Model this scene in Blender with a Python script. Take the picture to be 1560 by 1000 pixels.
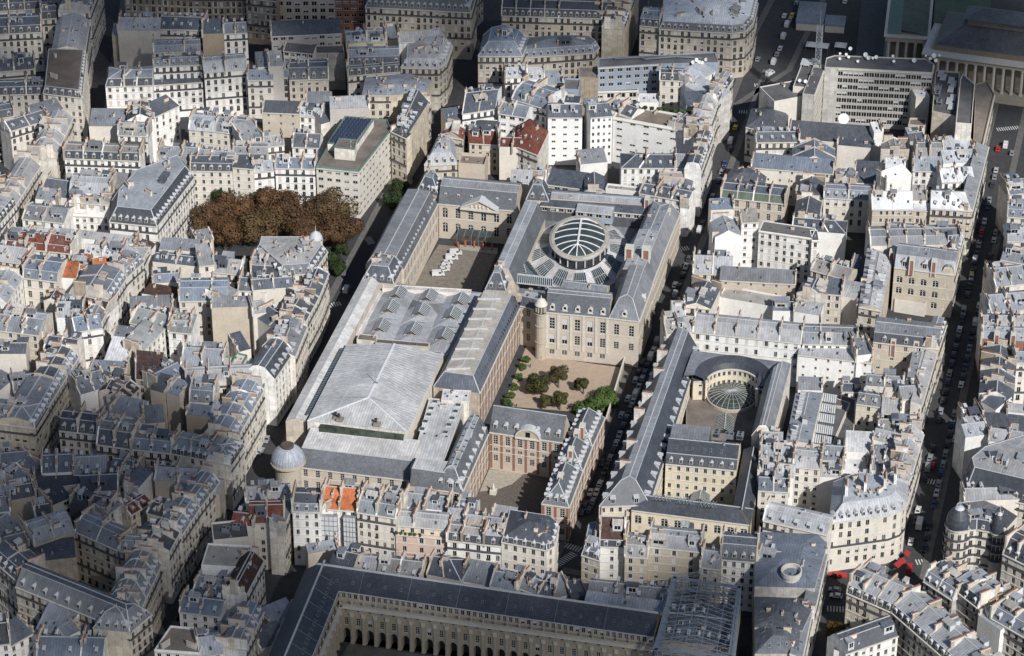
import bpy, math, random
from mathutils import Vector, Matrix
from mathutils.bvhtree import BVHTree
R = math.radians
rnd = random.Random(7)
for o in list(bpy.data.objects):
    bpy.data.objects.remove(o)
SC = bpy.context.scene
COL = SC.collection

# ------------------------------------------------------------ camera, sky, sun, exposure
PITCH, YAW, CAMH = R(32.0), R(13.55), 600.0
HX, HY = -math.sin(YAW), math.cos(YAW)                # heading; +Y runs along the streets
CAM = Vector((-HX * CAMH / math.tan(PITCH), -HY * CAMH / math.tan(PITCH), CAMH))
cd = bpy.data.cameras.new('camera'); cam = bpy.data.objects.new('camera', cd); COL.objects.link(cam)
cd.sensor_width = 36; cd.lens = 36 * 4596 / 1560; cd.clip_start = 5; cd.clip_end = 60000
_f = Vector((HX * math.cos(PITCH), HY * math.cos(PITCH), -math.sin(PITCH)))
_r = Vector((HY, -HX, 0)); _u = _r.cross(_f)
cam.matrix_world = Matrix(((_r.x, _u.x, -_f.x, CAM.x), (_r.y, _u.y, -_f.y, CAM.y), (_r.z, _u.z, -_f.z, CAM.z), (0, 0, 0, 1)))
SC.camera = cam
SUN_EL, SUN_AZ = R(39), R(139.5)                      # azimuth clockwise from +Y
w = bpy.data.worlds.new('World'); SC.world = w; w.use_nodes = True
sky = w.node_tree.nodes.new('ShaderNodeTexSky'); sky.sky_type = 'NISHITA'; sky.sun_disc = False
sky.sun_elevation = SUN_EL; sky.sun_rotation = SUN_AZ; sky.altitude = 100
bg = w.node_tree.nodes['Background']; bg.inputs['Strength'].default_value = 0.066
w.node_tree.links.new(sky.outputs['Color'], bg.inputs['Color'])
sd = bpy.data.lights.new('sun', 'SUN'); sd.energy = 4.6; sd.angle = R(0.5); sd.color = (1, .975, .94)
sun = bpy.data.objects.new('sun', sd); COL.objects.link(sun)
TOSUN = Vector((math.sin(SUN_AZ) * math.cos(SUN_EL), math.cos(SUN_AZ) * math.cos(SUN_EL), math.sin(SUN_EL)))
sun.rotation_euler = TOSUN.to_track_quat('Z', 'Y').to_euler(); sun.location = (0, 0, 900)
SC.view_settings.view_transform = 'Standard'; SC.view_settings.look = 'None'
SC.view_settings.gamma = 1; SC.view_settings.use_curve_mapping = False; SC.view_settings.exposure = 0.0
SC.render.engine = 'CYCLES'
SC.cycles.max_bounces = 5; SC.cycles.diffuse_bounces = 2; SC.cycles.glossy_bounces = 2; SC.cycles.transparent_max_bounces = 6

# ------------------------------------------------------------ materials
def newmat(name):
    m = bpy.data.materials.new(name); m.use_nodes = True
    nt = m.node_tree; return m, nt, nt.nodes['Principled BSDF']
def nd(nt, t, **kw):
    n = nt.nodes.new(t)
    for k, v in kw.items(): setattr(n, k, v)
    return n
def mathn(nt, op, a, b=None, clamp=False):
    n = nd(nt, 'ShaderNodeMath', operation=op, use_clamp=clamp)
    for i, v in enumerate((a, b)):
        if v is None: continue
        if isinstance(v, (int, float)): n.inputs[i].default_value = v
        else: nt.links.new(v, n.inputs[i])
    return n.outputs[0]
def noise(nt, vec, scale, detail=3, rough=.6):
    n = nd(nt, 'ShaderNodeTexNoise'); n.inputs['Scale'].default_value = scale
    n.inputs['Detail'].default_value = detail; n.inputs['Roughness'].default_value = rough
    nt.links.new(vec, n.inputs['Vector']); return n.outputs['Fac']
def remap(nt, v, a, b, c, d):
    n = nd(nt, 'ShaderNodeMapRange')
    nt.links.new(v, n.inputs[0])
    for i, x in enumerate((a, b, c, d)): n.inputs[i + 1].default_value = x
    return n.outputs[0]
def scaled(nt, col, fac):
    n = nd(nt, 'ShaderNodeVectorMath', operation='SCALE')
    nt.links.new(col, n.inputs[0]); nt.links.new(fac, n.inputs['Scale']); return n.outputs[0]
def mixc(nt, fac, a, b):
    n = nd(nt, 'ShaderNodeMix', data_type='RGBA')
    for s, v in ((n.inputs[0], fac), (n.inputs[6], a), (n.inputs[7], b)):
        if isinstance(v, (int, float)): s.default_value = v
        elif isinstance(v, tuple): s.default_value = (*v, 1)
        else: nt.links.new(v, s)
    return n.outputs[2]
def tinted(name, rough, seams=0.0, seam_w=.1, seam_dark=.6, sheet_var=.12, stain=.22, stain_scale=.12, grime=None, rows=0.0, metal=0.0, spec=.5, bump=0.0):
    """A surface whose base colour is the object's own colour, broken by sheets, seams, grain and stains."""
    m, nt, bs = newmat(name)
    oi = nd(nt, 'ShaderNodeObjectInfo'); geo = nd(nt, 'ShaderNodeNewGeometry'); uv = nd(nt, 'ShaderNodeUVMap')
    col = oi.outputs['Color']; pos = geo.outputs['Position']
    f = remap(nt, noise(nt, pos, stain_scale, 5, .65), .3, .7, 1 - stain, 1 + stain)
    f2 = remap(nt, noise(nt, pos, 1.3, 4, .7), .3, .7, .9, 1.1)
    f = mathn(nt, 'MULTIPLY', f, f2)
    sep = nd(nt, 'ShaderNodeSeparateXYZ'); nt.links.new(uv.outputs[0], sep.inputs[0])
    if seams:
        q = mathn(nt, 'DIVIDE', sep.outputs['X'], seams)
        fr = mathn(nt, 'FRACT', q); fl = mathn(nt, 'FLOOR', q)
        line = mathn(nt, 'LESS_THAN', fr, seam_w)
        f = mathn(nt, 'MULTIPLY', f, remap(nt, line, 0, 1, 1, seam_dark))
        vq = mathn(nt, 'FLOOR', mathn(nt, 'DIVIDE', sep.outputs['Y'], 2.1))
        wn = nd(nt, 'ShaderNodeTexWhiteNoise', noise_dimensions='3D')
        cmb = nd(nt, 'ShaderNodeCombineXYZ'); nt.links.new(fl, cmb.inputs[0]); nt.links.new(vq, cmb.inputs[1]); nt.links.new(oi.outputs['Random'], cmb.inputs[2])
        nt.links.new(cmb.outputs[0], wn.inputs['Vector'])
        f = mathn(nt, 'MULTIPLY', f, remap(nt, wn.outputs['Value'], 0, 1, 1 - sheet_var, 1 + sheet_var))
    if rows:
        fr = mathn(nt, 'FRACT', mathn(nt, 'DIVIDE', sep.outputs['Y'], rows))
        f = mathn(nt, 'MULTIPLY', f, remap(nt, mathn(nt, 'LESS_THAN', fr, .2), 0, 1, 1, .8))
        wn = nd(nt, 'ShaderNodeTexWhiteNoise', noise_dimensions='3D')
        cmb = nd(nt, 'ShaderNodeCombineXYZ')
        nt.links.new(mathn(nt, 'FLOOR', mathn(nt, 'DIVIDE', sep.outputs['Y'], rows)), cmb.inputs[1])
        nt.links.new(mathn(nt, 'FLOOR', mathn(nt, 'DIVIDE', sep.outputs['X'], rows)), cmb.inputs[0])
        nt.links.new(cmb.outputs[0], wn.inputs['Vector'])
        f = mathn(nt, 'MULTIPLY', f, remap(nt, wn.outputs['Value'], 0, 1, .8, 1.2))
    c = scaled(nt, col, f)
    if grime:
        st = nd(nt, 'ShaderNodeMapping'); st.inputs['Scale'].default_value = (.9, .9, .09)
        nt.links.new(pos, st.inputs['Vector'])
        g = remap(nt, noise(nt, st.outputs[0], 1.0, 4, .7), .5, .75, 0, grime[0])
        c = mixc(nt, g, c, grime[1])
    nt.links.new(c, bs.inputs['Base Color'])
    bs.inputs['Roughness'].default_value = rough; bs.inputs['Metallic'].default_value = metal
    bs.inputs['Specular IOR Level'].default_value = spec
    return m
def plain(name, col, rough=.7, metal=0.0, var=.12, scale=.8, emit=0):
    m, nt, bs = newmat(name)
    geo = nd(nt, 'ShaderNodeNewGeometry')
    f = remap(nt, noise(nt, geo.outputs['Position'], scale, 4, .65), .3, .7, 1 - var, 1 + var)
    rgb = nd(nt, 'ShaderNodeRGB'); rgb.outputs[0].default_value = (*col, 1)
    nt.links.new(scaled(nt, rgb.outputs[0], f), bs.inputs['Base Color'])
    bs.inputs['Roughness'].default_value = rough; bs.inputs['Metallic'].default_value = metal
    return m
M = {}
M['zinc'] = tinted('zinc_sheet', .5, seams=.95, seam_w=.15, seam_dark=.66, sheet_var=.12, stain=.26, stain_scale=.09, grime=(.35, (.27, .24, .21)), spec=.3)
M['slate'] = tinted('slate', .5, rows=.45, stain=.25, stain_scale=.15, grime=(.25, (.16, .17, .18)), spec=.5)
M['tile'] = tinted('clay_tile', .85, rows=.5, stain=.35, stain_scale=.3, spec=.2)
M['flat'] = tinted('flat_roofing', .9, stain=.3, stain_scale=.15, spec=.2)
M['wall'] = tinted('render_and_stone', .85, stain=.1, stain_scale=.15, grime=(.22, (.38, .36, .33)), spec=.2)
M['party'] = tinted('party_wall_render', .9, seams=2.3, seam_w=.05, seam_dark=.62, sheet_var=.11, stain=.24, stain_scale=.35, grime=(.42, (.36, .345, .32)), spec=.2)
M['paint'] = tinted('painted_metal', .3, stain=.04, spec=.6)
M['leaf'] = tinted('leaves', .75, stain=.35, stain_scale=.5, spec=.15)
M['galv'] = None
M['stone'] = plain('dressed_stone', (.44, .39, .31), .85)
M['trim'] = plain('pale_trim', (.60, .57, .51), .8)
M['frame'] = plain('white_frame', (.62, .61, .58), .5, var=.05)
M['blind'] = plain('white_blind', (.55, .56, .57), .8, var=.05)
M['glass'] = plain('window_glass', (.012, .015, .02), .12, var=.3, scale=.3)
M['rglass'] = plain('roof_glass', (.05, .07, .075), .15, var=.4, scale=.3)
M['gglass'] = plain('greenish_glass', (.055, .066, .05), .18, var=.5, scale=.4)
M['pot'] = plain('terracotta', (.27, .135, .09), .85, var=.3, scale=3)
M['brick'] = plain('red_brick', (.25, .125, .095), .9, var=.3, scale=2)
M['iron'] = plain('dark_iron', (.035, .037, .042), .6)
M['rail'] = plain('balcony_iron', (.085, .085, .09), .7)
M['steel'] = plain('galvanised_steel', (.35, .38, .42), .4, .5)
M['lead'] = plain('pale_lead', (.50, .515, .53), .55, .0)
M['white'] = plain('white_paint', (.78, .78, .77), .5, var=.06)
M['asphalt'] = plain('asphalt', (.047, .048, .052), .9, var=.25, scale=.4)
M['pave'] = plain('pavement', (.13, .125, .12), .9, var=.2, scale=.5)
M['court'] = plain('court_ground', (.15, .14, .125), .95, var=.3, scale=.25)
M['cobble'] = plain('cobbled_yard', (.115, .10, .085), .95, var=.35, scale=1.2)
M['flag'] = plain('pale_flagstones', (.36, .33, .28), .9, var=.2)
M['yard'] = plain('worn_yard_setts', (.20, .175, .145), .95, var=.25, scale=.6)
M['sand'] = plain('sandy_gravel', (.40, .31, .235), .95, var=.12, scale=.5)
M['mark'] = plain('road_paint', (.6, .6, .58), .8, var=.25, scale=2)
M['orange'] = plain('orange_plastic', (.7, .12, .03), .6)
M['red'] = plain('red_canvas', (.33, .025, .025), .7)
M['rubber'] = plain('rubber', (.02, .02, .02), .8)
M['bark'] = plain('bark', (.09, .07, .055), .9, var=.3)
M['galv'] = plain('scaffold_steel', (.23, .265, .31), .5)
M['hallseam'] = plain('bright_ridge_zinc', (.70, .72, .74), .5)
M['copper'] = plain('green_copper', (.14, .22, .185), .7, var=.2)
M['solar'] = plain('solar_cells', (.03, .045, .08), .25, var=.2)
M['cloud'] = None
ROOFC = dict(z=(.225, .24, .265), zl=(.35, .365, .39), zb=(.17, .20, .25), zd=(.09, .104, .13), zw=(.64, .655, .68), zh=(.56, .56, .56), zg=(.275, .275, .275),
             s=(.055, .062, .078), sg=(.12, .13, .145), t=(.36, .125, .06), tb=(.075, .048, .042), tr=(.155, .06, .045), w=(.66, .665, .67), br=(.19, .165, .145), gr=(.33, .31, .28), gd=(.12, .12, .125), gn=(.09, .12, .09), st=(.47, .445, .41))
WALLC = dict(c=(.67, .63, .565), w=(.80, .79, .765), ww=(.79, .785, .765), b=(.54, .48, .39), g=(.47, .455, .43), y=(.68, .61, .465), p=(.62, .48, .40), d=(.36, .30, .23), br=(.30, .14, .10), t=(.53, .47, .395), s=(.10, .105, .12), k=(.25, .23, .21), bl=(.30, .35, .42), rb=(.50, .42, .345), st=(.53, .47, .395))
def roofmat(rc):
    if rc in ('s', 'sg'): return 'slate'
    if rc in ('t', 'tb', 'tr'): return 'tile'
    if rc in ('br', 'gr', 'gd', 'w', 'st'): return 'flat'
    return 'zinc'

# ------------------------------------------------------------ mesh helpers
class MB:
    """Collects faces; build() links them as one mesh object."""
    def __init__(s): s.v = []; s.f = []; s.uv = []; s.mi = []; s.mats = []
    def mat(s, m):
        if m not in s.mats: s.mats.append(m)
        return s.mats.index(m)
    def face(s, pts, m, uv=None):
        i = len(s.v); s.v += [tuple(p) for p in pts]; s.f.append(tuple(range(i, i + len(pts))))
        if uv is None:
            p = [Vector(q) for q in pts]; n = (p[1] - p[0]).cross(p[-1] - p[0])
            if n.length < 1e-9: n = Vector((0, 0, 1))
            n.normalize()
            t = Vector((0, 0, 1)).cross(n)
            t = Vector((1, 0, 0)) if t.length < 1e-3 else t.normalized()
            b = n.cross(t)
            uv = [(q.dot(t), q.dot(b)) for q in p]
        s.uv += uv; s.mi.append(s.mat(m))
    def box(s, x0, y0, z0, x1, y1, z1, m, M4=None, bottom=False):
        c = [Vector((x, y, z)) for z in (z0, z1) for x, y in ((x0, y0), (x1, y0), (x1, y1), (x0, y1))]
        if M4 is not None: c = [M4 @ p for p in c]
        for q in ((0, 1, 5, 4), (1, 2, 6, 5), (2, 3, 7, 6), (3, 0, 4, 7), (4, 5, 6, 7)): s.face([c[i] for i in q], m)
        if bottom: s.face([c[i] for i in (3, 2, 1, 0)], m)
    def bar(s, a, b, t, m, t2=None):
        """A square bar from a to b."""
        a, b = Vector(a), Vector(b); d = (b - a)
        if d.length < 1e-6: return
        d.normalize(); u = d.cross(Vector((0, 0, 1)))
        u = Vector((1, 0, 0)) if u.length < 1e-3 else u.normalized()
        v = d.cross(u); t2 = t if t2 is None else t2
        ring = lambda c: [c + u * t * i / 2 + v * t2 * j / 2 for i, j in ((-1, -1), (1, -1), (1, 1), (-1, 1))]
        A, B = ring(a), ring(b)
        for k in range(4): s.face([A[k], A[(k + 1) % 4], B[(k + 1) % 4], B[k]], m)
        s.face(A[::-1], m); s.face(B, m)
    def lathe(s, prof, n, m, cx=0, cy=0, sx=1, sy=1, rot=0, a0=0, a1=2 * math.pi):
        """prof: (radius, z) pairs; sx, sy stretch to an ellipse."""
        def P(r, z, k):
            a = a0 + (a1 - a0) * k / n; x, y = r * sx * math.cos(a), r * sy * math.sin(a)
            return (cx + x * math.cos(rot) - y * math.sin(rot), cy + x * math.sin(rot) + y * math.cos(rot), z)
        for (r0, z0), (r1, z1) in zip(prof, prof[1:]):
            for k in range(n):
                u0, u1 = k * 1.0, k + 1.0
                if r1 < 1e-4: s.face([P(r0, z0, k), P(r0, z0, k + 1), P(r1, z1, k)], m)
                elif r0 < 1e-4: s.face([P(r0, z0, k), P(r1, z1, k + 1), P(r1, z1, k)], m)
                else: s.face([P(r0, z0, k), P(r0, z0, k + 1), P(r1, z1, k + 1), P(r1, z1, k)], m)
    def mesh(s, name):
        me = bpy.data.meshes.new(name); me.from_pydata(s.v, [], s.f)
        l = me.uv_layers.new(name='UVMap'); l.data.foreach_set('uv', [c for u in s.uv for c in u])
        for m in s.mats: me.materials.append(M[m])
        me.polygons.foreach_set('material_index', s.mi); me.update(); return me
    def build(s, name, parent=None, off=None, color=None):
        if not s.f: return None
        if off is not None: s.v = [(a - off[0], b - off[1], c - off[2]) for a, b, c in s.v]
        return obj(name, s.mesh(name), parent, color=color)
def obj(name, me, parent=None, loc=(0, 0, 0), rz=0, scale=None, color=None):
    o = bpy.data.objects.new(name, me); COL.objects.link(o)
    o.location = loc
    if rz: o.rotation_euler = (0, 0, rz)
    if scale: o.scale = scale
    if parent: o.parent = parent
    if color: o.color = (*color, 1)
    return o
def tag(o, label, cat, group=None, kind=None):
    o['label'] = label; o['category'] = cat
    if group: o['group'] = group
    if kind: o['kind'] = kind
    return o
def thing(name, label, cat, loc=(0, 0, 0), rz=0, group=None):
    return tag(obj(name, None, None, loc, rz), label, cat, group)
def setting(o): o['kind'] = 'structure'; return o
def copy_tree(o, parent=None):
    c = o.copy(); COL.objects.link(c)
    if parent: c.parent = parent
    for ch in KIDS.get(o.name, ()): copy_tree(ch, c)
    return c
KIDS = {}
def remember(o):
    for x in list(bpy.data.objects):
        if x.parent: KIDS.setdefault(x.parent.name, []).append(x)
def jit(c, a=.06):
    k = 1 + rnd.uniform(-a, a); t = rnd.uniform(-.2, .28) * a
    return (max(0, c[0] * k * (1 + t)), max(0, c[1] * k), max(0, c[2] * k * (1 - t)))

# ------------------------------------------------------------ shared small meshes
def _window(kind):
    m = MB(); d = .24
    q = lambda x0, z0, x1, z1, y, mt: m.face([(x0, y, z0), (x1, y, z0), (x1, y, z1), (x0, y, z1)], mt)
    a, b = -.5, .5
    m.face([(a, 0, 0), (b, 0, 0), (b, d, 0), (a, d, 0)], 'stone'); m.face([(a, 0, 1), (a, d, 1), (b, d, 1), (b, 0, 1)], 'stone')
    m.face([(a, 0, 0), (a, d, 0), (a, d, 1), (a, 0, 1)], 'stone'); m.face([(b, 0, 0), (b, 0, 1), (b, d, 1), (b, d, 0)], 'stone')
    if kind == 'shut':
        q(a, 0, b, 1, .06, 'frame'); q(-.02, 0, .02, 1, .05, 'stone')
    else:
        q(a, 0, b, 1, d, 'glass')
        t, s = .07, .04
        for r in ((a, 0, a + t, 1), (b - t, 0, b, 1), (a, 0, b, s), (a, 1 - s, b, 1), (-.03, 0, .03, 1)): q(*r, d - .03, 'frame')
        if kind == 'grid':
            for z in (.26, .5, .74): q(a, z - .02, b, z + .02, d - .04, 'frame')
        if kind == 'blind': q(a + t, .45, b - t, 1 - s, d - .05, 'blind')
        if kind == 'open':
            for x0, x1 in ((-1.0, -.54), (.54, 1.0)): q(x0, 0, x1, 1, -.05, 'frame'); m.face([(x0, -.05, 1), (x1, -.05, 1), (x1, 0, 1), (x0, 0, 1)], 'frame')
        if kind == 'rail':
            q(a - .04, 0, b + .04, .36, -.12, 'iron')
    m.box(a - .06, -.1, -.05, b + .06, .02, 0, 'trim')
    return m.mesh('window_' + kind)
WIN = {k: _window(k) for k in ('dark', 'grid', 'blind', 'shut', 'open', 'rail')}
def _archwin():
    m = MB(); d = .3; n = 8
    top = [(.5 * math.cos(a), .7 + .3 * math.sin(a)) for a in [math.pi * k / n for k in range(n + 1)]]
    out = [(-.5, 0), (.5, 0)] + top
    for (x0, z0), (x1, z1) in zip(out, out[1:] + out[:1]): m.face([(x0, 0, z0), (x0, d, z0), (x1, d, z1), (x1, 0, z1)], 'stone')
    m.face([(x, d, z) for x, z in out], 'glass')
    # spandrels that square the opening off
    tr = top[:n // 2 + 1]; tl = top[n // 2:]
    for p, q in zip(tr, tr[1:]): m.face([(.5, 0, 1.0), (q[0], 0, q[1]), (p[0], 0, p[1])][::-1], 'stone')
    for p, q in zip(tl, tl[1:]): m.face([(-.5, 0, 1.0), (q[0], 0, q[1]), (p[0], 0, p[1])][::-1], 'stone')
    q = lambda x0, z0, x1, z1: m.face([(x0, d - .03, z0), (x1, d - .03, z0), (x1, d - .03, z1), (x0, d - .03, z1)], 'frame')
    q(-.05, 0, .05, 1); q(-.5, .68, .5, .73); q(-.5, .35, .5, .38); q(-.5, 0, -.43, .75); q(.43, 0, .5, .75)
    m.box(-.56, -.1, -.05, .56, .02, 0, 'trim')
    return m.mesh('window_arched')
WIN['arch'] = _archwin()
def _archhole():
    m = MB(); d = 3.0; n = 8
    top = [(.5 * math.cos(a), .72 + .28 * math.sin(a)) for a in [math.pi * k / n for k in range(n + 1)]]
    out = [(-.5, 0), (.5, 0)] + top
    for (x0, z0), (x1, z1) in zip(out, out[1:] + out[:1]): m.face([(x0, 0, z0), (x0, d, z0), (x1, d, z1), (x1, 0, z1)], 'stone')
    m.face([(x, d, z) for x, z in out], 'iron')
    tr = top[:n // 2 + 1]; tl = top[n // 2:]
    for p, q in zip(tr, tr[1:]): m.face([(.5, 0, 1.0), (q[0], 0, q[1]), (p[0], 0, p[1])][::-1], 'stone')
    for p, q in zip(tl, tl[1:]): m.face([(-.5, 0, 1.0), (q[0], 0, q[1]), (p[0], 0, p[1])][::-1], 'stone')
    for k in range(1, n): pass
    return m.mesh('arcade_arch')
WIN['hole'] = _archhole()
def _dormer(kind):
    m = MB(); wd, h, dp = .62, 1.55, 2.6
    front = 'lead' if kind in ('lead', 'box') else 'frame'
    body = 'iron' if kind == 'dark' else 'lead'
    # cheeks and front surround, window glass, crossbars
    m.face([(-wd, 0, 0), (-wd, 0, h), (-wd, dp, h), (-wd, dp, 0)][::-1], body); m.face([(wd, 0, 0), (wd, 0, h), (wd, dp, h), (wd, dp, 0)], body)
    m.face([(-wd, 0, 0), (wd, 0, 0), (wd, 0, h), (-wd, 0, h)], front)
    m.face([(-wd + .16, -.03, .12), (wd - .16, -.03, .12), (wd - .16, -.03, h - .12), (-wd + .16, -.03, h - .12)], 'glass')
    m.face([(-.04, -.05, .12), (.04, -.05, .12), (.04, -.05, h - .12), (-.04, -.05, h - .12)], 'frame')
    if kind == 'box':
        m.face([(-wd - .15, -.25, h), (wd + .15, -.25, h), (wd + .15, dp, h + .35), (-wd - .15, dp, h + .35)], 'lead')
        m.face([(-wd - .15, -.25, h - .1), (wd + .15, -.25, h - .1), (wd + .15, -.25, h), (-wd - .15, -.25, h)], 'lead')
    elif kind == 'round':
        n = 6; arc = [((wd + .12) * math.cos(math.pi * k / n), h + .6 * math.sin(math.pi * k / n)) for k in range(n + 1)]
        for p, q in zip(arc, arc[1:]): m.face([(p[0], -.2, p[1]), (p[0], dp, p[1]), (q[0], dp, q[1]), (q[0], -.2, q[1])][::-1], 'lead')
        m.face([(x, -.18, z) for x, z in arc], front)
    else:
        rf = 'lead'
        m.face([(-wd - .15, -.2, h - .05), (0, -.2, h + .6), (0, dp, h + .6), (-wd - .15, dp, h - .05)][::-1], rf)
        m.face([(wd + .15, -.2, h - .05), (wd + .15, dp, h - .05), (0, dp, h + .6), (0, -.2, h + .6)][::-1], rf)
        m.face([(-wd - .15, -.18, h - .05), (wd + .15, -.18, h - .05), (0, -.18, h + .6)], front)
    return m.mesh('dormer_' + kind)
DOR = {k: _dormer(k) for k in ('gable', 'box', 'round', 'dark')}
def _oculus():
    m = MB(); n = 14
    def ring(r, y): return [(r * math.cos(2 * math.pi * k / n), y, 1.25 + 1.15 * r * math.sin(2 * math.pi * k / n)) for k in range(n)]
    A, B, C2, D = ring(1.05, -.25), ring(.62, -.25), ring(.58, .0), ring(1.05, 2.4)
    for k in range(n):
        j = (k + 1) % n
        m.face([A[k], A[j], B[j], B[k]], 'trim'); m.face([B[k], B[j], C2[j], C2[k]], 'trim'); m.face([A[j], A[k], D[k], D[j]], 'lead')
    m.face(C2, 'glass'); m.box(-1.15, -.35, -.1, 1.15, .3, .22, 'trim')
    m.box(-.25, -.4, 2.35, .25, .1, 2.75, 'trim')
    return m.mesh('round_dormer')
DOR['oculus'] = _oculus()
def _chim(L, n, h=3.2):
    m = MB(); m.box(-.32, -L / 2, -3.0, .32, L / 2, h, 'wallc'); m.box(-.4, -L / 2 - .08, h, .4, L / 2 + .08, h + .16, 'trim')
    for k in range(n):
        y = -L / 2 + L * (k + .5) / n; r = .13
        m.lathe([(r * 1.15, h + .16), (r, h + .75), (r * .6, h + .75)], 5, 'pot', 0, y)
    return m.mesh('chimney_%d' % n)
M['wallc'] = M['party']
CHIM = {k: _chim(*a) for k, a in dict(s=(1.3, 3, 1.5), m=(2.4, 5, 1.6), l=(3.6, 8, 1.7), x=(5.2, 12, 1.6)).items()}
def _brickchim():
    m = MB(); m.box(-.95, -1.5, -4, .95, 1.5, 3.4, 'brick')
    for x in (-.95, .95):
        for y in (-1.5, 1.5): m.box(x - .22, y - .22, -4, x + .22, y + .22, 3.42, 'trim')
    m.box(-1.15, -1.75, 3.42, 1.15, 1.75, 3.9, 'trim')
    return m.mesh('brick_chimney')
CHIM['brick'] = _brickchim()
def _skyl():
    m = MB(); m.box(-.5, -.5, -.02, .5, .5, .14, 'steel'); m.face([(-.4, -.42, .15), (.4, -.42, .15), (.4, .42, .15), (-.4, .42, .15)], 'rglass')
    return m.mesh('skylight')
SKYL = _skyl()
def _vent():
    m = MB(); m.box(-.3, -.3, -.3, .3, .3, .7, 'lead'); m.box(-.4, -.4, .7, .4, .4, .8, 'steel'); return m.mesh('roof_vent')
VENT = _vent()
def _hvac():
    m = MB(); m.box(-1, -1.4, 0, 1, 1.4, 1.5, 'steel')
    for y in (-.7, .7): m.lathe([(.55, 1.5), (.55, 1.62), (.1, 1.6)], 10, 'iron', 0, y)
    m.box(-.9, -1.42, .2, .9, -1.4, 1.3, 'iron'); return m.mesh('air_handler')
HVAC = _hvac()
def _dish(r=.9):
    m = MB(); m.bar((0, 0, -.2), (0, 0, 1.6), .12, 'steel')
    T = Matrix.Translation((0, -.1, 1.8)) @ Matrix.Rotation(R(62), 4, 'X')
    n = 12; rings = [(0, 0), (.5 * r, .06 * r), (.85 * r, .17 * r), (r, .25 * r)]
    P = lambda q, k: T @ Vector((q[0] * math.cos(2 * math.pi * k / n), q[0] * math.sin(2 * math.pi * k / n), q[1]))
    for q0, q1 in zip(rings, rings[1:]):
        for k in range(n): m.face([P(q0, k), P(q0, k + 1), P(q1, k + 1), P(q1, k)], 'white')
    m.bar(T @ Vector((0, 0, 0)), T @ Vector((0, 0, .7 * r)), .06, 'steel')
    return m.mesh('dish')
DISH = _dish()
def _hut(k):
    m = MB(); w_, d_, h_ = ((1.5, 1.1, 2.2), (2.3, 1.3, 2.0), (1.0, 1.0, 2.7))[k]
    m.box(-w_, -d_, -.5, w_, d_, h_, 'blind' if k != 1 else 'wallc'); m.face([(-w_ - .15, -d_ - .2, h_ + .02), (w_ + .15, -d_ - .2, h_ + .02), (w_ + .15, d_ + .2, h_ + .5), (-w_ - .15, d_ + .2, h_ + .5)], 'zinc')
    m.face([(w_ + .15, -d_ - .2, h_ + .02), (w_ + .15, d_ + .2, h_), (w_ + .15, d_ + .2, h_ + .5)], 'zinc'); m.face([(-w_ * .6, -d_ - .02, .6), (w_ * .6, -d_ - .02, .6), (w_ * .6, -d_ - .02, h_ - .4), (-w_ * .6, -d_ - .02, h_ - .4)], 'glass')
    m.face([(-.05, -d_ - .04, .6), (.05, -d_ - .04, .6), (.05, -d_ - .04, h_ - .4), (-.05, -d_ - .04, h_ - .4)], 'frame'); return m.mesh('roof_hut')
HUT = [_hut(k) for k in range(3)]
def _aerial():
    m = MB(); m.bar((0, 0, 0), (0, 0, 3), .06, 'steel')
    for z in (2.2, 2.6, 2.95): m.bar((-.6, 0, z), (.6, 0, z), .05, 'steel')
    return m.mesh('aerial')
AERIAL = _aerial()

# ------------------------------------------------------------ generic building
def v2(p): return Vector((p[0], p[1]))
def lerp(a, b, t): return a + (b - a) * t
def inset_poly(pts, d):
    n = len(pts); out = []
    for i in range(n):
        a, b, c = v2(pts[i - 1]), v2(pts[i]), v2(pts[(i + 1) % n])
        e0, e1 = (b - a).normalized(), (c - b).normalized()
        n0, n1 = Vector((-e0.y, e0.x)), Vector((-e1.y, e1.x))     # inward for counter-clockwise outlines
        bis = n0 + n1
        k = d / max(.35, 1 + n0.dot(n1)) if bis.length > 1e-6 else 0
        out.append(b + bis * k)
    return out
def mansard(D, ms, mi, k=.22):
    return [(0, 0), (mi, ms), (D / 2, ms + k * (D / 2 - mi)), (D - mi, ms), (D, 0)]
def profile(r, D, o):
    ms, mi, k = o.get('ms', 2.9), o.get('mi', 1.1), o.get('k', None)
    if D < 2 * mi + 1: mi = D * .25
    if r == 'm': return mansard(D, ms, mi, .22 if k is None else k)
    if r == 'g': kk = .52 if k is None else k; return [(0, 0), (D / 2, kk * D / 2), (D, 0)]
    if r == 's': kk = .3 if k is None else k; return [(0, 0), (D, kk * D)]
    if r == 'z': return [(0, 0), (mi, ms), (D, ms + (.2 if k is None else k) * (D - mi))]
    if r == 'b': kk = .28 if k is None else k; return [(0, kk * D), (D, 0)]
    return [(0, 0), (D, 0)]
MASS = [[], []]
def mass(pts):
    i = len(MASS[0]); MASS[0] += [tuple(p) for p in pts]; MASS[1].append(tuple(range(i, i + len(pts))))
BV = [None]
EYES = [CAM, CAM + _r * 25, CAM - _r * 25, CAM + Vector((0, 0, 20))]
def seen(p):
    if BV[0] is None: return True
    p = Vector(p)
    for e in EYES:
        d = (e - p).normalized()
        if BV[0].ray_cast(p + d * .4, d, 4000)[0] is None: return True
    return False
def facing(a, b):
    d = v2(b) - v2(a); n = Vector((d.y, -d.x)).normalized(); m = (v2(a) + v2(b)) / 2
    return n.dot((v2(CAM) - m).normalized())
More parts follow.
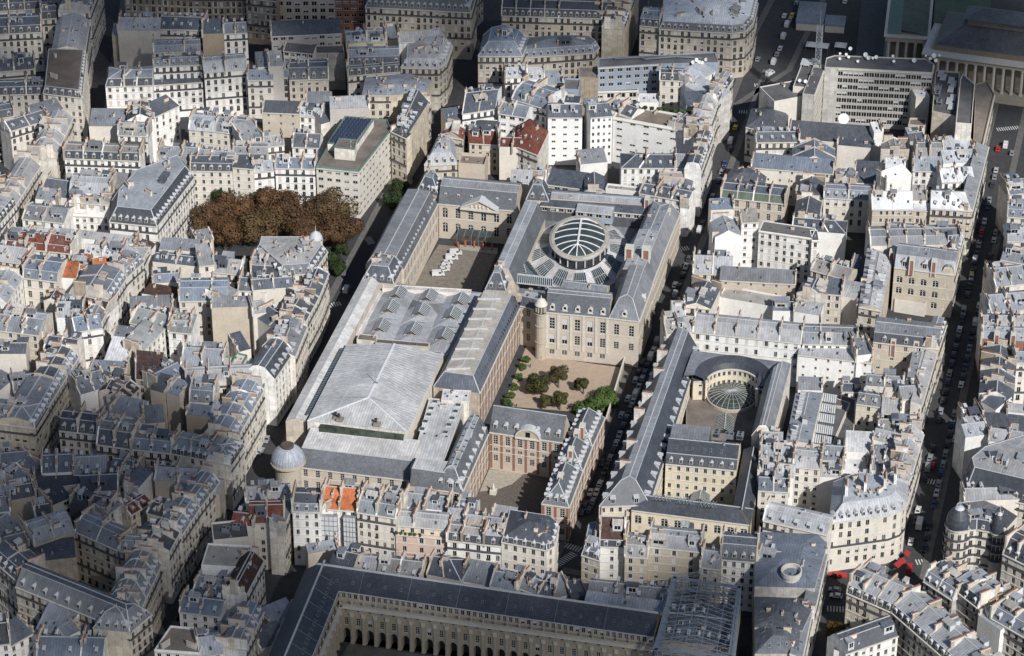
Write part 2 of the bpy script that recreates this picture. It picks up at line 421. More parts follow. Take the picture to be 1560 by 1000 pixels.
FS = dict(h=dict(bay=2.6, ww=1.3, wh=2.3, fh=3.25), o=dict(bay=2.75, ww=1.2, wh=1.95, fh=3.1), n=None,
          m=dict(bay=3.0, ww=2.3, wh=1.3, fh=3.2, mix='m'), p=dict(bay=3.9, ww=1.5, wh=2.9, fh=4.6), s=dict(bay=4.2, ww=.85, wh=1.0, fh=3.6), l=dict(bay=3.6, ww=1.5, wh=3.0, fh=5.4))
def facade(wb, p0, p1, z0, z1, fs, mat, wins, bands):
    p0, p1 = v2(p0), v2(p1); L = (p1 - p0).length
    if L < .05: return
    d = (p1 - p0) / L; n = Vector((d.y, -d.x)); S = FS.get(fs) if isinstance(fs, str) else fs
    P = lambda x, z: (p0.x + d.x * x, p0.y + d.y * x, z)
    Q = lambda x0, x1, a, b: wb.face([P(x0, a), P(x1, a), P(x1, b), P(x0, b)], mat, [(x0, a), (x1, a), (x1, b), (x0, b)])
    if S is None or facing(p0, p1) < .03 or L < 1.6 or z1 - z0 < 2.4: Q(0, L, z0, z1); return
    nb = max(1, int((L - .4) / S['bay'])); st = L / nb
    ww, wh, fh = min(S['ww'], st * (.97 if S.get('mix') == 'm' else .8)), S['wh'], S['fh']
    rows = []; t = z1 - S.get('top', .75)
    if S.get('rows'): rows = [(z1 - a - hh, z1 - a) for a, hh in S['rows']]; t = -1e9
    while t - wh > z0 + .7: rows.append((t - wh, t)); t -= fh
    if S.get('maxf'): rows = rows[:S['maxf']]
    ang = math.atan2(d.y, d.x); hi = z1; any_ = False
    for ri, (a, b) in enumerate(rows):
        keep = []
        for k in range(nb):
            x = st * (k + .5); c = P(x, (a + b) / 2)
            if rnd.random() > S.get('skip', .03) and seen((c[0] + n.x * .3, c[1] + n.y * .3, c[2])): keep.append(x)
        if not keep: continue
        if hi > b: Q(0, L, b, hi)
        x = 0
        for kx in keep: Q(x, kx - ww / 2, a, b); x = kx + ww / 2
        Q(x, L, a, b); hi = a; any_ = True
        for kx in keep: wins.append((P(kx, a), ang, ww, b - a, fs, ri, len(rows)))
    Q(0, L, z0, hi)
    if any_: bands.append((p0, p1, n, z1, rows, fs))
def slab(mb, p0, p1, n, z0, z1, t, m, ext=0):
    """A horizontal band standing t proud of a wall."""
    d = (p1 - p0).normalized(); a, b = p0 - d * ext, p1 + d * ext
    q = [a, b, b + n * t, a + n * t]
    lo = [(p.x, p.y, z0) for p in q]; hi = [(p.x, p.y, z1) for p in q]
    mb.face([lo[3], lo[2], hi[2], hi[3]], m); mb.face([hi[0], hi[3], hi[2], hi[1]][::-1][::-1], m); mb.face([lo[0], lo[3], hi[3], hi[0]], m); mb.face([lo[2], lo[1], hi[1], hi[2]], m)
    mb.face([lo[0], lo[1], lo[2], lo[3]], m)

def quad_roof(v):
    """The roof of a four-cornered wing as two point rows (left end, right end) along its profile."""
    P = [v2(p) for p in v['pts']]
    if v.get('ax') == 'y': P = P[1:] + P[:1]           # ridge runs along edge 1 instead of edge 0
    FL, FR, BR, BL = P; h = v['h']
    D = ((FL - BL).length + (FR - BR).length) / 2; L = ((FR - FL).length + (BR - BL).length) / 2
    pr = profile(v['r'], D, v)
    hip = v.get('hip', ''); n = len(pr)
    left, right = [], []
    for i, (t, z) in enumerate(pr):
        a, b = lerp(FL, BL, t / D), lerp(FR, BR, t / D)
        ins = min(t, D - t) * v.get('hk', 1.0) if v['r'] in ('m', 'g') else 0
        ins = min(ins, L * .49)
        u = (b - a).normalized()
        if 'L' in hip: a = a + u * ins
        if 'R' in hip: b = b - u * ins
        left.append(Vector((a.x, a.y, h + z))); right.append(Vector((b.x, b.y, h + z)))
    return P, D, L, pr, left, right
def is_steep(pr, i):
    (t0, z0), (t1, z1) = pr[i], pr[i + 1]
    return abs(z1 - z0) > 1.15 * abs(t1 - t0)
def vol_masses(v):
    z0 = v.get('b', 0)
    if len(v['pts']) == 4 and not v.get('poly'):
        P, D, L, pr, A, B = quad_roof(v)
        for i in range(len(pr) - 1): mass([A[i], B[i], B[i + 1], A[i + 1]])
        mass(A); mass(B)
    else:
        P = [v2(p) for p in v['pts']]; mass([(p.x, p.y, v['h']) for p in P])
        if v['r'] == 'm':
            Q = inset_poly(P, v.get('mi', 1.1)); hz = v['h'] + v.get('ms', 2.9)
            mass([(p.x, p.y, hz) for p in Q])
            for i in range(len(P)): j = (i + 1) % len(P); mass([(*P[i], v['h']), (*P[j], v['h']), (*Q[j], hz), (*Q[i], hz)])
    for i in range(len(P)):
        a, b = P[i], P[(i + 1) % len(P)]; mass([(a.x, a.y, z0), (b.x, b.y, z0), (b.x, b.y, v['h']), (a.x, a.y, v['h'])])
NW = [0]
def DPW(v):
    if 'dpw' not in v: v['dpw'] = rnd.choice(('L', 'L', 'LR', 'R'))
    return v['dpw']
def building(rec):
    vols = rec['v']; c = Vector((0, 0)); k = 0
    for v in vols:
        for p in v['pts']: c += v2(p); k += 1
    c /= k; root = thing(rec.get('n', 'town_house'), rec['l'], rec.get('c', 'building'), (c.x, c.y, 0), 0, rec.get('g'))
    off = (c.x, c.y, 0)
    for v in vols: volume(v, root, off, rec)
    return root
def put(name, me, root, off, p, rz=0, scale=None, color=None):
    return obj(name, me, root, (p[0] - off[0], p[1] - off[1], p[2] - off[2]), rz, scale, color)
def volume(v, root, off, rec):
    wallc = jit(WALLC[v.get('wc', 'c')]); rc = v.get('rc', 'z'); roofc = jit(ROOFC[rc], .22 if rec.get('g') else .08); sc = v.get('sc', 's'); steepc = jit(ROOFC[sc], .12)
    h, z0, r = v['h'], v.get('b', 0), v['r']
    wb, top, steep, steep2 = MB(), MB(), MB(), MB(); wins, bands = [], []
    winedges = v.get('win', '0'); fs = v.get('fs', 'h')
    quad = len(v['pts']) == 4 and not v.get('poly')
    dorm_lines = []; slopes = []
    if quad:
        P, D, L, pr, A, B = quad_roof(v); n = len(pr); shift = 1 if v.get('ax') == 'y' else 0
        for i in range(4):
            a, b = P[i], P[(i + 1) % 4]; e = str((i + shift) % 4)
            facade(wb, a, b, z0, h, fs if e in winedges else 'n', 'wall' if e in winedges else 'party', wins, bands)
        hip = v.get('hip', '')
        for i in range(n - 1):
            st = is_steep(pr, i); mb = (steep2 if not hip and i > (n - 1) / 2 else steep) if st and r in ('m', 'z') else top; mt = roofmat(sc) if mb is not top else v.get('rm') or roofmat(rc)
            sl = (A[i + 1] - A[i]).length
            a, b, c2, d2 = A[i], B[i], B[i + 1], A[i + 1]
            dz = Vector((0, 0, .06 if mb is top else 0))
            ux = lambda p: (p - A[0]).dot((B[0] - A[0]).normalized())
            mb.face([a + dz, b + dz, c2 + dz, d2 + dz], mt, [(ux(a), 0), (ux(b), 0), (ux(c2), sl), (ux(d2), sl)])
            if st and i == 0: dorm_lines.append((a, b, d2, c2))
            if st and i == n - 2 and i and v.get('df', 0) < -1: dorm_lines.append((B[-1], A[-1], B[-2], A[-2]))
            if not st: slopes.append((a, b, c2, d2))
        if r in ('m', 'g', 'z') and D > 4:
            rb = MB(); up = Vector((0, 0, .1))
            for i in range(1, n if r == 'z' else n - 1):
                if i > (n - 1) / 2 and r == 'm': continue
                rb.bar(A[i] + up, B[i] + up, .34 if i == (n - 1) // 2 else .26, 'lead', .16)
            for side, ps in (('L', A), ('R', B)):
                if side in hip and r in ('m', 'g'):
                    for i in range((n - 1) // 2):
                        rb.bar(ps[i] + up, ps[i + 1] + up, .3, 'lead', .16)
                        if side == 'R' or v.get('ax') == 'y' or True: rb.bar(ps[n - 1 - i] + up, ps[n - 2 - i] + up, .3, 'lead', .16)
            rb.build('ridge', root, off)
        for side, ps in (('L', A), ('R', B)):
            if side in hip and n > 2:
                for i in range((n - 1) // 2):
                    j = n - 1 - i; st = is_steep(pr, i); mb = steep if st and r == 'm' else top; mt = roofmat(sc) if mb is steep else roofmat(rc)
                    q = [ps[i], ps[j], ps[j - 1], ps[i + 1]]
                    if j - 1 == i + 1: q = q[:3]
                    if side == 'L': q = q[::-1]; q = q[-1:] + q[:-1] if len(q) == 3 else [q[3], q[2], q[1], q[0]][::-1]
                    mb.face(q, mt)
                    if st and i == 0 and side == 'R': dorm_lines.append((ps[0], ps[-1], ps[1], ps[-2]))
                    if st and i == 0 and side == 'L': dorm_lines.append((ps[-1], ps[0], ps[-2], ps[1]))
            elif len(ps) > 2 or r in ('s', 'z', 'b'):
                base = [Vector((ps[0].x, ps[0].y, h)), Vector((ps[-1].x, ps[-1].y, h))]
                q = list(ps)
                if ps[0].z > h + .01: q = [base[0]] + q
                if ps[-1].z > h + .01: q = q + [base[1]]
                if len(q) > 2: wb.face(q if side == 'L' else q[::-1], 'party')
        pwf = []
        if r in ('m', 'g', 'z', 's'):
            pws = v.get('pw', DPW(v))
            for side, f in (('L', 0), ('R', 1)):
                if side in pws and side not in hip: pwf.append(f)
            if pws and L > 9.5 and not v.get('nofire') and r != 's':
                q = max(2, round(L / rnd.uniform(6.2, 8.5)))
                pwf += [k / q for k in range(1, q) if rnd.random() < .75]
        for f in pwf:
            pw = MB(); u = (B[0] - A[0]).normalized() * (.24 if f < .5 else -.24); up = Vector((0, 0, .5 if f in (0, 1) else .4))
            ps = [lerp(A[i], B[i], f) for i in range(n)]; q = [p + up for p in ps]; lo = [Vector((p.x, p.y, h - .5)) for p in ps]
            for i in range(n - 1):
                a, b, c2, d2 = q[i], q[i + 1], lo[i + 1], lo[i]
                pw.face([a - u, b - u, c2 - u, d2 - u], 'party'); pw.face([a + u, b + u, c2 + u, d2 + u][::-1], 'party'); pw.face([a - u, a + u, b + u, b - u], 'party')
            for e in (0, -1): pw.face([q[e] - u, q[e] + u, lo[e] + u, lo[e] - u], 'party')
            pw.build('party_wall', root, off, jit(WALLC[v.get('pc', rnd.choice(('c', 'w', 'g', 'b')))], .12))
            nc = v.get('ch', rnd.choice((1, 2, 2, 3)))
            for k in range(nc):
                t = (k + .5) / nc + rnd.uniform(-.12, .12); t = rnd.uniform(.3, .7) if nc == 1 else min(.88, max(.12, t)); dd = t * D
                for i in range(n - 1):
                    if pr[i][0] <= dd <= pr[i + 1][0]:
                        fr = (dd - pr[i][0]) / max(1e-6, pr[i + 1][0] - pr[i][0]); p = lerp(ps[i], ps[i + 1], fr); break
                dirv = (v2(ps[-1]) - v2(ps[0])); ang = math.atan2(dirv.y, dirv.x) - math.pi / 2
                put('chimney', CHIM[rnd.choice('mmllx' if D > 8 else 'ssm')], root, off, p + Vector((0, 0, rnd.uniform(-.5, .3))), ang, (1, rnd.uniform(.8, 1.2), rnd.uniform(.8, 1.35)), jit(WALLC[rnd.choice(('c', 'b', 'g', 'd', 'c', 't'))], .15))
        if r == 'f': parapet_poly(P, h, root, off, wallc, v)
    else:
        P = [v2(p) for p in v['pts']]; n = len(P)
        for i in range(n):
            a, b = P[i], P[(i + 1) % n]
            ok = winedges == 'all' or str(i) in winedges
            facade(wb, a, b, z0, h, fs if ok else 'n', 'wall' if ok else 'party', wins, bands)
        c0 = sum(P, Vector((0, 0))) / n
        if r == 'f':
            top.face([(*p, h + .05) for p in P], v.get('rm') or roofmat(rc)); parapet_poly(P, h, root, off, wallc, v)
        else:
            ring, hz = P, h
            if r == 'm':
                hz = h + v.get('ms', 2.9); Q = inset_poly(P, v.get('mi', 1.1))
                for i in range(n):
                    j = (i + 1) % n; L = (P[j] - P[i]).length
                    steep.face([(*P[i], h), (*P[j], h), (*Q[j], hz), (*Q[i], hz)], roofmat(sc))
                    if L > 2.5 and facing(P[i], P[j]) > .05: dorm_lines.append(tuple(Vector((*q, z)) for q, z in ((P[i], h), (P[j], h), (Q[i], hz), (Q[j], hz))))
                rb = MB()
                for i in range(n):
                    j = (i + 1) % n; rb.bar((*Q[i], hz + .1), (*Q[j], hz + .1), .26, 'lead', .16)
                    if (P[i] - P[j]).length > 3 and (P[i] - P[i - 1]).length > 3: rb.bar((*P[i], h + .1), (*Q[i], hz + .1), .3, 'lead', .3)
                rb.build('ridge', root, off); ring = Q
            rise = v.get('k', .2 if r == 'm' else .45) * min((a - c0).length for a in ring)
            tp = v.get('flat_top')
            if tp: top.face([(*p, hz + .05) for p in ring], roofmat(rc))
            else:
                core = [lerp(p, c0, .72) for p in ring]; zc = hz + rise
                for i in range(n):
                    j = (i + 1) % n
                    q = [Vector((*ring[i], hz + .04)), Vector((*ring[j], hz + .04)), Vector((*core[j], zc)), Vector((*core[i], zc))]
                    top.face(q, roofmat(rc))
                    if facing(ring[i], ring[j]) > -.3: slopes.append(tuple(q))
                top.face([(*p, zc) for p in core], roofmat(rc))
        for k in range(v.get('ch', 2)):
            a = ring[rnd.randrange(n)] if r != 'f' else P[rnd.randrange(n)]; p = lerp(a, c0, rnd.uniform(.25, .6))
            put('chimney', CHIM[rnd.choice('sml')], root, off, (p.x, p.y, h + (v.get('ms', 2.9) if r == 'm' else .3) + .2), rnd.uniform(0, 3), None, jit(WALLC[rnd.choice('cbg')]))
    wb.build('wall', root, off, wallc); top.build('roof', root, off, roofc); steep.build('mansard', root, off, steepc); steep2.build('mansard', root, off, steepc)
    # windows
    wmix = v.get('wm') or dict(h=('rail', 'rail', 'dark', 'grid', 'blind', 'shut', 'open'), o=('dark', 'grid', 'open', 'open', 'shut', 'blind', 'dark'), m=('dark', 'dark', 'blind'), p=('grid',), l=('grid',), s=('dark',)).get(fs if isinstance(fs, str) else fs.get('mix', 'h'))
    for p, ang, ww, wh, f, ri, nr in wins:
        put('window', WIN[rnd.choice(wmix)], root, off, p, ang, (ww, 1, wh)); NW[0] += 1
    # cornices, string courses, balconies
    cb, bb = MB(), MB()
    for p0, p1, nn, z1, rows, f in bands:
        slab(cb, p0, p1, nn, z1 - .32, z1 + .02, .42, 'trim')
        style = f if isinstance(f, str) else f.get('mix', 'h')
        if v.get('piers') and rows:
            L = (p1 - p0).length; dd = (p1 - p0).normalized(); nb = max(1, int((L - .4) / f['bay']))
            for k in range(nb + 1):
                e = p0 + dd * min(max(L * k / nb, .6), L - .6); qb = MB(); hw = v['piers']
                st_ = v.get('stone'); slab(qb, e - dd * hw, e + dd * hw, nn, z0 + (4.5 if st_ else .6), z1 - .5, .3 if st_ else .06, 'trim' if st_ else 'brick'); qb.build('pilaster' if st_ else 'brick_panel', root, off)
        for ri, (a, b) in enumerate(rows):
            if style in ('h', 'p', 'l', 'o') and ri < len(rows) - 1: slab(cb, p0, p1, nn, a - .42, a - .26, .16, 'trim')
            if style == 'h' and ri in v.get('bal', (0, 3)): bb = MB(); slab(bb, p0, p1, nn, a - .2, a + .42, .4, 'rail'); bb.build('balcony', root, off)
    o = cb.build('cornice', root, off)
    # dormers on the steep slopes facing the camera
    dk = v.get('dm', 'gable' if r in ('m', 'z') else None)
    if dk:
        ds = v.get('ds', 1.0)
        for a, b, c2, d2 in dorm_lines:
            if facing(a, b) < v.get('df', .02): continue
            e = (b - a); L = e.length; nb = (v.get('nd') if L > 25 or v.get('df', 0) > -1 else 0) or max(1, int(L / (v.get('dsp', 3.0)))); nb = min(nb, max(1, int(L / 2.6 if v.get('df', 0) > -1 else L / 1.6))); ang = math.atan2(e.y, e.x); inn = v2((c2 + d2) / 2) - v2((a + b) / 2)
            for k in range(nb):
                x = (k + .5) / nb; p = lerp(a, b, x); q = lerp(c2, d2, x)
                p = lerp(p, q, v.get('dt', .16))
                if (k % 7 == 5 and rnd.random() < .3 and not v.get('nd')): continue
                if seen(p + Vector((0, 0, 1.2))): put('dormer', DOR[dk], root, off, p, ang, (ds, ds, ds))
    # skylights, vents and aerials on the shallow slopes
    for a, b, c2, d2 in slopes:
        e0, s0 = b - a, d2 - a; town = rec.get('g') is not None and v.get('sk', 1) != 0 and v.get('fs') != 'm'
        if town and r in ('g', 'm') and dk != 'none' and e0.length > 5 and s0.length > 3.2 and facing(a, b) > .05:
            ang = math.atan2(e0.y, e0.x)
            if r == 'g' and rnd.random() < .7:
                nb = max(1, int(e0.length / rnd.uniform(2.8, 4.2)))
                for k in range(nb):
                    x = (k + .5) / nb; y = .22; p = a * (1 - x) * (1 - y) + b * x * (1 - y) + c2 * x * y + d2 * (1 - x) * y
                    if rnd.random() < .8: put('dormer', DOR[rnd.choice(('gable', 'box', 'box'))], root, off, p - Vector((0, 0, .1)), ang, (.72, .72, .72))
            for _ in range(rnd.choice((0, 0, 1, 1, 2))):
                x, y = rnd.uniform(.12, .88), rnd.uniform(.45, .9); p = a * (1 - x) * (1 - y) + b * x * (1 - y) + c2 * x * y + d2 * (1 - x) * y
                put('roof_hut', HUT[rnd.randrange(3)], root, off, p - Vector((0, 0, .8)), ang, (rnd.uniform(.7, 1.3), rnd.uniform(.8, 1.2), rnd.uniform(.8, 1.2)), jit(ROOFC[rnd.choice(('z', 'zl', 'zd', 'st'))], .15))
        e = b - a; s = d2 - a
        if e.length < 2.5 or s.length < 2.2 or v.get('sk', 1) == 0: continue
        nrm = e.cross(c2 - a)
        if nrm.length < 1e-4: continue
        nrm.normalize()
        if nrm.z < 0: nrm = -nrm
        if nrm.dot((CAM - a).normalized()) < .1: continue
        cnt = v.get('sk', 1) if v.get('sk', 1) > 1 else rnd.choice((0, 1, 2, 3) if e.length > 8 else (0, 1, 1))
        ex = e.normalized(); ey = nrm.cross(ex); rot = Matrix((ex, ey, nrm)).transposed().to_euler()
        row = rnd.uniform(.3, .55)
        for k in range(cnt):
            x = (k + .5) / cnt + rnd.uniform(-.06, .06); y = row + (rnd.uniform(-.12, .12) if v.get('sk', 1) == 1 else 0)
            p = a * (1 - x) * (1 - y) + b * x * (1 - y) + c2 * x * y + d2 * (1 - x) * y + nrm * .1
            o = put('skylight', SKYL, root, off, p, 0, (.8, rnd.uniform(.9, 1.5), 1)); o.rotation_euler = rot
        for k in range(rnd.choice((0, 0, 1, 2))):
            x, y = rnd.uniform(.1, .9), rnd.uniform(.15, .9); p = a * (1 - x) * (1 - y) + b * x * (1 - y) + c2 * x * y + d2 * (1 - x) * y
            put('roof_vent', VENT, root, off, p, rnd.uniform(0, 3), (.7, .7, rnd.uniform(.6, 1.4)))
        if rnd.random() < .55 and e.length > 5:
            x, y = rnd.uniform(.15, .85), rnd.uniform(.5, .95); p = a * (1 - x) * (1 - y) + b * x * (1 - y) + c2 * x * y + d2 * (1 - x) * y
            put('chimney', CHIM[rnd.choice('ssm')], root, off, p - Vector((0, 0, .6)), math.atan2(e.y, e.x) + rnd.choice((0, math.pi / 2)), None, jit(WALLC[rnd.choice(('c', 'b', 'g', 'd'))], .12))
        if rnd.random() < .25:
            x, y = rnd.uniform(.1, .9), rnd.uniform(.6, .95); p = a * (1 - x) * (1 - y) + b * x * (1 - y) + c2 * x * y + d2 * (1 - x) * y
            put('aerial', AERIAL, root, off, p, rnd.uniform(0, 3))
    for hx, hy in v.get('hv', ()):                    # roof plant on flat roofs (fractions of the outline)
        Pq = [v2(p) for p in v['pts']][:4]
        p = lerp(lerp(Pq[0], Pq[1], hx), lerp(Pq[3], Pq[2], hx), hy); put('air_handler', HVAC, root, off, (p.x, p.y, h + .06), rnd.choice((0, 1.57)))
def parapet_poly(P, h, root, off, col, v):
    ph = v.get('ph', .7)
    if ph <= 0: return
    pb = MB(); Q = inset_poly(P, .3); n = len(P); m = v.get('pm', 'wall')
    for i in range(n):
        j = (i + 1) % n
        pb.face([(*P[i], h), (*P[j], h), (*P[j], h + ph), (*P[i], h + ph)], m)
        pb.face([(*Q[j], h), (*Q[i], h), (*Q[i], h + ph), (*Q[j], h + ph)], m)
        pb.face([(*P[i], h + ph), (*P[j], h + ph), (*Q[j], h + ph), (*Q[i], h + ph)], m)
    pb.build('parapet', root, off, col)

# ------------------------------------------------------------ houses: roof kind, eave height, outline at the eaves (metres), colours and details
def kind(l):
    w = l.split(); has = lambda *k: any(x in l for x in k)
    if has('corner house', 'corner block', 'corner facade'): return 'corner_house'
    if has('house'): return 'town_house'
    if has('block'): return 'apartment_block'
    if has('facade', 'front'): return 'street_building'
    if has('shed', 'lean-to', 'outbuilding', 'annex', 'low '): return 'outbuilding'
    if has('wall'): return 'blank_walled_building'
    if has('wing', 'range'): return 'courtyard_wing'
    if has('roof', 'zinc'): return 'roofed_building'
    return 'town_building'

GRP = 'city houses packed round the library'
def V(r, h, p, **o): return dict(r=r, h=h, pts=[(p[i], p[i + 1]) for i in range(0, len(p), 2)], **o)
def B(l, *v, n=None, c="building", g=GRP): HOUSES.append(dict(l=l, v=v, n=n or kind(l), c=c, g=g))
HOUSES = []
B('long dark slate-roofed house with small white dormers at the left, beside the sawtooth roof',V('m',19,[-265.9,150.1,-246.6,157.1,-251.4,170.3,-270.7,163.2],rc='zd',pw='LR'))
B('dark slate-roofed house behind the long dormered house, top left corner',V('m',19,[-274.3,171,-255.3,178.8,-259.8,189.9,-278.8,182.2],rc='sg',win='0'))
B('dark grey roof cut by the frame in the top left corner',V('m',20,[-280.4,186.4,-263.8,193.1,-268.2,204.2,-284.9,197.6],rc='zd'))
B('narrow house with a blue-grey mansard between slate house and sawtooth roof',V('m',20,[-250.2,167.1,-244.2,169.6,-248.1,178.8,-254,176.4],rc='zb',nd=1))
B('house with bright zinc roof and a sawtooth row of dormers above the dark street',V('m',24,[-217.3,132.3,-226.2,162.5,-239.7,158.5,-230.8,128.3],rc='zl',sc='zl',ms=3,mi=3,nd=6,win='0',pw=''))
B('corner house with flat brown roof terrace and white arched dormers on the dark street',V('m',24,[-221.3,94.6,-204.4,94.6,-216.2,131.9,-232.6,128.6],rc='br',sc='zd',dm='round',flat_top=1,fs='o',wc='c',win='01',ch=2,poly=1))
B('low dark grey pitched roof left of the brown terrace roof',V('g',20,[-251.7,114.9,-235.8,122.2,-240.4,132.2,-256.3,124.8],rc='zd',sk=4))
B('house with dark slate mansard and a row of white arched dormers, left edge',V('m',21,[-243.1,93.7,-223.6,99.8,-226.3,108.4,-245.8,102.3],rc='zd',dm='round',wc='c',fs='o'))
B('pale grey facade at the top of the dark left street, above the sawtooth roof',V('m',24,[-229,170.7,-235.2,203,-248.9,200.4,-242.7,168.1],win='03',wc='w'))
B('grey zinc roof with white dormers at the left edge, below the arched dormers',V('m',20,[-235.9,75.5,-228.6,80.3,-233.5,87.8,-240.8,83],rc='zb',wc='c'))
B('dark grey pitched roof with a tall chimney wall, lower left of the brown terrace roof',V('g',20,[-225.3,67.5,-213.9,80.8,-220.7,86.7,-232.2,73.3],rc='zd'))
B('house with pale zinc slope and dark skylights lining the dark left street',V('m',20,[-200.1,53.2,-204.8,84.5,-215.6,82.9,-210.9,51.5],rc='zl',sc='zl',ms=3,mi=3,dm=None,wc='c'))
B('flat violet-grey zinc roof behind the corner terrace house, left part',V('s',21,[-219.8,79,-210.4,88.9,-215.6,93.7,-224.9,83.8],rc='z',win=''))
B('white-fronted corner house with dark slate mansard right of the dark street',V('m',20,[-201.4,113.6,-182.8,119.3,-186.6,131.8,-205.2,126],hip='L',wc='w',nd=4,fs='o',win='03'))
B('white attic storey with pale zinc roof and a terrace of white window bands',V('g',23,[-185.8,129.9,-166.8,136.7,-169.9,145.2,-188.8,138.3],rc='zl',wc='w',k=0.35),V('s',16,[-185.1,126.7,-165.9,134.5,-167.4,138.2,-186.6,130.4],rc='zd',wc='w'))
B('pale zinc roof above a white front with green window boxes',V('m',22,[-164.2,131.9,-147.8,139.1,-152.2,149.2,-168.7,142],sc='zl',rc='zl',ms=3.5,mi=3,wc='w',nd=2))
B('small zinc roof with white facade right of the green window boxes',V('g',20,[-145.7,133,-135.4,135.8,-137.8,144.5,-148.1,141.7],rc='zb',wc='c'))
B('pale blue zinc roofs over a cream blank wall at the top of the dark lane',V('g',20,[-214.4,164.5,-196.6,168.1,-199,179.9,-216.7,176.3],rc='zl',wc='c',fs='n',sk=1))
B('low zinc terraces behind the white-fronted corner house',V('s',16,[-218.4,167.2,-198.5,171.5,-199.9,178.4,-219.8,174.1],rc='zl',wc='b',win=''))
B('broad slate grey roof with vents behind the row of stone facades, top left',V('g',20,[-197.6,169.9,-178.5,173.2,-180.5,185,-199.6,181.7],rc='zd'))
B('blue grey zinc roof with four small dormers above the white attic storey',V('m',22,[-190.8,144,-172.2,150.2,-175.3,159.7,-193.9,153.5],rc='z',sc='z',ms=2.2,mi=2,wc='c'))
B('zinc roof over a small white front beside a rough stone wall',V('g',20,[-168.8,171.8,-159.4,175.4,-163.1,184.7,-172.3,181.1],rc='zb',wc='w'))
B('house with a bare brown stone gable wall at the top left',V('s',21,[-177.1,167.7,-168.4,170.4,-171.2,179,-179.8,176.3],rc='zd',wc='d',fs='n'))
B('long dark stone facade with iron balconies at the top edge, left half',V('m',22,[-223.5,198,-187.5,203.5,-189.4,216.3,-225.5,210.8],wc='d',rc='zd'))
B('dark stone facade with iron balconies at the top edge next to the modern grid facade',V('m',22,[-187.5,203.5,-161.6,209.7,-164.6,222.4,-190.5,216.1],wc='d',rc='zd'))
B('cream house with pale zinc roof and small dormers, above the chimney-wall row',V('m',20,[-155.7,86.3,-144.8,86.9,-145.4,98.9,-156.3,98.3],rc='zl',sc='zl',ms=2.6,mi=2.4,wc='c',fs='o'))
B('cream house with blue grey zinc roof and round dormers, above the chimney-wall row',V('m',20,[-144.8,86.9,-133,86.7,-132.8,98.7,-144.6,98.9],rc='zb',sc='zb',ms=2.6,mi=2.4,dm='round',wc='c',fs='o',pw='LR'))
B('dark slate gable roof standing end on with a fat brown chimney, upper left',V('g',20,[-182.5,87.6,-172.3,90.8,-175.9,102.3,-186.1,99],ax='y',rc='s',wc='w'))
B('white courtyard front with small windows beside the dark slate gable',V('s',20,[-172.8,92.2,-166,104.6,-173,108.5,-179.8,96.1],rc='zd',wc='w',fs='o'))
B('grey roofed low house with white front and two dark doors, upper left',V('m',17,[-184,79.9,-172,81.6,-173.4,91.5,-185.4,89.8],rc='zg',sc='zg',ms=2.5,mi=2.5,wc='w',nd=4))
B('long house with grey zinc top and a dark band of mansard windows, upper left',V('m',20,[-195.9,51.3,-165.9,56.2,-167.5,66,-197.5,61.1],rc='zg',wc='w',nd=9,pw='LR'))
B('jumble of grey zinc lean-to roofs behind the dark street end',V('s',16,[-198.8,86,-183.8,89.4,-186,99.1,-201,95.8],rc='z',fs='n'))
B('zinc roof slope leaning on the first tall chimney wall in the upper left row',V('g',20,[-158.1,55.5,-148.8,56.8,-150.7,69.7,-160,68.3],rc='z',wc='w',k=0.7,ch=3))
B('zinc roof slope between the first and second tall chimney walls in the upper left row',V('g',20,[-148.8,56.8,-142.8,57.7,-144.7,70.6,-150.7,69.7],rc='z',wc='w',k=0.7,ch=3))
B('narrow zinc roof slope between the second and third tall chimney walls in the row',V('g',20,[-142.4,56.6,-137.1,57.3,-138.8,70.2,-144.2,69.5],rc='z',wc='w',k=0.7,ch=3))
B('zinc roof slope right of the third tall chimney wall in the upper left row',V('g',20,[-136.9,56.5,-127.7,57.6,-129.2,70.5,-138.4,69.5],rc='z',wc='w',k=0.7,ch=3))
B('cream house with an arched dormer and zinc roof at the end of the chimney-wall row',V('m',20,[-129.8,64,-116.7,67.2,-119.3,77.8,-132.4,74.7],rc='zl',wc='c',dm='round'))
B('tall beige blank party wall above the arched dormer house',V('s',22,[-130,77.7,-123.6,83.7,-129.8,90.2,-136.2,84.3],rc='zl',wc='b',fs='n',k=0.4))
B('dark stone facade wing with small windows left of the modern grid facade',V('m',22,[-169.1,203.7,-155.1,203.9,-155.3,216.9,-169.3,216.7],wc='d',rc='zd'))
B('dark stone office facade with a grid of wide windows at the top edge',V('f',24,[-156.6,207.7,-131.4,213.8,-134.2,225.5,-159.4,219.4],rc='gd',wc='b',fs={'bay':3.6,'ww':2.4,'wh':2.0,'fh':3.4,'mix':'m'}))
B('dark red brick and black glass facade beside the window-grid office at the top edge',V('f',24,[-131.4,213.8,-118.8,216.8,-121.6,228.5,-134.2,225.5],rc='gd',wc='br',fs='m'))
B('big stone block with slate mansard and long balconies left of the street gap, top centre',V('m',23,[-115.2,205.5,-69,211.1,-71.5,230.3,-78.4,244.8,-123.5,237.5],wc='b',rc='zd',sc='sg',ms=5.5,mi=3.6,dsp=2.6,win='01',poly=1))
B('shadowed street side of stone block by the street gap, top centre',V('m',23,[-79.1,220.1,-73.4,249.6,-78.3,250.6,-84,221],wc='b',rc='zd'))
B('beige corner block with slate mansard right of the street gap, top centre',V('m',21,[-57,175,-38.8,179.4,-39.6,195.8,-51.5,201.3,-59.6,194.3],wc='b',rc='zb',sc='zb',ms=5,mi=4,win='01',poly=1))
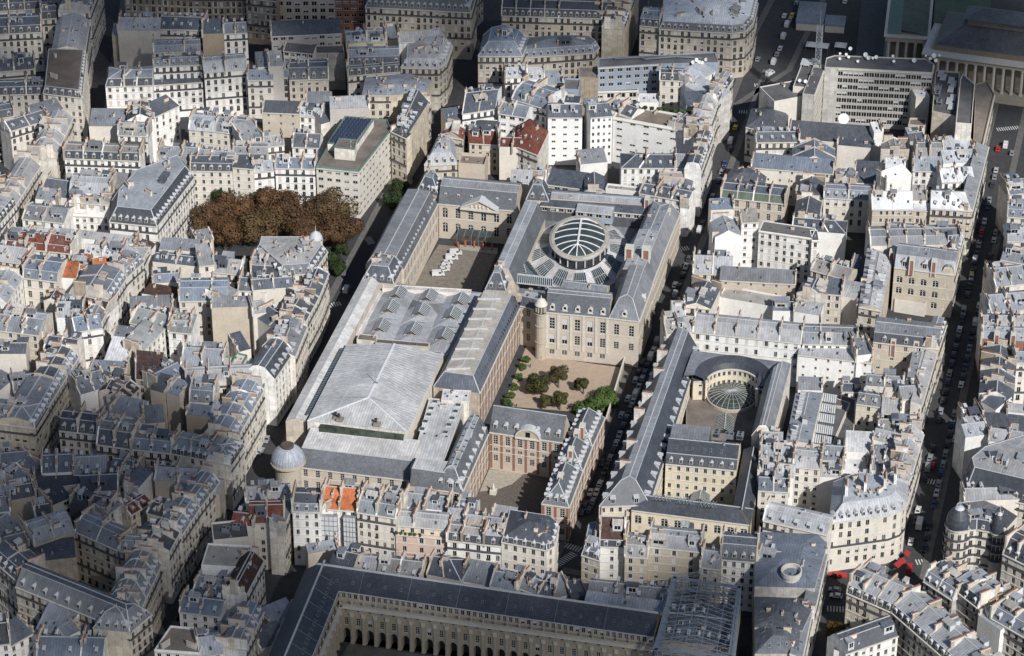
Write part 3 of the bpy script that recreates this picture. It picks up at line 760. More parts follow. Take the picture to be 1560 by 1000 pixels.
B('cream front with three tall first-floor windows and pale zinc roof left of dark pitched roof',V('m',19,[-143.8,138.4,-130.3,141,-132.2,150.8,-145.7,148.2],rc='zl',sc='zb',wc='b',nd=2))
B('stone house with long dark blue-black pitched roof and a row of dormers',V('m',19,[-129.4,139,-113.7,144,-117.7,156.4,-133.3,151.3],rc='zd',sc='zd',ms=4,mi=3,wc='b',fs='o',nd=4))
B('white modern storey with two bands of windows under a dark roof',V('s',20,[-139.1,162.2,-126,162.7,-126.2,167.7,-139.3,167.2],rc='gd',wc='w',fs={'bay':2.5,'ww':1.9,'wh':1.2,'fh':2.6,'mix':'m'},b=0))
B('long dark zinc roof with a row of metal frames behind the white modern storey',V('s',23,[-146.3,168.5,-118.1,178.4,-121.1,186.9,-149.3,176.9],rc='zd',wc='g',fs='m'))
B('flat dark gravel roof terrace beside the white modern storey',V('f',17,[-130.2,167.2,-114.6,170.9,-120.8,187,-132.5,182.5],rc='gd',wc='g',win=''))
B('tall pale grey windowless tower wall left of the dark pitched roof',V('s',25,[-137.6,137.8,-132,139.9,-136.3,151.1,-141.9,149],rc='z',wc='g',fs='n',k=0.1))
B('tall pale blank wall pair behind the cream three-window front',V('s',23,[-143.2,139.6,-139.1,141.4,-144,152.4,-148,150.6],rc='z',wc='c',fs='n',k=0.1))
B('small zinc house with cream courtyard walls, left of the cream cube',V('m',20,[-114.9,175,-106.8,178.6,-110.9,187.8,-119,184.1],rc='z',sc='z',ms=2.5,mi=2.3,wc='y'))
B('pale zinc mansard over a cream courtyard with a single window column',V('m',20,[-106.8,178.3,-99.1,180.8,-102.2,190.3,-109.9,187.8],rc='zl',sc='zl',ms=2.5,mi=2.3,wc='y'))
B('cream blank cube wall under grey roofs near the curved corner house',V('s',19,[-99.8,184.4,-94.5,186.7,-98.1,194.9,-103.4,192.7],rc='z',wc='y',fs='n'))
B('low zinc roof with a dark dormer band beside the curved corner house',V('m',19,[-109.2,158.3,-88.5,164.6,-92,176.1,-112.7,169.8],rc='z',sc='zd',wc='b',fs='o'),V('m',19,[-106.5,148.5,-86.3,157.4,-88.3,161.9,-108.5,153.1],rc='zd',dm='round'))
B('curved stone corner block with zinc mansard along the street, top centre',V('m',20,[-86.5,158.9,-70.6,162,-69.1,169.2,-70.5,183.7,-78.4,196.9,-92.3,183.5],wc='b',rc='zl',sc='zl',ms=3.2,mi=2.6,win='0123',dm='round',ch=5,poly=1))
B('small white-walled zinc attics behind the curved corner block',V('s',24,[-91.2,173.8,-74.7,180.1,-76.9,185.7,-93.4,179.4],rc='zl',wc='w',fs='o'))
B('cluster of zinc roofs with brick chimneys and copper pipes above the black skylit roof',V('h',20,[-95.5,130.9,-83.8,133.7,-70.2,140.2,-71.2,151,-81.5,154.9,-98.5,146.8],rc='z',k=0.18,wc='b',win='0',ch=6,poly=1))
B('building with a large pale grey curved blank gable wall',V('s',23,[-103.2,110.8,-88,115.7,-90.8,124.3,-106,119.4],rc='zl',wc='g',fs='n',k=0.12))
B('small patched zinc roofs left of the curved blank gable',V('s',17,[-116.4,119.3,-106.1,121.8,-108.5,131.5,-118.7,129],rc='z',wc='b',fs='n'))
B('house with a black pitched roof dotted with skylights above the beige modern block',V('g',22,[-72.2,102,-67,96.6,-66.1,128.2,-76.8,135.2],ax='y',rc='s',wc='b',k=0.62,win='',pw='',sk=5),V('s',20,[-67.9,99.7,-66.3,131.7,-69.3,131.9,-70.9,99.9],rc='s',wc='b',win='0'),V('s',22,[-74.4,100,-66.8,95.6,-65.3,98.2,-72.9,102.6],rc='s',wc='b',win='0'))
B('dark flat roof sheets linking the curved blank gable and the beige modern block',V('s',17,[-106.4,107.9,-98.5,115.9,-105,122.2,-112.8,114.2],rc='zd',win=''))
B('bare beige wall with a few small openings left of the beige modern block',V('s',20,[-131,106.9,-116.1,109.2,-117.2,116.2,-132.1,113.8],rc='zd',wc='b',fs='s'))
B('small white house with six windows tucked beside the bare beige wall',V('g',18,[-116.9,111.1,-107.5,111.8,-108.1,119.8,-117.5,119.1],rc='zl',wc='w',fs='o'))
B('dark grey roof with white front and two windows above the left end of the trees',V('g',17,[-112.1,86.8,-101.3,88.5,-103.2,100.3,-114,98.6],rc='zd',wc='w',fs='o'))
B('blue-grey zinc roof with white attic windows behind the chestnut trees',V('g',20,[-111.8,63.3,-96.3,66.3,-98,75.2,-113.6,72.1],rc='zb',wc='w',pw='LR'))
B('pale roof with white party walls left of the dark grey roof, above the trees',V('g',19,[-126.1,78.4,-114.6,84.2,-118.6,92.2,-130.1,86.5],rc='zl',wc='w'))
B('white party-walled zinc roof next to the cream house behind the trees',V('g',20,[-118.8,58,-111.7,61.2,-115.3,69.4,-122.5,66.3],rc='zl',wc='w'))
B('beige modern block with green roof edging and solar panels by the chestnut trees',V('f',21,[-95.5,65.4,-78,66,-74.9,101.8,-78.5,109.7,-96.3,108.7],rc='br',wc='c',pm='copper',ph=0.9,fs={'bay':3.3,'ww':2.0,'wh':1.3,'fh':3.4,'mix':'m','skip':0.12},win='01',ch=0,poly=1),V('f',24,[-95.1,80.1,-83.5,82.2,-82.6,104,-94.8,103.6],b=21,rc='gr',wc='c',pm='copper',ph=0.5,win=''),V('f',26,[-90.5,74.1,-82.1,74.4,-83.4,82.2,-90.7,81.8],b=21,rc='br',wc='c',pm='copper',ph=0.5,win=''),n='office_block',c='office block',g=None)
B('grey zinc roof with hipped folds and blue trim above the white modern walls',V('g',21,[-50.5,123.1,-38.6,130.3,-40.7,150.8,-53.2,145.4],rc='zd',wc='w',k=0.35))
B('white modern block with stepped white walls and two small windows left of centre',V('f',17,[-44.9,118.2,-34.4,119.2,-35.3,128.2,-45.8,127.2],rc='zd',wc='w',fs='s',ph=0.3))
B('cream wall with downpipes and a flat edge left of the white modern block',V('s',17,[-57.2,121.3,-47.1,126.8,-50.9,133.8,-61,128.3],rc='zd',wc='c',fs='n'))
B('slate grey zinc roof with a dark window band above the white modern block',V('g',21,[-36.3,127,-24.6,126,-23.8,136,-35.5,137],rc='zb',wc='w',fs='m'))
B('low house with red-brown tiled roof above the library pavilion, left half',V('g',14,[-58.8,116.1,-47.9,114.2,-50.5,131.8,-56.1,125.1],ax='y',rc='tr',wc='b'))
B('cream house with red-brown tiled roof between the white blocks and the library',V('g',14,[-44.8,111.9,-33.1,113.3,-37.6,126.5,-48.2,122.4],rc='tr',wc='b',fs='o',pw='R'))
B('house with a tall pale curved mansard right of the street, above the library pavilion',V('m',18,[-55.9,82.7,-43.4,87.1,-48.8,104.1,-56.7,104.5],rc='zl',sc='zl',ms=4,mi=2.5,wc='b',win='0',dm='round',poly=1))
B('low yard with rough rubble wall behind the library court',V('f',11,[-45.7,97.4,-35,98.5,-36,107.5,-46.7,106.4],rc='br',wc='t',fs='n',ph=1.5))
B('cream gabled house with red-brown roof beside the white modern block',V('g',17,[-31,106.6,-20.4,108.4,-21.8,116.3,-32.3,114.5],rc='tr',wc='c',fs='n'))
B('long stone apartment block with slate dormers and chimney bars, top centre',V('m',22,[-56,213.2,-7.1,221.5,-9.4,235.3,-58.3,227],wc='b',rc='s',sc='s',ms=3.2,dsp=2.3),V('m',22,[-6.9,221.6,-9.7,263.5,-19.7,262.8,-16.9,220.9],wc='b',rc='s'))
B('stone wing with slate mansard joined to the big rounded corner block',V('m',22,[4.1,217.7,12.6,218.1,12,232.1,3.5,231.7],wc='b',rc='zb',dsp=2.3))
B('big rounded stone corner block with bright zinc roof and many window rows, top centre right',V('m',22,[12.9,216.5,44.1,219.8,49.2,222.7,51.2,232.5,49.9,251.2,44.7,264.1,6.6,251.3],wc='b',rc='zw',sc='sg',win='01234',dsp=2.4,ms=3,mi=1.4,k=0.12,ch=7,poly=1))
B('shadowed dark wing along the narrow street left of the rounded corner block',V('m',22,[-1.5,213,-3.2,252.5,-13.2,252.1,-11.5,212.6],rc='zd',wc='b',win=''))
B('beige block with pale green-grey zinc roof and a dark balcony line below the slate dormers',V('m',17,[-45.7,183.4,-11.6,197.4,-10.5,202.7,-15.4,208.2,-48.9,196.7],wc='b',rc='zb',sc='zb',ms=3,mi=1.4,win='01',ch=3,poly=1))
B('pale blue zinc roofs of small houses left of the white lantern attic',V('g',18,[-42.5,164.3,-34.4,167.1,-37.2,175.6,-45.4,172.8],rc='zl',wc='w'))
B('white attic with rounded zinc hood and a bank of windows',V('m',19,[-32.5,162.3,-25.7,164.7,-27.8,170.4,-34.5,168],rc='zl',sc='zl',wc='w',fs='m',ms=4,mi=2))
B('low zinc roof under a blue tarpaulin beside the grey panel block',V('s',16,[-25.8,165.1,-18.3,167.7,-20.9,175.3,-28.4,172.7],rc='z',wc='c'))
B('pale blue-grey panelled stair block without windows beside the terrace garden',V('f',21,[-15.3,153,-8.7,153.8,-9.9,163.7,-16.5,162.9],rc='gd',wc='bl',fs='n'))
B('roof terrace garden with brown wall beside the grey panel block',V('f',18,[-12.4,170.8,-4.1,171.2,-6.7,181.8,-14.6,180.7],rc='br',wc='d',win=''))
B('modern office block with blue-grey panels, ribbon windows and pipes on a black roof',V('f',22,[-4.8,174.2,19.4,183.3,43.5,190.4,40.3,199.7,-6.3,182.8],rc='gd',wc='bl',fs={'bay':3.3,'ww':2.2,'wh':1.5,'fh':3.3,'mix':'m'},win='0',ph=0.4,ch=0,hv=(),poly=1),V('f',17,[-11,172.8,19.4,184.4,17.9,188.2,-12.4,176.5],rc='gd',wc='bl',fs={'bay':3.3,'ww':2.2,'wh':1.5,'fh':3.3,'mix':'m'},ph=0.3),V('f',11,[-10.7,171.5,11.8,178.5,9.4,186.1,-13,179.1],rc='gd',wc='c',fs={'bay':4,'ww':3.2,'wh':2.0,'fh':3.3,'mix':'m'},ph=0.3))
B('cream courtyard house with dark attic windows and iron balconies below the panel office',V('m',20,[21.7,173.4,31.9,175,30.8,181.9,20.6,180.3],rc='zd',wc='c',fs='o'))
B('house with a large pale blank gable below the panel office',V('s',20,[32.9,170.5,48.4,159.4,53.1,165.9,37.5,177],rc='zl',wc='g',fs='n'))
B('bright zinc roof patches behind the pale blank gable',V('s',21,[36.1,171.7,43.1,184.6,36.1,188.4,29.1,175.5],rc='zl',wc='w',fs='o'))
B('narrow white street front with roof clutter at the upper end of middle street',V('m',21,[49.1,157.6,51.7,179.4,45.8,180.1,43.1,158.3],rc='z',wc='c'))
B('white street front with pale zinc slope on the middle street',V('m',21,[49.7,127.4,49.1,157.6,40.1,157.4,40.7,127.2],rc='zl',sc='zl',wc='w',ms=3,mi=3))
B('small white shed roof with a dark opening above the roof garden',V('s',16,[15.5,159.3,24.1,161.4,23,166.2,14.4,164.1],rc='zw',wc='w',fs='n'))
B('tall bright white block with two columns of slot windows, centre top',V('g',22,[-15.4,126.3,-1.8,129.6,-4.8,142.2,-18.5,138.9],rc='zd',wc='ww',fs={'bay':3.6,'ww':1.6,'wh':0.8,'fh':3.3,'mix':'s','skip':0},pw='',k=0.4),V('h',25,[-10.7,135.3,-4.5,136.1,-5.2,142,-11.4,141.3],b=20,rc='zd',wc='w',fs='o'),n='white_block')
B('tall white block with grouped windows between the slot-window block and the roof-terrace block',V('g',22,[1.5,130.3,9.8,133.9,4.7,145.9,-3.6,142.3],rc='zd',wc='ww',fs={'bay':1.8,'ww':0.95,'wh':1.4,'fh':3.2,'mix':'m','skip':0},pw='',k=0.4),n='white_block')
B('long grey zinc roof with a dark ribbon of windows left of the white slot-window block',V('m',20,[-34.4,142.5,-18.6,137,-13.3,152.2,-29.1,157.6],rc='zb',sc='zd',ms=3,mi=3,wc='w',dm='dark'))
B('bright white block with a planted roof terrace, zinc hips and slot windows',V('f',20,[9.7,135.4,43.8,130.8,45.4,142.7,11.2,147.3],rc='br',wc='ww',fs={'bay':5.5,'ww':2.4,'wh':0.8,'fh':3.2,'mix':'s','skip':0.2},ph=0.9),V('g',21,[6.3,141.1,17.3,136.1,21,144.3,10,149.3],b=18,rc='zd',wc='w',fs='n'),V('g',21,[39.5,130.9,42.6,140.7,35.9,142.8,32.9,133],b=16,rc='zd',wc='w',fs='n'),V('s',20,[36.7,153.4,48.4,157.8,45.6,165.3,33.9,160.9],rc='zd',wc='g',fs='n'),n='white_block')
B('tall house with a dark red tiled roof left of the white slot-window block',V('h',17,[-26.3,109.2,-14.3,103.3,-14.5,124,-25,133.7,-28.7,125.1],rc='tr',wc='c',k=0.5,win='0',poly=1))
B('low grey zinc sheds below the white grouped-window block',V('s',13,[2.5,106.8,12.7,111.4,9.4,118.7,-0.8,114],rc='z',wc='w',fs='n'))
B('white courtyard house with grey zinc hipped roof above the oval hall',V('g',18,[20.9,99,42,104.1,39.2,115.7,18,110.7],rc='zd',wc='w',fs='o',hip='L',k=0.45),V('g',18,[41.6,104,52,105.8,50,117.6,39.6,115.8],rc='z',wc='w',fs='o'))
B('white street front with dark grey mansard slope along the middle street above the oval hall',V('m',21,[53.2,99,52.9,126.7,45.9,126.6,46.2,99],rc='zd',wc='w'))
B('grey zinc hipped roof on the right of the middle street, below the office with dishes',V('h',16,[62.6,148.3,79.5,144.1,78.1,161.9,72.4,170.6,62,164.3],rc='zd',wc='c',k=0.35,win='0',poly=1))
B('long low grey zinc roof below the big round white dish',V('s',14,[80.7,146.4,115.3,149,114.5,160,79.9,157.3],rc='zd',wc='c',fs='n',k=0.25,sk=0),V('s',14,[100.8,145.5,114.3,146.1,114.1,150.1,100.7,149.5],rc='zd',wc='c',fs='n'))
B('slate grey courtyard range with two short chimneys east of middle street',V('g',15,[68.7,138.1,85.6,142.7,83.3,151.4,66.4,146.8],rc='zd',wc='c'))
B('grey zinc roofed range with a dark dormered corner below the low roof',V('g',15,[85.8,123.1,103,125.8,100.8,139.6,83.6,136.9],ax='y',rc='zb',wc='c',fs='o'))
B('pale courtyard with glass canopy between the grey ranges east of middle street',V('f',9,[70.1,127.6,90.5,130.3,88.9,142.2,68.5,139.5],rc='gr',wc='w',fs='n'))
B('slim pale tower wall at the right end of the long low roof',V('s',18,[114.7,151.7,118,153.3,115.4,158.7,112.1,157.2],rc='zw',wc='w',fs='n'))
B('light grey gabled roof with white front below the stacked plant roofs',V('g',19,[121,132.8,130.6,135.2,128.5,143.9,118.8,141.6],ax='y',rc='zg',wc='w',fs='o'))
B('white house with terracotta pots and a brown side wall below the gabled roof',V('s',19,[123.2,121.1,130.9,122.2,130,128.1,122.3,127],rc='zw',wc='w',fs='o'))
B('white house with three gabled zinc dormers, right of the brown side wall',V('m',19,[133.8,134.5,144.4,137,142.3,145.8,131.7,143.2],rc='zg',sc='zg',wc='w',nd=3,fs='o',pw='LR'))
B('patchwork of pale zinc roofs right of the three gabled dormers',V('g',19,[145.1,130.7,157.8,135.2,154.2,145.6,141.4,141.1],rc='zl',wc='w',fs='o'))
B('low zinc and white roof clutter behind the patchwork roofs',V('s',17,[143.5,142.8,155.9,148.7,152,156.8,139.6,150.9],rc='zl',wc='w',fs='n'))
B('small grey tile roof beside the beige plant-roof building',V('g',18,[129.7,147.9,135.6,150.8,132.5,157.1,126.6,154.2],rc='zd',wc='g',fs='n'))
B('modern office block with ribbon windows and satellite dishes on its roof',V('f',27,[88.7,186.7,94.2,187.4,132.8,192.2,132.5,200.4,128.4,204.3,91.2,198.6,88.1,195.4],rc='gd',wc='g',fs={'bay':2.1,'ww':2.05,'wh':2.05,'fh':3.1,'mix':'m','skip':0,'top':1.2},wm=('dark','dark','dark','blind'),win='12',ph=0.5,ch=0,poly=1),V('f',22,[72,161.1,87.1,171.8,79,183.2,63.9,172.6],rc='gd',wc='c',fs='n',ph=0.4),V('f',24.6,[78,171.5,87.2,171.4,87.5,193.4,78.3,193.5],rc='gd',wc='c',fs='n',ph=0.4),V('f',25.5,[88,164.3,88.5,189.3,83.5,189.4,83,164.4],rc='gd',wc='g',fs={'bay':2.2,'ww':1.1,'wh':1.6,'fh':3,'mix':'o'},ph=0.2),V('f',19,[127.6,184.3,133,186.4,130.1,193.8,124.7,191.8],rc='w',wc='c',fs='n',ph=0.4),n='office_block',c='office block',g=None)
B('beige block with white cooling units and ducts on its black roof',V('f',23,[136.2,165.5,146.2,163.3,143.2,203,133.3,202.3],rc='gd',wc='t',win='',fs='n',ch=0,poly=1),n='plant_building')
B('tall slim pale block with a long black roof beside the columned hall',V('f',26,[147.1,152,153.5,152.5,150.9,187.8,145.1,195.9,144.6,191.1],rc='gd',wc='c',win='',fs='n',ch=0,poly=1))
B('brown stone street range with a dark flat roof beside the columned hall',V('f',19,[154.7,152,158.8,148.6,158.9,194.2,154.6,205.8,150.4,201.6],rc='br',wc='d',win='1',ch=0,poly=1))
B('low beige annex at the foot of the ribbon-window office',V('f',15,[126.9,166.5,133.8,167.4,133.3,174.1,126.8,172.6],rc='br',wc='t',win='',ch=0,poly=1))
B('white street facade with zinc and red tile roofs at the left edge, upper middle',V('m',20,[-201.8,-13.1,-201,12.1,-212.9,12.5,-213.8,-12.7],rc='zl',wc='w'))
B('cream street facade facing the dark lane at the upper left, below the sawtooth house',V('m',20,[-201,12.1,-202.9,43.3,-213.9,42.6,-211.9,11.4],rc='zl',sc='zl',ms=3,mi=3,wc='c'))
B('red-brown tiled roof with white chimney walls at the left edge, upper middle',V('g',21,[-214.5,18.8,-208.2,24.5,-214.3,31.2,-220.6,25.5],rc='tr',wc='w'))
B('cream house with low grey zinc roof and two small-window rows left of the terraced gables',V('g',18,[-195.9,5,-179.1,5.8,-179.7,18.8,-196.5,18],rc='z',wc='w',fs='o',k=0.4))
B('white party walls with terracotta pots above the low zinc roof',V('s',20,[-195.3,17.6,-186.8,18.3,-187.2,24.3,-195.8,23.6],rc='zl',wc='w',fs='n'))
B('dark blue-grey pitched roof with a single skylight in the upper left block',V('g',18,[-196.1,24.5,-182.8,24.2,-182.5,38.2,-195.8,38.5],rc='zd',wc='c',fs='n',sk=1))
B('white house with planted terraces and three gabled zinc bays',V('f',15,[-182.5,16.6,-165.7,19,-167.2,29.9,-184,27.5],rc='gr',wc='w',fs='o'),V('g',20,[-181.7,18.6,-175.2,19.3,-176.3,29.2,-182.8,28.5],ax='y',rc='z',wc='w',fs='o',b=14),V('g',20,[-175.1,19,-170.3,19.5,-171.3,29.4,-176.1,29],ax='y',rc='z',wc='w',fs='o',b=14),V('g',20,[-170.3,19.4,-165.6,19.9,-166.8,29.9,-171.5,29.3],ax='y',rc='z',wc='w',fs='o',b=14))
B('big white corner block with slate mansard and zinc top left of the chestnut trees',V('m',22,[-159.8,4.4,-140.8,5,-139.3,45.2,-148.2,57.1,-162.8,37.9,-164.4,20],wc='w',rc='zl',sc='s',ms=5.2,mi=3.2,k=0.05,win='012',dm='gable',dsp=2.7,ch=6,poly=1))
B('zinc attic storey behind the big white corner block',V('s',24,[-162,34.1,-147,36.6,-147.8,41.5,-162.8,39],rc='zl',wc='w',fs='n'))
B('cluster of pale zinc roofs between the dark pitched roof and the big white corner block',V('m',21,[-183.8,24.1,-167.7,25.9,-169.2,38.8,-185.3,37],rc='zl',sc='zl',ms=3,mi=3,wc='w'))
B('small house with brown side walls and roof terrace left of the zinc attic',V('s',20,[-172,33.7,-162,33.3,-161.7,41.3,-171.7,41.7],rc='z',wc='d',fs='n'))
B('cream house with three rows of shuttered windows behind the chestnut trees',V('m',20,[-143.8,53.3,-127.4,56.6,-129.6,67.4,-146,64],rc='zd',wc='c',fs={'bay':2.9,'ww':1.05,'wh':1.8,'fh':3.3,'mix':'o'},dm='gable'))
B('cream stair pavilion with narrow windows right of the shuttered house behind the trees',V('h',22,[-127.2,56.4,-118.7,57,-119.4,66,-127.9,65.4],rc='zd',wc='c',fs={'bay':3.4,'ww':0.9,'wh':1.7,'fh':3.3,'mix':'o'},win='01'))
B('red-brown tiled house, first from the left in the red roofed row',V('m',19,[-193.5,-18.4,-185.4,-18,-186,-6,-194.1,-6.4],rc='tr',sc='tr',ms=2,mi=1.8,k=0.5,wc='c',pc='w',pw='LR'))
B('red-brown tiled house, second from the left in the red roofed row',V('m',19,[-185.4,-18,-177.4,-17.4,-178.3,-5.4,-186.3,-6],rc='tr',sc='tr',ms=2,mi=1.8,k=0.5,wc='c',pc='w',pw='LR'))
B('red-brown tiled house at the right end of the red roofed row',V('m',19,[-177.4,-17.4,-167.6,-17.1,-167.9,-5.1,-177.7,-5.4],rc='tr',sc='tr',ms=2,mi=1.8,k=0.5,wc='c',pc='w',pw='LR'))
B('long low white wall capped with chimney pots behind the red roofed row',V('s',18,[-195.9,-7.5,-171.7,-3.7,-172.3,0.3,-196.5,-3.5],rc='zl',wc='w',fs='n'))
B('long white wall with brown chimney caps behind the white zinc roofs',V('s',18,[-171.7,-3.7,-147.1,-3,-147.2,0.9,-171.8,0.3],rc='zl',wc='w',fs='n'))
B('white painted zinc roof left of the brown brick chimney, beside the orange roof',V('g',20,[-162,-18,-154.8,-17.3,-155.5,-9.3,-162.8,-10.1],rc='zw',wc='w',pc='w'))
B('white painted zinc roof right of the brown brick chimney, beside the orange roof',V('g',20,[-154.7,-17.6,-147.4,-16.5,-148.7,-8.6,-155.9,-9.6],rc='zw',wc='w',pc='w',pw='LR'))
B('pale house with a grey hipped end next to the narrow lane',V('g',20,[-147.2,-17.1,-139.1,-16.4,-139.8,-7.4,-148,-8.1],rc='zg',wc='w',hip='R',win='01'))
B('white gable with a small brown roof at the head of the lane',V('g',18,[-139.8,-13.1,-139.3,-1.2,-146.3,-1,-146.8,-12.8],rc='tb',wc='w',fs='n'))
B('bright orange tiled hipped roof among zinc roofs at the left',V('g',19,[-163.2,-26.9,-155,-26.5,-159,-15.6,-166.8,-18.1],rc='t',wc='w',hip='LR',k=0.7,pw=''))
B('small bright orange tiled lean-to in front of the orange hipped roof',V('s',18,[-166.1,-32.9,-159.9,-32.3,-160.6,-25.4,-166.8,-26],rc='t',wc='w',k=0.5,fs='n'))
B('narrow orange tiled slope beside a blue zinc roof at the left',V('s',20,[-151.5,-33.5,-147,-31.1,-150.7,-24,-155.2,-26.4],rc='t',wc='c',fs='n',k=0.5))
B('cream courtyard house with blue slate mansard and four white dormers at the left',V('m',19,[-178.6,-38,-165.2,-37.8,-165.3,-24.8,-178.8,-25],rc='zb',sc='zb',wc='c',fs='p',nd=3,ms=3.4))
B('pale zinc roofs at the left edge above the courtyard house',V('g',20,[-195,-29.9,-181.4,-29.8,-181.4,-17.8,-195.1,-17.9],rc='zl',wc='c'))
B('white courtyard wing with a row of windows at the left edge',V('m',19,[-177.8,-56.3,-178.8,-38.1,-189.8,-38.7,-188.8,-56.9],rc='zl',sc='zl',ms=2.5,mi=2.5,wc='w',fs='o'))
B('street house with blue mansard dormers and a wide pale blank gable, left of the lane',V('m',20,[-140.2,-47,-140.4,-30.5,-157.4,-30.7,-157.2,-47.2],rc='zb',sc='zb',wc='w',ms=3.5,mi=2,pc='g'))
B('street house with zinc slope along the lane, above the blue dormers',V('m',20,[-140.4,-30.5,-138.1,-18.1,-147.9,-16.2,-150.2,-28.7],rc='z',sc='zb',wc='c'))
B('dark brown tiled gabled roof with one pale chimney, left of the lane',V('g',17,[-152.3,-53.6,-141.1,-55.2,-139.4,-43.3,-150.7,-41.7],rc='tb',wc='w',k=0.6))
B('small dark brown gable against a tall brown chimney stack at the left',V('g',16,[-167.3,-46.9,-161.4,-46.7,-161.6,-40.7,-167.5,-40.9],ax='y',rc='tb',wc='c',fs='n'))
B('white lane front below the dark brown gable',V('m',18,[-139.9,-60.2,-141.2,-43.9,-149.1,-44.5,-147.8,-60.8],rc='z',sc='z',ms=2.5,mi=2.5,wc='w'))
B('grey ridged zinc roof with two brown chimneys at the left edge, lower middle',V('g',19,[-173.1,-73.1,-157.8,-71.6,-159.1,-58.6,-174.4,-60.2],rc='z',wc='c',fs='o'))
B('pale zinc roofs and white party walls left of the lane',V('g',18,[-157.1,-60.1,-148,-57.9,-150.8,-46.2,-159.9,-48.4],rc='zl',wc='w',fs='n'))
B('jumbled blue zinc roofs with white attic boxes left of the lane',V('g',19,[-146.2,-69.4,-137.6,-64.3,-143.2,-54.8,-151.8,-59.9],rc='zb',wc='w'))
B('slate grey roof over a cream blank wall with downpipes right of the lane',V('g',18,[-136.2,-13.8,-118,-13.3,-118.2,-5.3,-136.5,-5.8],rc='zd',wc='c',fs='n',k=0.4))
B('pale stuccoed wall and zinc lean-to behind the slate grey roof right of the lane',V('s',19,[-136.3,-6.2,-120,-4.2,-120.7,1.8,-137,-0.2],rc='z',wc='c',fs='n'))
B('slim cream tower house with one window column near the tree clump',V('s',21,[-116.3,-17.8,-111.1,-15.2,-115.9,-5.3,-121.1,-7.9],rc='z',wc='c',fs='o'))
B('pale zinc roof with a white dish and skylight below the tree clump',V('g',18,[-112.4,-15.8,-101.4,-15.2,-102,-4.2,-113,-4.8],rc='zl',wc='c'))
B('brown chimney walls standing at the left edge of the tree clump',V('s',17,[-125.3,5.3,-119.8,9.3,-123.3,14.1,-128.8,10.1],rc='z',wc='b',fs='n'))
B('blue zinc gable in front of the cream blank wall right of the lane',V('g',16,[-132,-25.8,-122.2,-22.1,-124.6,-15.6,-134.5,-19.2],rc='zb',wc='c',fs='n'))
B('cream house with blue zinc mansard and white dormers in two rows, right of the lane',V('m',18,[-117.1,-38.7,-99.8,-33.9,-103.2,-21.4,-120.5,-26.2],rc='zb',sc='zb',ms=4,mi=3,wc='c',fs='o',nd=3))
B('white wall with a brown pyramid roof right of the lane',V('h',16,[-133.6,-33.7,-120.1,-34.2,-119.8,-26.2,-133.3,-25.7],rc='tb',wc='w',fs='n',ax='y'))
B('stained grey blank wall right of the blue mansard house',V('s',19,[-99.3,-36.1,-97.8,-27.7,-106.7,-26.1,-108.2,-34.5],rc='z',wc='g',fs='n'))
B('dark blue-grey roof with two skylights over a white front, left of the domed corner house',V('g',18,[-98.3,-26.3,-87.9,-24.6,-89.5,-14.7,-99.9,-16.5],rc='zd',wc='w',fs='o',sk=2))
B('tall blank wall of pale brown stone left of the street of the long library wing',V('s',21,[-102.4,-44.8,-87.9,-40.3,-90,-33.6,-104.5,-38.1],rc='z',wc='b',fs='n',k=0.05))
B('beige blank walls with a low zinc ridge right of the lane',V('s',17,[-133.6,-46.6,-118.8,-41.5,-120.7,-35.9,-135.6,-40.9],rc='z',wc='c',fs='n'))
B('ridged grey zinc roof with a long white pipe right of the lane',V('g',18,[-129.8,-57.1,-112.9,-60.3,-110.7,-48.5,-127.6,-45.3],rc='zg',wc='c'))
B('zinc roof with white dormers on the white courtyard house right of the lane',V('m',19,[-113.6,-60.9,-105.6,-59.6,-107.4,-48.7,-115.4,-50.1],rc='zg',sc='zg',wc='w',ms=3,mi=2.6))
B('pale zinc terrace roofs left of the slate roof on the library street',V('g',20,[-86.8,-44,-82.4,-41.7,-86.5,-33.7,-90.9,-36],rc='zl',wc='c',fs='n'))
B('ornate corner house with a small zinc dome and curved bay windows beside the chestnut trees',V('m',21,[-84.8,-17.2,-73.3,-12.5,-72.6,3.8,-77.7,10.4,-100.5,4.9,-99.2,-3.3],rc='zl',sc='zd',wc='c',ms=3.2,mi=2,win='01',ch=6,k=0.1,poly=1))
B('slate roofed house with a white dormer left of the domed corner house',V('m',19,[-97,-14.8,-86.7,-13.6,-87.9,-2.7,-98.2,-3.9],rc='z',sc='s',wc='c',dm='gable',nd=1))
B('house with dark slate slope and lit street front on the library street',V('g',20,[-66.6,-45,-66.8,-27.1,-77.8,-27.2,-77.6,-45.1],rc='zd',wc='c',k=0.5,pw='LR'))
B('narrow street front with balconies between the slate slope and the domed corner house',V('g',20,[-66.8,-27.1,-68.2,-9.6,-76.2,-10.2,-74.7,-27.8],rc='zd',wc='c'))
B('long grey slate roof with green skylights behind the domed corner house',V('g',19,[-92.6,-26.4,-77.9,-20.4,-81,-13,-95.7,-19],rc='zd',wc='c',fs='n'))
B('stepped pale zinc terraces with chimneys left of the slate slope',V('g',19,[-75.4,-45.7,-66.9,-43.6,-69.2,-33.9,-77.7,-35.9],rc='zl',wc='c'))
B('dark striped zinc sheds with white dormers left of the library street',V('g',18,[-86,-42.9,-73.4,-52,-67,-43,-79.6,-34],rc='zd',wc='c',fs='n'))
B('white house with a black mansard and a row of white dormers on the library street',V('m',20,[-65.9,-83.9,-64.8,-65.1,-76.8,-64.4,-77.8,-83.2],ms=4.2,mi=3.6,sc='s',rc='zd',wc='w',nd=5,dm='box',fs='o',pw='R',pc='w'))
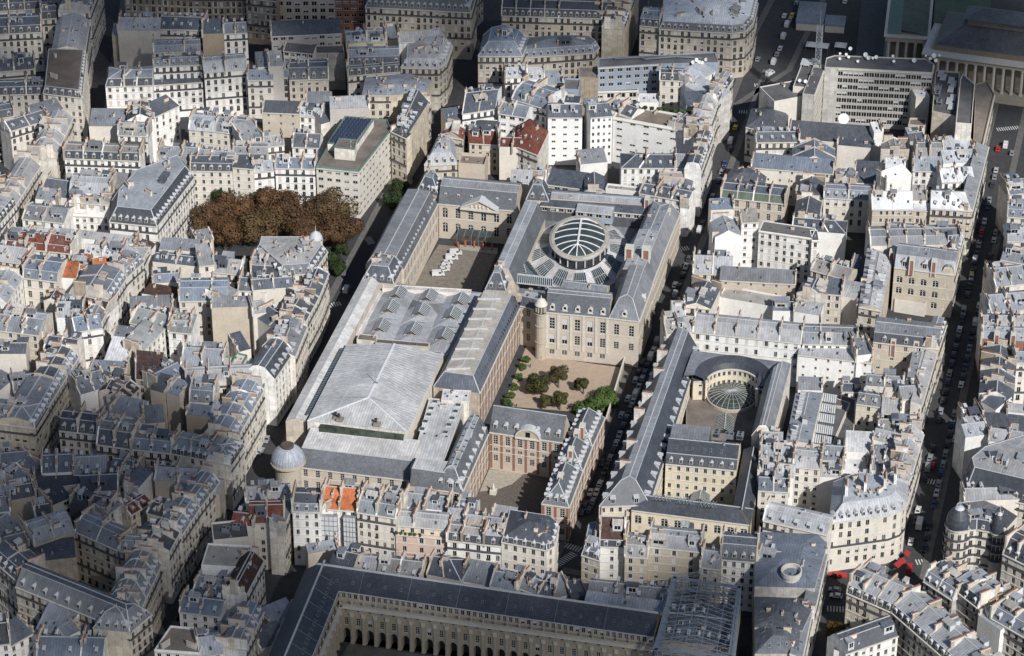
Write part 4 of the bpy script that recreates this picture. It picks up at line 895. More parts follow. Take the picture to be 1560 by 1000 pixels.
B('tan grid-fronted building with a flat green-edged roof on the library street',V('f',17,[-67.4,-99.4,-71.6,-71.7,-80.5,-73.1,-76.3,-100.8],rc='st',wc='c',pm='copper',fs='o',win='03'))
B('cream house with curved stone front on the library street above the black mansard',V('g',20,[-63.4,-67.9,-65,-47.6,-75,-48.4,-73.4,-68.7],rc='z',wc='c'))
B('stone courtyard house with closed shutters under a grey zinc roof at the left edge',V('g',19,[-177.1,-74.8,-158.3,-74.7,-158.4,-62.7,-177.2,-62.8],rc='z',wc='b',fs='o'))
B('dark blue roof strip behind a long wall at the left edge, lower middle',V('g',18,[-171.5,-89,-158.9,-86,-160.8,-78.2,-173.3,-81.2],rc='zd',wc='c',fs='n'))
B('dark blue-black gabled roof behind a stained party wall at the left',V('g',18,[-153.9,-81.2,-142.5,-81.4,-142.3,-71.4,-153.8,-71.2],rc='s',wc='c',fs='n'))
B('upper part of the long stone street front at the left, beside the dark gable',V('m',20,[-137.9,-106,-138.5,-86,-150.5,-86.4,-149.8,-106.4],rc='zd',sc='zb',ms=3,mi=2.4,wc='b'))
B('stone street front with ridged pale zinc roof and brown chimneys at the left',V('m',20,[-137,-132.9,-137.9,-106,-151.8,-106.4,-151,-133.3],rc='z',sc='zb',ms=2.6,mi=2,wc='b',pw=''))
B('corner house with pale blue mansard dormers and ridged zinc roof, lower left',V('m',20,[-153.5,-133.3,-137,-132.9,-137.3,-119.9,-153.8,-120.3],rc='z',sc='zb',ms=2.6,mi=1.6,wc='b',hip='R',win='01'))
B('zinc slopes and a cream attic in the courtyard behind the lower left corner house',V('g',19,[-153.3,-111.5,-146.4,-108.2,-151.2,-98.2,-158.1,-101.6],rc='z',wc='c',fs='o'))
B('pale stained party wall with a white box attic at the left edge',V('s',20,[-158.1,-115.4,-155.4,-104.5,-161.2,-103,-163.9,-113.9],rc='z',wc='w',fs='n'))
B('corner house with black slate mansard, blue dormers and one tall brown chimney, lower left',V('m',19,[-129.1,-130.9,-115.7,-130.2,-116.2,-119.2,-129.7,-119.9],sc='s',rc='s',ms=3.5,mi=2.5,wc='c',k=0.35,nd=4,pw='R'))
B('grey zinc-roofed house with three white dormers left of the party-walled zinc pair',V('m',19,[-113.5,-135.9,-101,-135.9,-101.1,-121.9,-113.6,-122],rc='z',sc='zd',ms=4.5,mi=3,wc='c',nd=3,pw='LR'))
B('blue-grey zinc house with three white dormers and tall party walls, left of the dome turret',V('m',19,[-101,-135.9,-87,-135.1,-87.6,-124.1,-101.7,-124.9],rc='z',sc='zb',ms=3.2,mi=2.2,wc='c',nd=3,pw='LR'))
B('long cream house with zinc roof and small dark dormers left of the dome turret',V('m',19,[-87,-135.1,-65.1,-136.8,-64.2,-124.8,-86,-123.1],rc='z',sc='s',ms=1.8,mi=0.9,wc='c',hip='R',win='01',nd=8,fs={'bay':2.9,'ww':1.1,'wh':2,'fh':3.3,'mix':'o'}),V('m',19,[-65.1,-136.8,-64.5,-124.7,-73.5,-124.3,-74,-136.3],rc='z',sc='s',ms=1.8,mi=0.9,wc='c'))
B('street house with balconies and blue zinc mansard facing the long library wing',V('m',20,[-67.4,-123.1,-67.5,-91.8,-79.5,-91.9,-79.4,-123.2],rc='zb',sc='zb',ms=3.4,mi=2.6,wc='c',pw='LR'))
B('blue zinc courtyard house with iron balconies behind the balconied street house',V('m',19,[-91.1,-103.3,-82.7,-102.3,-83.8,-92.4,-92.2,-93.3],rc='zb',sc='zb',ms=4,mi=1.6,wc='y',nd=2))
B('blue zinc roof west of the courtyard with iron balconies',V('g',19,[-104.8,-96.4,-98.3,-85.8,-106,-81.1,-112.5,-91.8],rc='zb',wc='c',fs='n'))
B('long blue-grey zinc roof with a pale strip and dark skylights north of the balcony courtyard',V('m',20,[-96,-92.5,-73.8,-84.9,-76.4,-77.3,-98.6,-84.9],rc='zl',sc='zb',ms=2.5,mi=2.5,wc='c',sk=4,dm=None))
B('brown brick blank wall in the middle of the lower left block',V('s',20,[-89.2,-112.6,-81,-112.3,-81.2,-107.3,-89.3,-107.6],rc='zb',wc='d',fs='n'))
B('pale stone blank wall beside the brown brick wall',V('s',20,[-80.9,-112.8,-74.3,-112.3,-74.9,-104.4,-81.5,-104.9],rc='zl',wc='g',fs='n'))
B('grey-brown blank wall tower left of the balcony courtyard',V('s',19,[-107,-99.2,-101.6,-100.2,-100.2,-92.3,-105.6,-91.4],rc='zd',wc='t',fs='n'))
B('tall grey-brown blank wall with white downpipes',V('s',19,[-101,-99.5,-95.7,-101,-93.7,-94.3,-99,-92.7],rc='zb',wc='t',fs='n'))
B('house with a dark brown tiled roof and two skylights left of the gravel terraces',V('s',18,[-114.9,-92.5,-106.7,-91.3,-108.7,-79.1,-119.1,-79.9],rc='tb',wc='b',fs='o',k=0.3))
B('dark brown narrow roof running beside the white party wall',V('g',18,[-119,-102.8,-119.3,-90.4,-125.3,-90.5,-125,-102.9],rc='tb',wc='c',fs='n'))
B('white wing with two columns of windows in the narrow courtyard, lower left block',V('g',18,[-113.5,-107.1,-111.4,-97.6,-119.2,-95.8,-121.3,-105.3],rc='tb',wc='w',fs='o'))
B('white courtyard house with three rows of windows right of the lane',V('s',20,[-113,-62.5,-104.5,-62.1,-104.9,-53.1,-113.4,-53.5],rc='zg',wc='w',fs={'bay':2.8,'ww':1.2,'wh':2.2,'fh':3.4,'mix':'o'}))
B('white courtyard wing in shallow perspective, left of the white courtyard house',V('s',20,[-117.3,-77.4,-114.8,-61,-122.8,-59.8,-125.2,-76.2],rc='zg',wc='w',fs='o'))
B('cream party wall with downpipes below the ridged zinc roof',V('s',18,[-132.6,-68.4,-118.7,-68,-118.9,-62,-132.8,-62.4],rc='z',wc='c',fs='n'))
B('bright white zinc roof with blue skylight strip left of the dark brown roof',V('s',17,[-130.4,-84.5,-121.8,-84.2,-122.3,-71.2,-130.9,-71.5],rc='zw',wc='w',fs='n'))
B('low white walls with terracotta pots and zinc roofs on the lane',V('s',18,[-132.1,-92.3,-119.3,-90.9,-119.9,-85,-132.7,-86.3],rc='zb',wc='w',fs='n'))
B('blue zinc roofs stepping down to the lane, lower left',V('g',18,[-130.4,-106.7,-122.4,-99.1,-131.3,-89.7,-139.4,-97.2],rc='zb',wc='w',fs='n'))
B('pale zinc sheet roof below the white party wall, lower left block',V('s',19,[-116.2,-116,-104.9,-117.6,-103.8,-109.7,-115,-108],rc='zl',wc='w',fs='n'))
B('ridged zinc roof between two white party walls, lower left block',V('s',19,[-101.9,-120.2,-95.3,-117.5,-98.3,-110.1,-104.9,-112.8],rc='z',wc='c',fs='n'))
B('striped zinc roof left of the gravel terraces on the library street',V('g',17,[-102.9,-78.5,-88.2,-76.4,-90,-63.5,-104.7,-65.6],rc='z',wc='b',fs='n'))
B('flat gravel roof with green edge, western one of the gravel terraces',V('f',17,[-92.1,-78.2,-85.3,-78.3,-85.6,-69.6,-92.5,-70.1],rc='st',wc='c',pm='copper',win=''))
B('flat gravel roof with green edge, middle one of the gravel terraces',V('f',18,[-84.8,-79.7,-80.8,-79.5,-81,-68.9,-85.3,-68.2],rc='st',wc='c',pm='copper',win=''))
B('flat gravel roof with green edge, eastern one of the gravel terraces',V('f',17,[-80,-78.1,-72.6,-77.3,-73.9,-69.1,-79.9,-69.4],rc='st',wc='c',pm='copper',win=''))
B('grey slab roof above the gravel terraces',V('s',19,[-84.3,-68.4,-80.8,-65.2,-86.9,-58.6,-90.4,-61.8],rc='zd',wc='c',fs='n'))
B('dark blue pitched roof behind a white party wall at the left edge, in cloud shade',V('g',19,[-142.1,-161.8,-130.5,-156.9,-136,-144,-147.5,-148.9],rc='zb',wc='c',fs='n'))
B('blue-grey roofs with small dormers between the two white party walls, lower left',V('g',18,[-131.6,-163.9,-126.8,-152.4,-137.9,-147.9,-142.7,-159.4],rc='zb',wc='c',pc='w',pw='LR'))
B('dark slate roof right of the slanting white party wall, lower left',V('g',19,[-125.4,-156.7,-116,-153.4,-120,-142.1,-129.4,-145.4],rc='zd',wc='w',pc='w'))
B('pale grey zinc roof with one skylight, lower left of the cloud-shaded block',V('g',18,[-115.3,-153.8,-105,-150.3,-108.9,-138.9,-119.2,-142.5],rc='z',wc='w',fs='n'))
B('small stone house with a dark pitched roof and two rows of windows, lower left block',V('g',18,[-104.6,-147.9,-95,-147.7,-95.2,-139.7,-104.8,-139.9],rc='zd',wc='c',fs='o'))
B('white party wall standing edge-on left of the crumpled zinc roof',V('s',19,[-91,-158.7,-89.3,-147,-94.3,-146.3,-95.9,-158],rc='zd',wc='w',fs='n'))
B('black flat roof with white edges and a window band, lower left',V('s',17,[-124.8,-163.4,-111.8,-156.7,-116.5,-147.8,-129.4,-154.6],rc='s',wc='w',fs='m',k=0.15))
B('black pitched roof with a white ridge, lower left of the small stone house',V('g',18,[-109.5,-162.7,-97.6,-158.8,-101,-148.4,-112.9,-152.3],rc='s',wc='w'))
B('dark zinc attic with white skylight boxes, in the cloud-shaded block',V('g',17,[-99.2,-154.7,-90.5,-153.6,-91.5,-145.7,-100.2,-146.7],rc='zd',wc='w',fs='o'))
B('crumpled blue zinc roofs in front of the row of small dark dormers',V('g',18,[-87.7,-150.3,-73.5,-148.4,-74.7,-139.5,-88.8,-141.3],rc='zl',wc='t',fs='n'))
B('beige blank wall below the crumpled zinc roofs',V('s',18,[-78.9,-153.8,-70.6,-153.4,-70.9,-147.4,-79.2,-147.8],rc='z',wc='t',fs='n'))
B('pale zinc roof with small windows left of the dome turret street',V('g',18,[-73.1,-154,-63.9,-152.8,-65.1,-143.8,-74.3,-145],rc='zl',wc='t',fs='n'))
B('white wall and zinc roof at the left edge above the U-shaped block',V('g',19,[-133.9,-182.3,-127.6,-179.8,-131.4,-170.5,-137.6,-173],rc='z',wc='w',fs='n'))
B('grey-brown tower wall with a dark roof above the U-shaped block',V('g',21,[-116.8,-184,-112.4,-181.5,-116.4,-174.6,-120.8,-177.1],rc='s',wc='t',fs='n'))
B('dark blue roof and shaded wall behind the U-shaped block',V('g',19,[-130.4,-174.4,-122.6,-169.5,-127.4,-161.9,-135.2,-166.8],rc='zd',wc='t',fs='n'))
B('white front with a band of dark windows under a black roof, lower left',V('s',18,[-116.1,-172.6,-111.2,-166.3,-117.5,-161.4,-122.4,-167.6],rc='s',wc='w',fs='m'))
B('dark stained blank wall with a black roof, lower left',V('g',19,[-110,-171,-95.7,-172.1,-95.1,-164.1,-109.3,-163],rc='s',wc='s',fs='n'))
B('narrow white house end beside the dark stained wall',V('s',19,[-95.3,-174,-92.8,-166.9,-98.5,-164.9,-101,-172],rc='z',wc='w',fs='o'))
B('small dark red tiled roof above a stone wall, lower left',V('g',17,[-89.1,-170.1,-84.7,-161.5,-90.9,-158.3,-95.3,-166.9],rc='tr',wc='t',fs='o'))
B('stone party wall with pots and black roofs left of the dark diagonal street',V('g',20,[-82.8,-171.4,-70.1,-173.8,-68.6,-166,-81.3,-163.6],rc='s',wc='t',fs='n'))
B('stone street house with a black studio roof and white terrace, on the dark diagonal street',V('g',21,[-68,-191.8,-68.2,-178.3,-81.2,-178.5,-81,-192],rc='s',wc='c'))
B('stone street house with blue zinc slope on the dark diagonal street',V('m',20,[-67.5,-180.6,-66.7,-164.6,-76.7,-164.1,-77.5,-180.1],rc='zb',sc='zb',ms=3,mi=2.5,wc='c',pw='LR'))
B('pale street house with small zinc gables at the top of the dark diagonal street',V('m',20,[-66.7,-164.6,-65.1,-148.9,-74,-148,-75.7,-163.6],rc='zb',sc='zb',ms=3,mi=2.5,wc='c',pw='LR'))
B('U-shaped stone block with a long mansard and planted balcony in the lower left corner',V('m',21,[-109.5,-220.7,-65.9,-234.8,-62.5,-224.4,-106.1,-210.2],rc='zd',sc='z',ms=5,mi=3.6,wc='b',win='01',pw='',hip='R',sk=8,nd=10,dm='gable'),V('m',21,[-65.9,-234.8,-68.2,-198.7,-80.2,-199.4,-77.9,-235.6],rc='z',sc='z',ms=4.5,mi=3.4,wc='b',pw='R',hip='L',sk=4,pc='c'),V('m',20,[-102.2,-186.8,-85,-193.5,-81,-183.2,-98.2,-176.5],rc='z',sc='zl',ms=3.5,mi=3.2,wc='b',pw='LR',dm=None),V('m',20,[-112.5,-196.8,-102.2,-186.8,-110.5,-178.1,-120.9,-188.1],rc='zl',sc='zl',ms=3.5,mi=3.2,wc='b',pw='L',dm=None),V('s',18,[-111.7,-203.9,-97.9,-197.7,-102,-188.5,-115.8,-194.7],rc='zd',wc='b',pw='',win='',k=0.1),V('m',20,[-84.2,-193.8,-74.1,-192.8,-74.9,-184.8,-85,-185.8],rc='z',sc='z',ms=3,mi=2,wc='b',pw='L'),g=None)
B('slate roof with white dormers left of the U-shaped block',V('m',20,[-123.9,-206.7,-110.6,-216.7,-103.4,-207.1,-116.7,-197.1],rc='zd',sc='zd',ms=3,mi=2,wc='b',pw='R'))
B('pale zinc roofs at the left edge above the U-shaped block planted balcony',V('g',19,[-126.6,-197.3,-122,-186.4,-131.2,-182.5,-135.8,-193.4],rc='z',wc='w',fs='n'))
B('ridged zinc house with one dark dormer left of the U-shaped block',V('g',19,[-120,-200.5,-114.6,-196.3,-120.1,-189.2,-125.5,-193.4],rc='z',wc='g',fs='n'))
B('dark flat roof corner at the lower left edge, in front of the white courtyard',V('g',19,[-107,-249,-101.3,-246.3,-106.9,-234.6,-112.6,-237.3],rc='s',wc='w',fs='o'))
B('white courtyard wing with black windows in the bottom left corner',V('s',17,[-102.1,-245.6,-97.2,-237.1,-104.1,-233.1,-109,-241.7],rc='zd',wc='w',fs='o'))
B('white courtyard front with dark windows under a zinc roof, bottom left corner',V('s',17,[-97.3,-237.4,-86,-238.2,-85.1,-226.2,-96.5,-225.4],rc='z',wc='w',fs='o'))
B('tall white chimney wall at the bottom left in front of the U-shaped block',V('s',20,[-84.8,-240.6,-81.9,-236.3,-86,-233.5,-88.9,-237.8],rc='z',wc='w',fs='n'))
B('blue zinc roof with a white chimney row at the bottom edge, left',V('g',17,[-92.1,-248.1,-71.9,-244.1,-74.2,-232.3,-94.4,-236.3],rc='zb',wc='w',fs='n'))
B('tall white blank walled house with grey zinc terrace roof, left of the palace wing',V('f',22,[-54.8,-198.1,-40.5,-196.1,-42.2,-184.2,-56.5,-186.2],rc='gr',wc='w',fs='n'),V('m',22,[-36.3,-209,-36.3,-190.3,-44.3,-190.3,-44.3,-209],rc='tb',sc='z',ms=3,mi=3,wc='w'))
B('black flat roof with white ducts above the tall white blank walled house',V('f',19,[-56.8,-180.5,-46,-175.9,-49.9,-166.7,-60.6,-171.2],rc='gd',wc='c',fs='n',hv=((0.4,0.5),(0.7,0.6))))
B('dark red-brown roof with pale chimneys left of the red-brown mansard, above the palace wing',V('g',19,[-54.5,-169.6,-46.9,-169.3,-47.3,-161.3,-54.8,-161.6],rc='tr',wc='c',fs='n'))
B('rounded blue-grey zinc roof in front of the tall white blank wall',V('g',18,[-55.1,-206.2,-41.3,-206.6,-41,-196.6,-54.9,-196.2],rc='z',wc='g',fs='n'))
B('blue zinc gable with white front attic, lower left of the palace wing',V('g',18,[-55.9,-217.4,-42.5,-216.9,-42.8,-206.9,-56.3,-207.4],rc='zb',wc='w',fs='o'))
B('small white tower house with a hipped zinc cap, left of the palace wing',V('h',18,[-40.8,-221.9,-33.5,-222,-33.5,-214,-40.8,-213.9],rc='zb',wc='w',fs='o',win='01'))
B('house with flat brown gravel roof and white edge, bottom, left of the palace wing',V('f',20,[-55.9,-240.7,-41.7,-239,-42.7,-226.9,-55,-228],rc='br',wc='w',win='all',fs='o',poly=1))
B('zinc slope with white dormers at the bottom edge beside the brown gravel roof',V('g',19,[-41.9,-238.6,-35.3,-235.2,-40.2,-225.4,-46.9,-228.8],rc='zl',wc='w'))
B('white street front in shade beside the palace wing at the bottom',V('m',19,[-29.1,-232,-29.5,-212.4,-38.5,-212.6,-38.1,-232.2],rc='zb',sc='zb',wc='w',ms=3,mi=2))
B('small house with grey hipped zinc roof on the middle street above the tan arched court',V('h',14,[60.7,103.3,77.7,104.6,77.3,112.6,71.7,118.1,62.6,116.7],rc='zd',wc='w',k=0.4,win='0',fs='o',poly=1))
B('tan stone court range with arched ground floor and a grey roof with skylight band',V('m',14,[62.5,92,87.9,92.6,87.7,104.6,62.3,104],rc='zd',sc='gn',ms=2.5,mi=1.6,wc='t',dm=None,fs='p'))
B('low cream walls and zinc roofs on the east kerb of middle street',V('s',13,[60.2,82.8,68.8,85.6,67,91.3,58.3,88.5],rc='zb',wc='c',fs='n'))
B('white house with pale zinc gable and a dark roof garden on middle street',V('g',19,[67.2,52.1,76.8,55.8,72.6,67,63,63.4],ax='y',rc='zl',wc='w',fs='n'))
B('white tower house with a single column of windows on the east of middle street',V('s',22,[75.9,60.3,82.2,62.5,79.9,69.1,73.6,66.9],rc='zg',wc='ww',fs={'bay':3.0,'ww':1.1,'wh':1.5,'fh':3.2,'mix':'o'}))
B('long white building with four rows of windows and a dark flat roof edge',V('f',20,[82.9,58.8,103.4,57.8,103.8,65.8,83.3,66.8],rc='gd',wc='ww',fs='o',ph=0.3),V('f',20,[103.7,56.2,106.5,56.9,104.6,64.7,101.8,64],rc='gd',wc='w',fs='o',ph=0.3))
B('zinc roofs with pale stacks stepping down to middle street, east side',V('g',16,[63.1,28.9,77.7,31.1,75.5,45,61,42.8],rc='zl',wc='c'))
B('dark grey hipped roof above the white dormered row east of middle street',V('g',17,[63.5,2.8,74.5,3.5,75.4,18.1,65.4,21.4],ax='y',rc='zd',wc='c',k=0.4))
B('long tan wall with small scattered windows east of middle street',V('s',17,[73.9,24.7,102,28.3,101.1,35.2,73,31.6],rc='z',wc='t',fs='s'))
B('pale low roof and parapet in front of the long tan wall',V('f',13,[75,17.8,96.6,15.6,97.5,24.5,75.9,26.8],rc='gr',wc='w',fs='n'))
B('narrow white house end with zinc slope at the start of the white dormered row',V('g',18,[61.6,-6.1,66.5,-5,63.9,5.7,59.1,4.6],rc='zl',wc='w'))
B('dark grey zinc range with three pale chimneys running along the tan arched court',V('g',14,[102.8,81.7,100.7,113.3,90.7,112.6,92.8,81],rc='zd',wc='c',fs='o'))
B('cream court range with six arched white dormers and tall windows',V('m',15,[102.1,99.5,121.3,101.7,120.3,110.7,101,108.4],rc='zb',sc='zb',ms=3,mi=2,wc='c',dm='round',nd=6,fs={'bay':3.0,'ww':1.3,'wh':2.8,'fh':4.2,'mix':'o'}))
B('grey hipped roof and white lean-to below the dark grey range',V('g',13,[93.5,75.1,114.3,76.7,113.5,86.7,92.8,85.1],rc='zd',wc='w',hip='R',fs='n'))
B('small pavilion with a timber-barred gable opening near the long low roof',V('g',15,[104,114.3,112.3,113.1,113.7,122,105.3,123.2],ax='y',rc='zd',wc='c',fs='n'))
B('dark grey lean-to roof right of the timber-barred gable',V('s',14,[112,116,121.7,117.2,120.2,129.1,110.5,127.9],rc='zd',wc='c',fs='n'))
B('long cream wall with zinc roof above the timber-barred gable',V('s',16,[70.5,115.2,103.1,117.3,102.6,125.3,70,123.2],rc='zb',wc='c',fs='s'))
B('stone house with brilliant white roof and small orange-shuttered window on the left',V('g',20,[122.9,85.6,138.4,89.4,135.1,103,119.6,99.2],rc='w',wc='b',pc='c',k=0.6,fs={'bay':2.0,'ww':0.95,'wh':1.6,'fh':3.2,'mix':'o'}))
B('recessed stone front with orange shutters between the two brilliant white roofs',V('s',18,[138.2,92.6,144.6,93.5,144,97.5,137.6,96.6],rc='w',wc='b',fs='o'))
B('corner house with brilliant white roof and a long iron balcony on the right street',V('g',20,[144.6,91.7,160.6,93.6,158.8,108.5,142.8,106.6],rc='w',wc='b',hip='R',k=0.5,win='01',pw=''))
B('white courtyard front between the two brilliant white roofs',V('s',20,[137.4,96.4,142.6,97.7,140.7,105.4,135.5,104.2],rc='zg',wc='w',fs='o'))
B('tall white and tan chimney walls behind the first brilliant white roof',V('s',21,[125.7,106.4,134.3,115.6,129.9,119.7,121.3,110.5],rc='w',wc='w',fs='n'))
B('white house with two rows of windows above the brilliant white roofs',V('s',20,[134.4,120.3,145.7,122.3,144.3,130.2,133,128.2],rc='zl',wc='w',fs='o'))
B('white and brown chimney clutter on roofs beside the right street, top',V('g',20,[146.7,113.3,159,117.7,154.9,129,142.7,124.6],rc='zw',wc='w'))
B('shaded street front of the white-roofed houses on the right street',V('s',20,[160.6,93.6,161.3,147.1,156.3,147.2,155.6,93.7],rc='zl',wc='c',win='0'))
B('zinc roofed stone house with inner mansard dormers above the gabled dormer house',V('m',20,[126,57.9,159.2,67.3,155.7,79.8,122.5,70.5],rc='z',sc='z',ms=2.5,mi=2.5,wc='c',nd=5,fs='n'),V('m',20,[131.7,66.6,151.4,68,150.8,76,131.1,74.5],sc='s',rc='z',wc='c',nd=5,ms=2.6,fs='n'),V('g',20,[151.7,65.4,158.5,73.7,152.3,78.8,145.5,70.5],rc='z',wc='c',win=''))
B('large tan stone house with three gabled triple dormers, brick chimneys and arched windows',V('m',19,[136.6,45.9,159.2,45.6,159.3,59.6,136.7,59.9],rc='z',sc='zl',ms=4.2,mi=2.6,wc='b',nd=3,ds=1.5,k=0.4,pw='',fs={'bay':4.15,'ww':2.3,'wh':2.7,'fh':4.7,'mix':'l','top':3.6,'skip':0},wm=('arch',)),g=None)
B('shaded street side of the gabled dormer house on the right street',V('m',19,[159.2,45.6,159.6,73.1,154.6,73.2,154.2,45.7],rc='z',wc='b'))
B('long pale zinc wing with a hipped skylight end west of the arched-window court',V('g',18,[127.4,16.1,135.9,15.2,135.1,54.7,124.3,62.4],ax='y',rc='zl',wc='b',k=0.35,pw='',hip='R',sk=4))
B('rough tan stone end wall below the long pale zinc wing',V('s',15,[126.7,18.2,134.7,19.6,134.1,23.5,126,22.2],rc='z',wc='t',fs='n'))
B('flat brown courtyard terrace with pale walls inside the arched-window house',V('f',5,[137.8,45.1,149.5,44.2,150.2,53.1,138.5,54.1],rc='br',wc='c',fs='n'))
B('zinc roofs with red chimney pots between the long white building and the zinc wing',V('g',17,[106,40.1,120.5,35.9,123,44.6,108.5,48.8],rc='zg',wc='t'))
B('shaded courtyard gap with dark roof left of the long pale zinc wing',V('s',10,[119.5,46.3,124,46.1,124.6,60.1,120,60.3],rc='zd',wc='t',fs='n'))
B('tan courtyard house with three rows of windows and a zinc shed roof',V('s',18,[113.8,22.5,120.1,22.8,119.8,30.8,113.5,30.5],rc='zd',wc='t',fs='o'))
B('cream blank wall block beside the tan courtyard house',V('s',16,[118.8,25.9,125.7,25,126.7,32.9,119.8,33.8],rc='zl',wc='c',fs='n'))
B('blue-grey barrel of zinc roof east of the long tan wall',V('g',18,[103.7,20.1,114.7,19,115.5,27.9,104.5,29],ax='y',rc='zb',wc='c',fs='n'))
B('low pale zinc roof left of the blue-grey barrel roof',V('g',15,[96.5,11,104,12.5,102.6,19.4,95.1,17.8],rc='zb',wc='w',fs='n'))
B('white stepped walls under zinc in front of the blue-grey barrel roof',V('s',16,[104.3,10.6,114.2,9.9,114.6,15.9,104.7,16.5],rc='zl',wc='w',fs='n'))
B('cream corner facade with iron balcony at the right edge, east of the right street',V('m',20,[174.2,92.3,181.9,93,180.9,103,173.2,102.2],rc='zb',sc='zb',wc='c'))
B('pale zinc roofs at the right edge above the cream balcony facade',V('g',20,[173.1,109.9,180.1,113,175.3,123.9,168.3,120.9],rc='zb',wc='c'))
B('pale zinc roof with dark bars at the right edge, east of the right street',V('g',20,[176,73.9,183.6,75.1,181.9,86,174.3,84.8],rc='zl',wc='c'))
B('zinc roof with tan chimney walls at the right edge, upper of the ridge-roofed pair',V('g',19,[174.8,61,185.2,59.6,186.6,70.5,176.2,71.9],rc='z',wc='c'))
B('ridged zinc roof with tan chimney walls at the right edge, lower of the ridge-roofed pair',V('g',19,[175.2,40.7,186.4,45.9,180.5,58.6,169.3,53.4],rc='z',wc='c'))
B('ridged zinc roof with white strip at the right edge, above the brick chimney house',V('g',19,[175.3,22,188.1,27.6,183,39.5,170.1,34],rc='z',wc='c'))
B('zinc roof behind two large brick chimneys at the right edge',V('g',19,[173.6,8.3,189.6,11.6,187.2,23.3,171.2,20.1],rc='zl',wc='c'))
B('long white building with zinc roof and many small dormers above the glass-domed court',V('m',19,[71.5,-16.9,110.8,-15.3,110.3,-3.3,71,-4.9],rc='zl',sc='zl',ms=3.2,mi=3.2,wc='ww',nd=12,pw='LR',ch=2,fs={'bay':3.3,'ww':1.2,'wh':2.1,'fh':4.0,'mix':'o'},dm='gable'))
B('pale zinc roof with brown chimneys at the left end of the long white dormered building',V('g',19,[62.5,-20.6,71.5,-16.9,67.2,-6.7,58.3,-10.4],rc='zl',wc='c'))
B('white house with three zinc dormers right of the long white dormered building',V('m',19,[111.4,-15.4,130.7,-11.9,128.6,-0.1,109.2,-3.6],rc='z',sc='z',ms=3,mi=3,wc='w',nd=3))
B('white box attics with dishes and ladders beside the large stone house',V('s',19,[131.6,-18.7,136.8,-16.3,133,-8.2,127.8,-10.6],rc='z',wc='w',fs='n'))
B('long white low building with scattered small windows right of the glass-domed court',V('s',16,[110.3,-18.4,136.9,-17.7,136.8,-12.7,110.1,-13.4],rc='zl',wc='w',fs='s'))
B('large stone house with dormers, brick chimneys and arched ground floor windows, on the right street',V('m',19,[136,-8.2,159.5,-7.5,159.1,6.5,135.6,5.8],rc='z',sc='s',ms=3.2,mi=1.6,wc='b',nd=3,pw='',fs={'bay':4.3,'ww':1.3,'wh':1.9,'fh':4.3,'mix':'o'}),V('m',19,[159.5,-7.5,160.4,9.6,154.4,9.9,153.6,-7.2],rc='z',wc='b'),g=None)
B('bright zinc street wing with pale ridge below the large stone house',V('g',17,[150.5,-26.6,157.2,-26.7,157.6,-9.2,150.4,-8.4],ax='y',rc='zl',wc='w',k=0.3,pw=''))
B('narrow lit street front beside the bright zinc street wing',V('s',17,[157.9,-42.4,159.2,-4.7,155.2,-4.6,153.9,-42.2],rc='zl',wc='c',win='0'))
B('small grey zinc gable with two windows below the long white low building',V('g',11,[128.4,-31.1,135.2,-30,134.3,-24.1,127.4,-25.1],rc='zd',wc='w',fs='o'))
B('low white outbuilding with a zinc shed roof below the long white low building',V('s',10,[112.9,-32.1,121.3,-30.6,120.3,-24.7,111.9,-26.1],rc='z',wc='w',fs='o'))
B('long flat zinc roof with paired chimneys right of the glass-domed court wall',V('g',15,[114.8,-73.8,123.4,-72.2,122.6,-39.9,113.3,-42.1],ax='y',rc='z',wc='c',k=0.15,pw='',sk=3))
B('low glazed workshop roof with zigzag skylights beside the long flat zinc roof',V('f',11,[123.4,-66.7,130,-67.3,132.4,-38,121.7,-33.8],rc='gd',wc='c',win='',ph=0.2))
B('shaded courtyard roof right of the zigzag skylights',V('f',9,[129.1,-60.2,136.3,-56.2,133.8,-32.3,128.3,-30.2,128.3,-42.7],rc='gd',wc='c',win='',ph=0.2,ch=0,poly=1))
B('yellow courtyard house with four rows of windows, right of the zigzag skylights',V('g',18,[135.6,-48.4,144.3,-48.5,144.4,-39.5,135.7,-39.4],rc='z',wc='y',fs={'bay':2.6,'ww':1.1,'wh':1.7,'fh':3.1,'mix':'o'},k=0.4))
B('grey zinc roof behind the yellow courtyard house',V('g',18,[137.2,-36,150.3,-34.5,149.4,-26.6,136.3,-28],rc='z',wc='c',fs='n'))
B('white wall with tiny windows and zinc roof, below the bright zinc wing',V('g',17,[150.2,-40.3,156.8,-38.1,154,-29.6,147.4,-31.7],rc='z',wc='w',fs='s'))
B('stone attic house right of the yellow courtyard house',V('s',18,[144.8,-52.1,151.6,-51.5,151,-44.6,144.2,-45.1],rc='zl',wc='g',fs='o'))
B('brown-stained zinc roof with white chimneys below the stone attic house',V('g',17,[145.5,-61.9,153.9,-59.8,152,-52.1,143.7,-54.1],rc='zg',wc='c'))
B('dark skylit shed roof beside the right street, below the white wall',V('g',16,[151.9,-53.3,158.3,-51.8,157.1,-46.9,150.7,-48.5],rc='s',wc='c',fs='n'))
B('white stone corner of street front under zinc near the dark skylit shed',V('s',18,[154.8,-63.3,159.9,-61.5,158.3,-56.8,153.2,-58.6],rc='zl',wc='w',fs='n'))
B('white block with a small glazed roof, near the right street',V('g',18,[143.8,-69.2,155,-71.3,156.5,-63.5,145.3,-61.3],rc='zl',wc='w',fs='n'))
B('white flat-walled block below the yellow courtyard house',V('s',17,[135.9,-77.1,145.1,-75.9,144,-67,134.7,-68.2],rc='zw',wc='w',fs='n'))
B('white wall with iron balcony behind zinc roofs near the right street',V('s',18,[144.8,-76.4,156.6,-75.2,156.3,-72.2,144.5,-73.5],rc='z',wc='w',fs='n'))
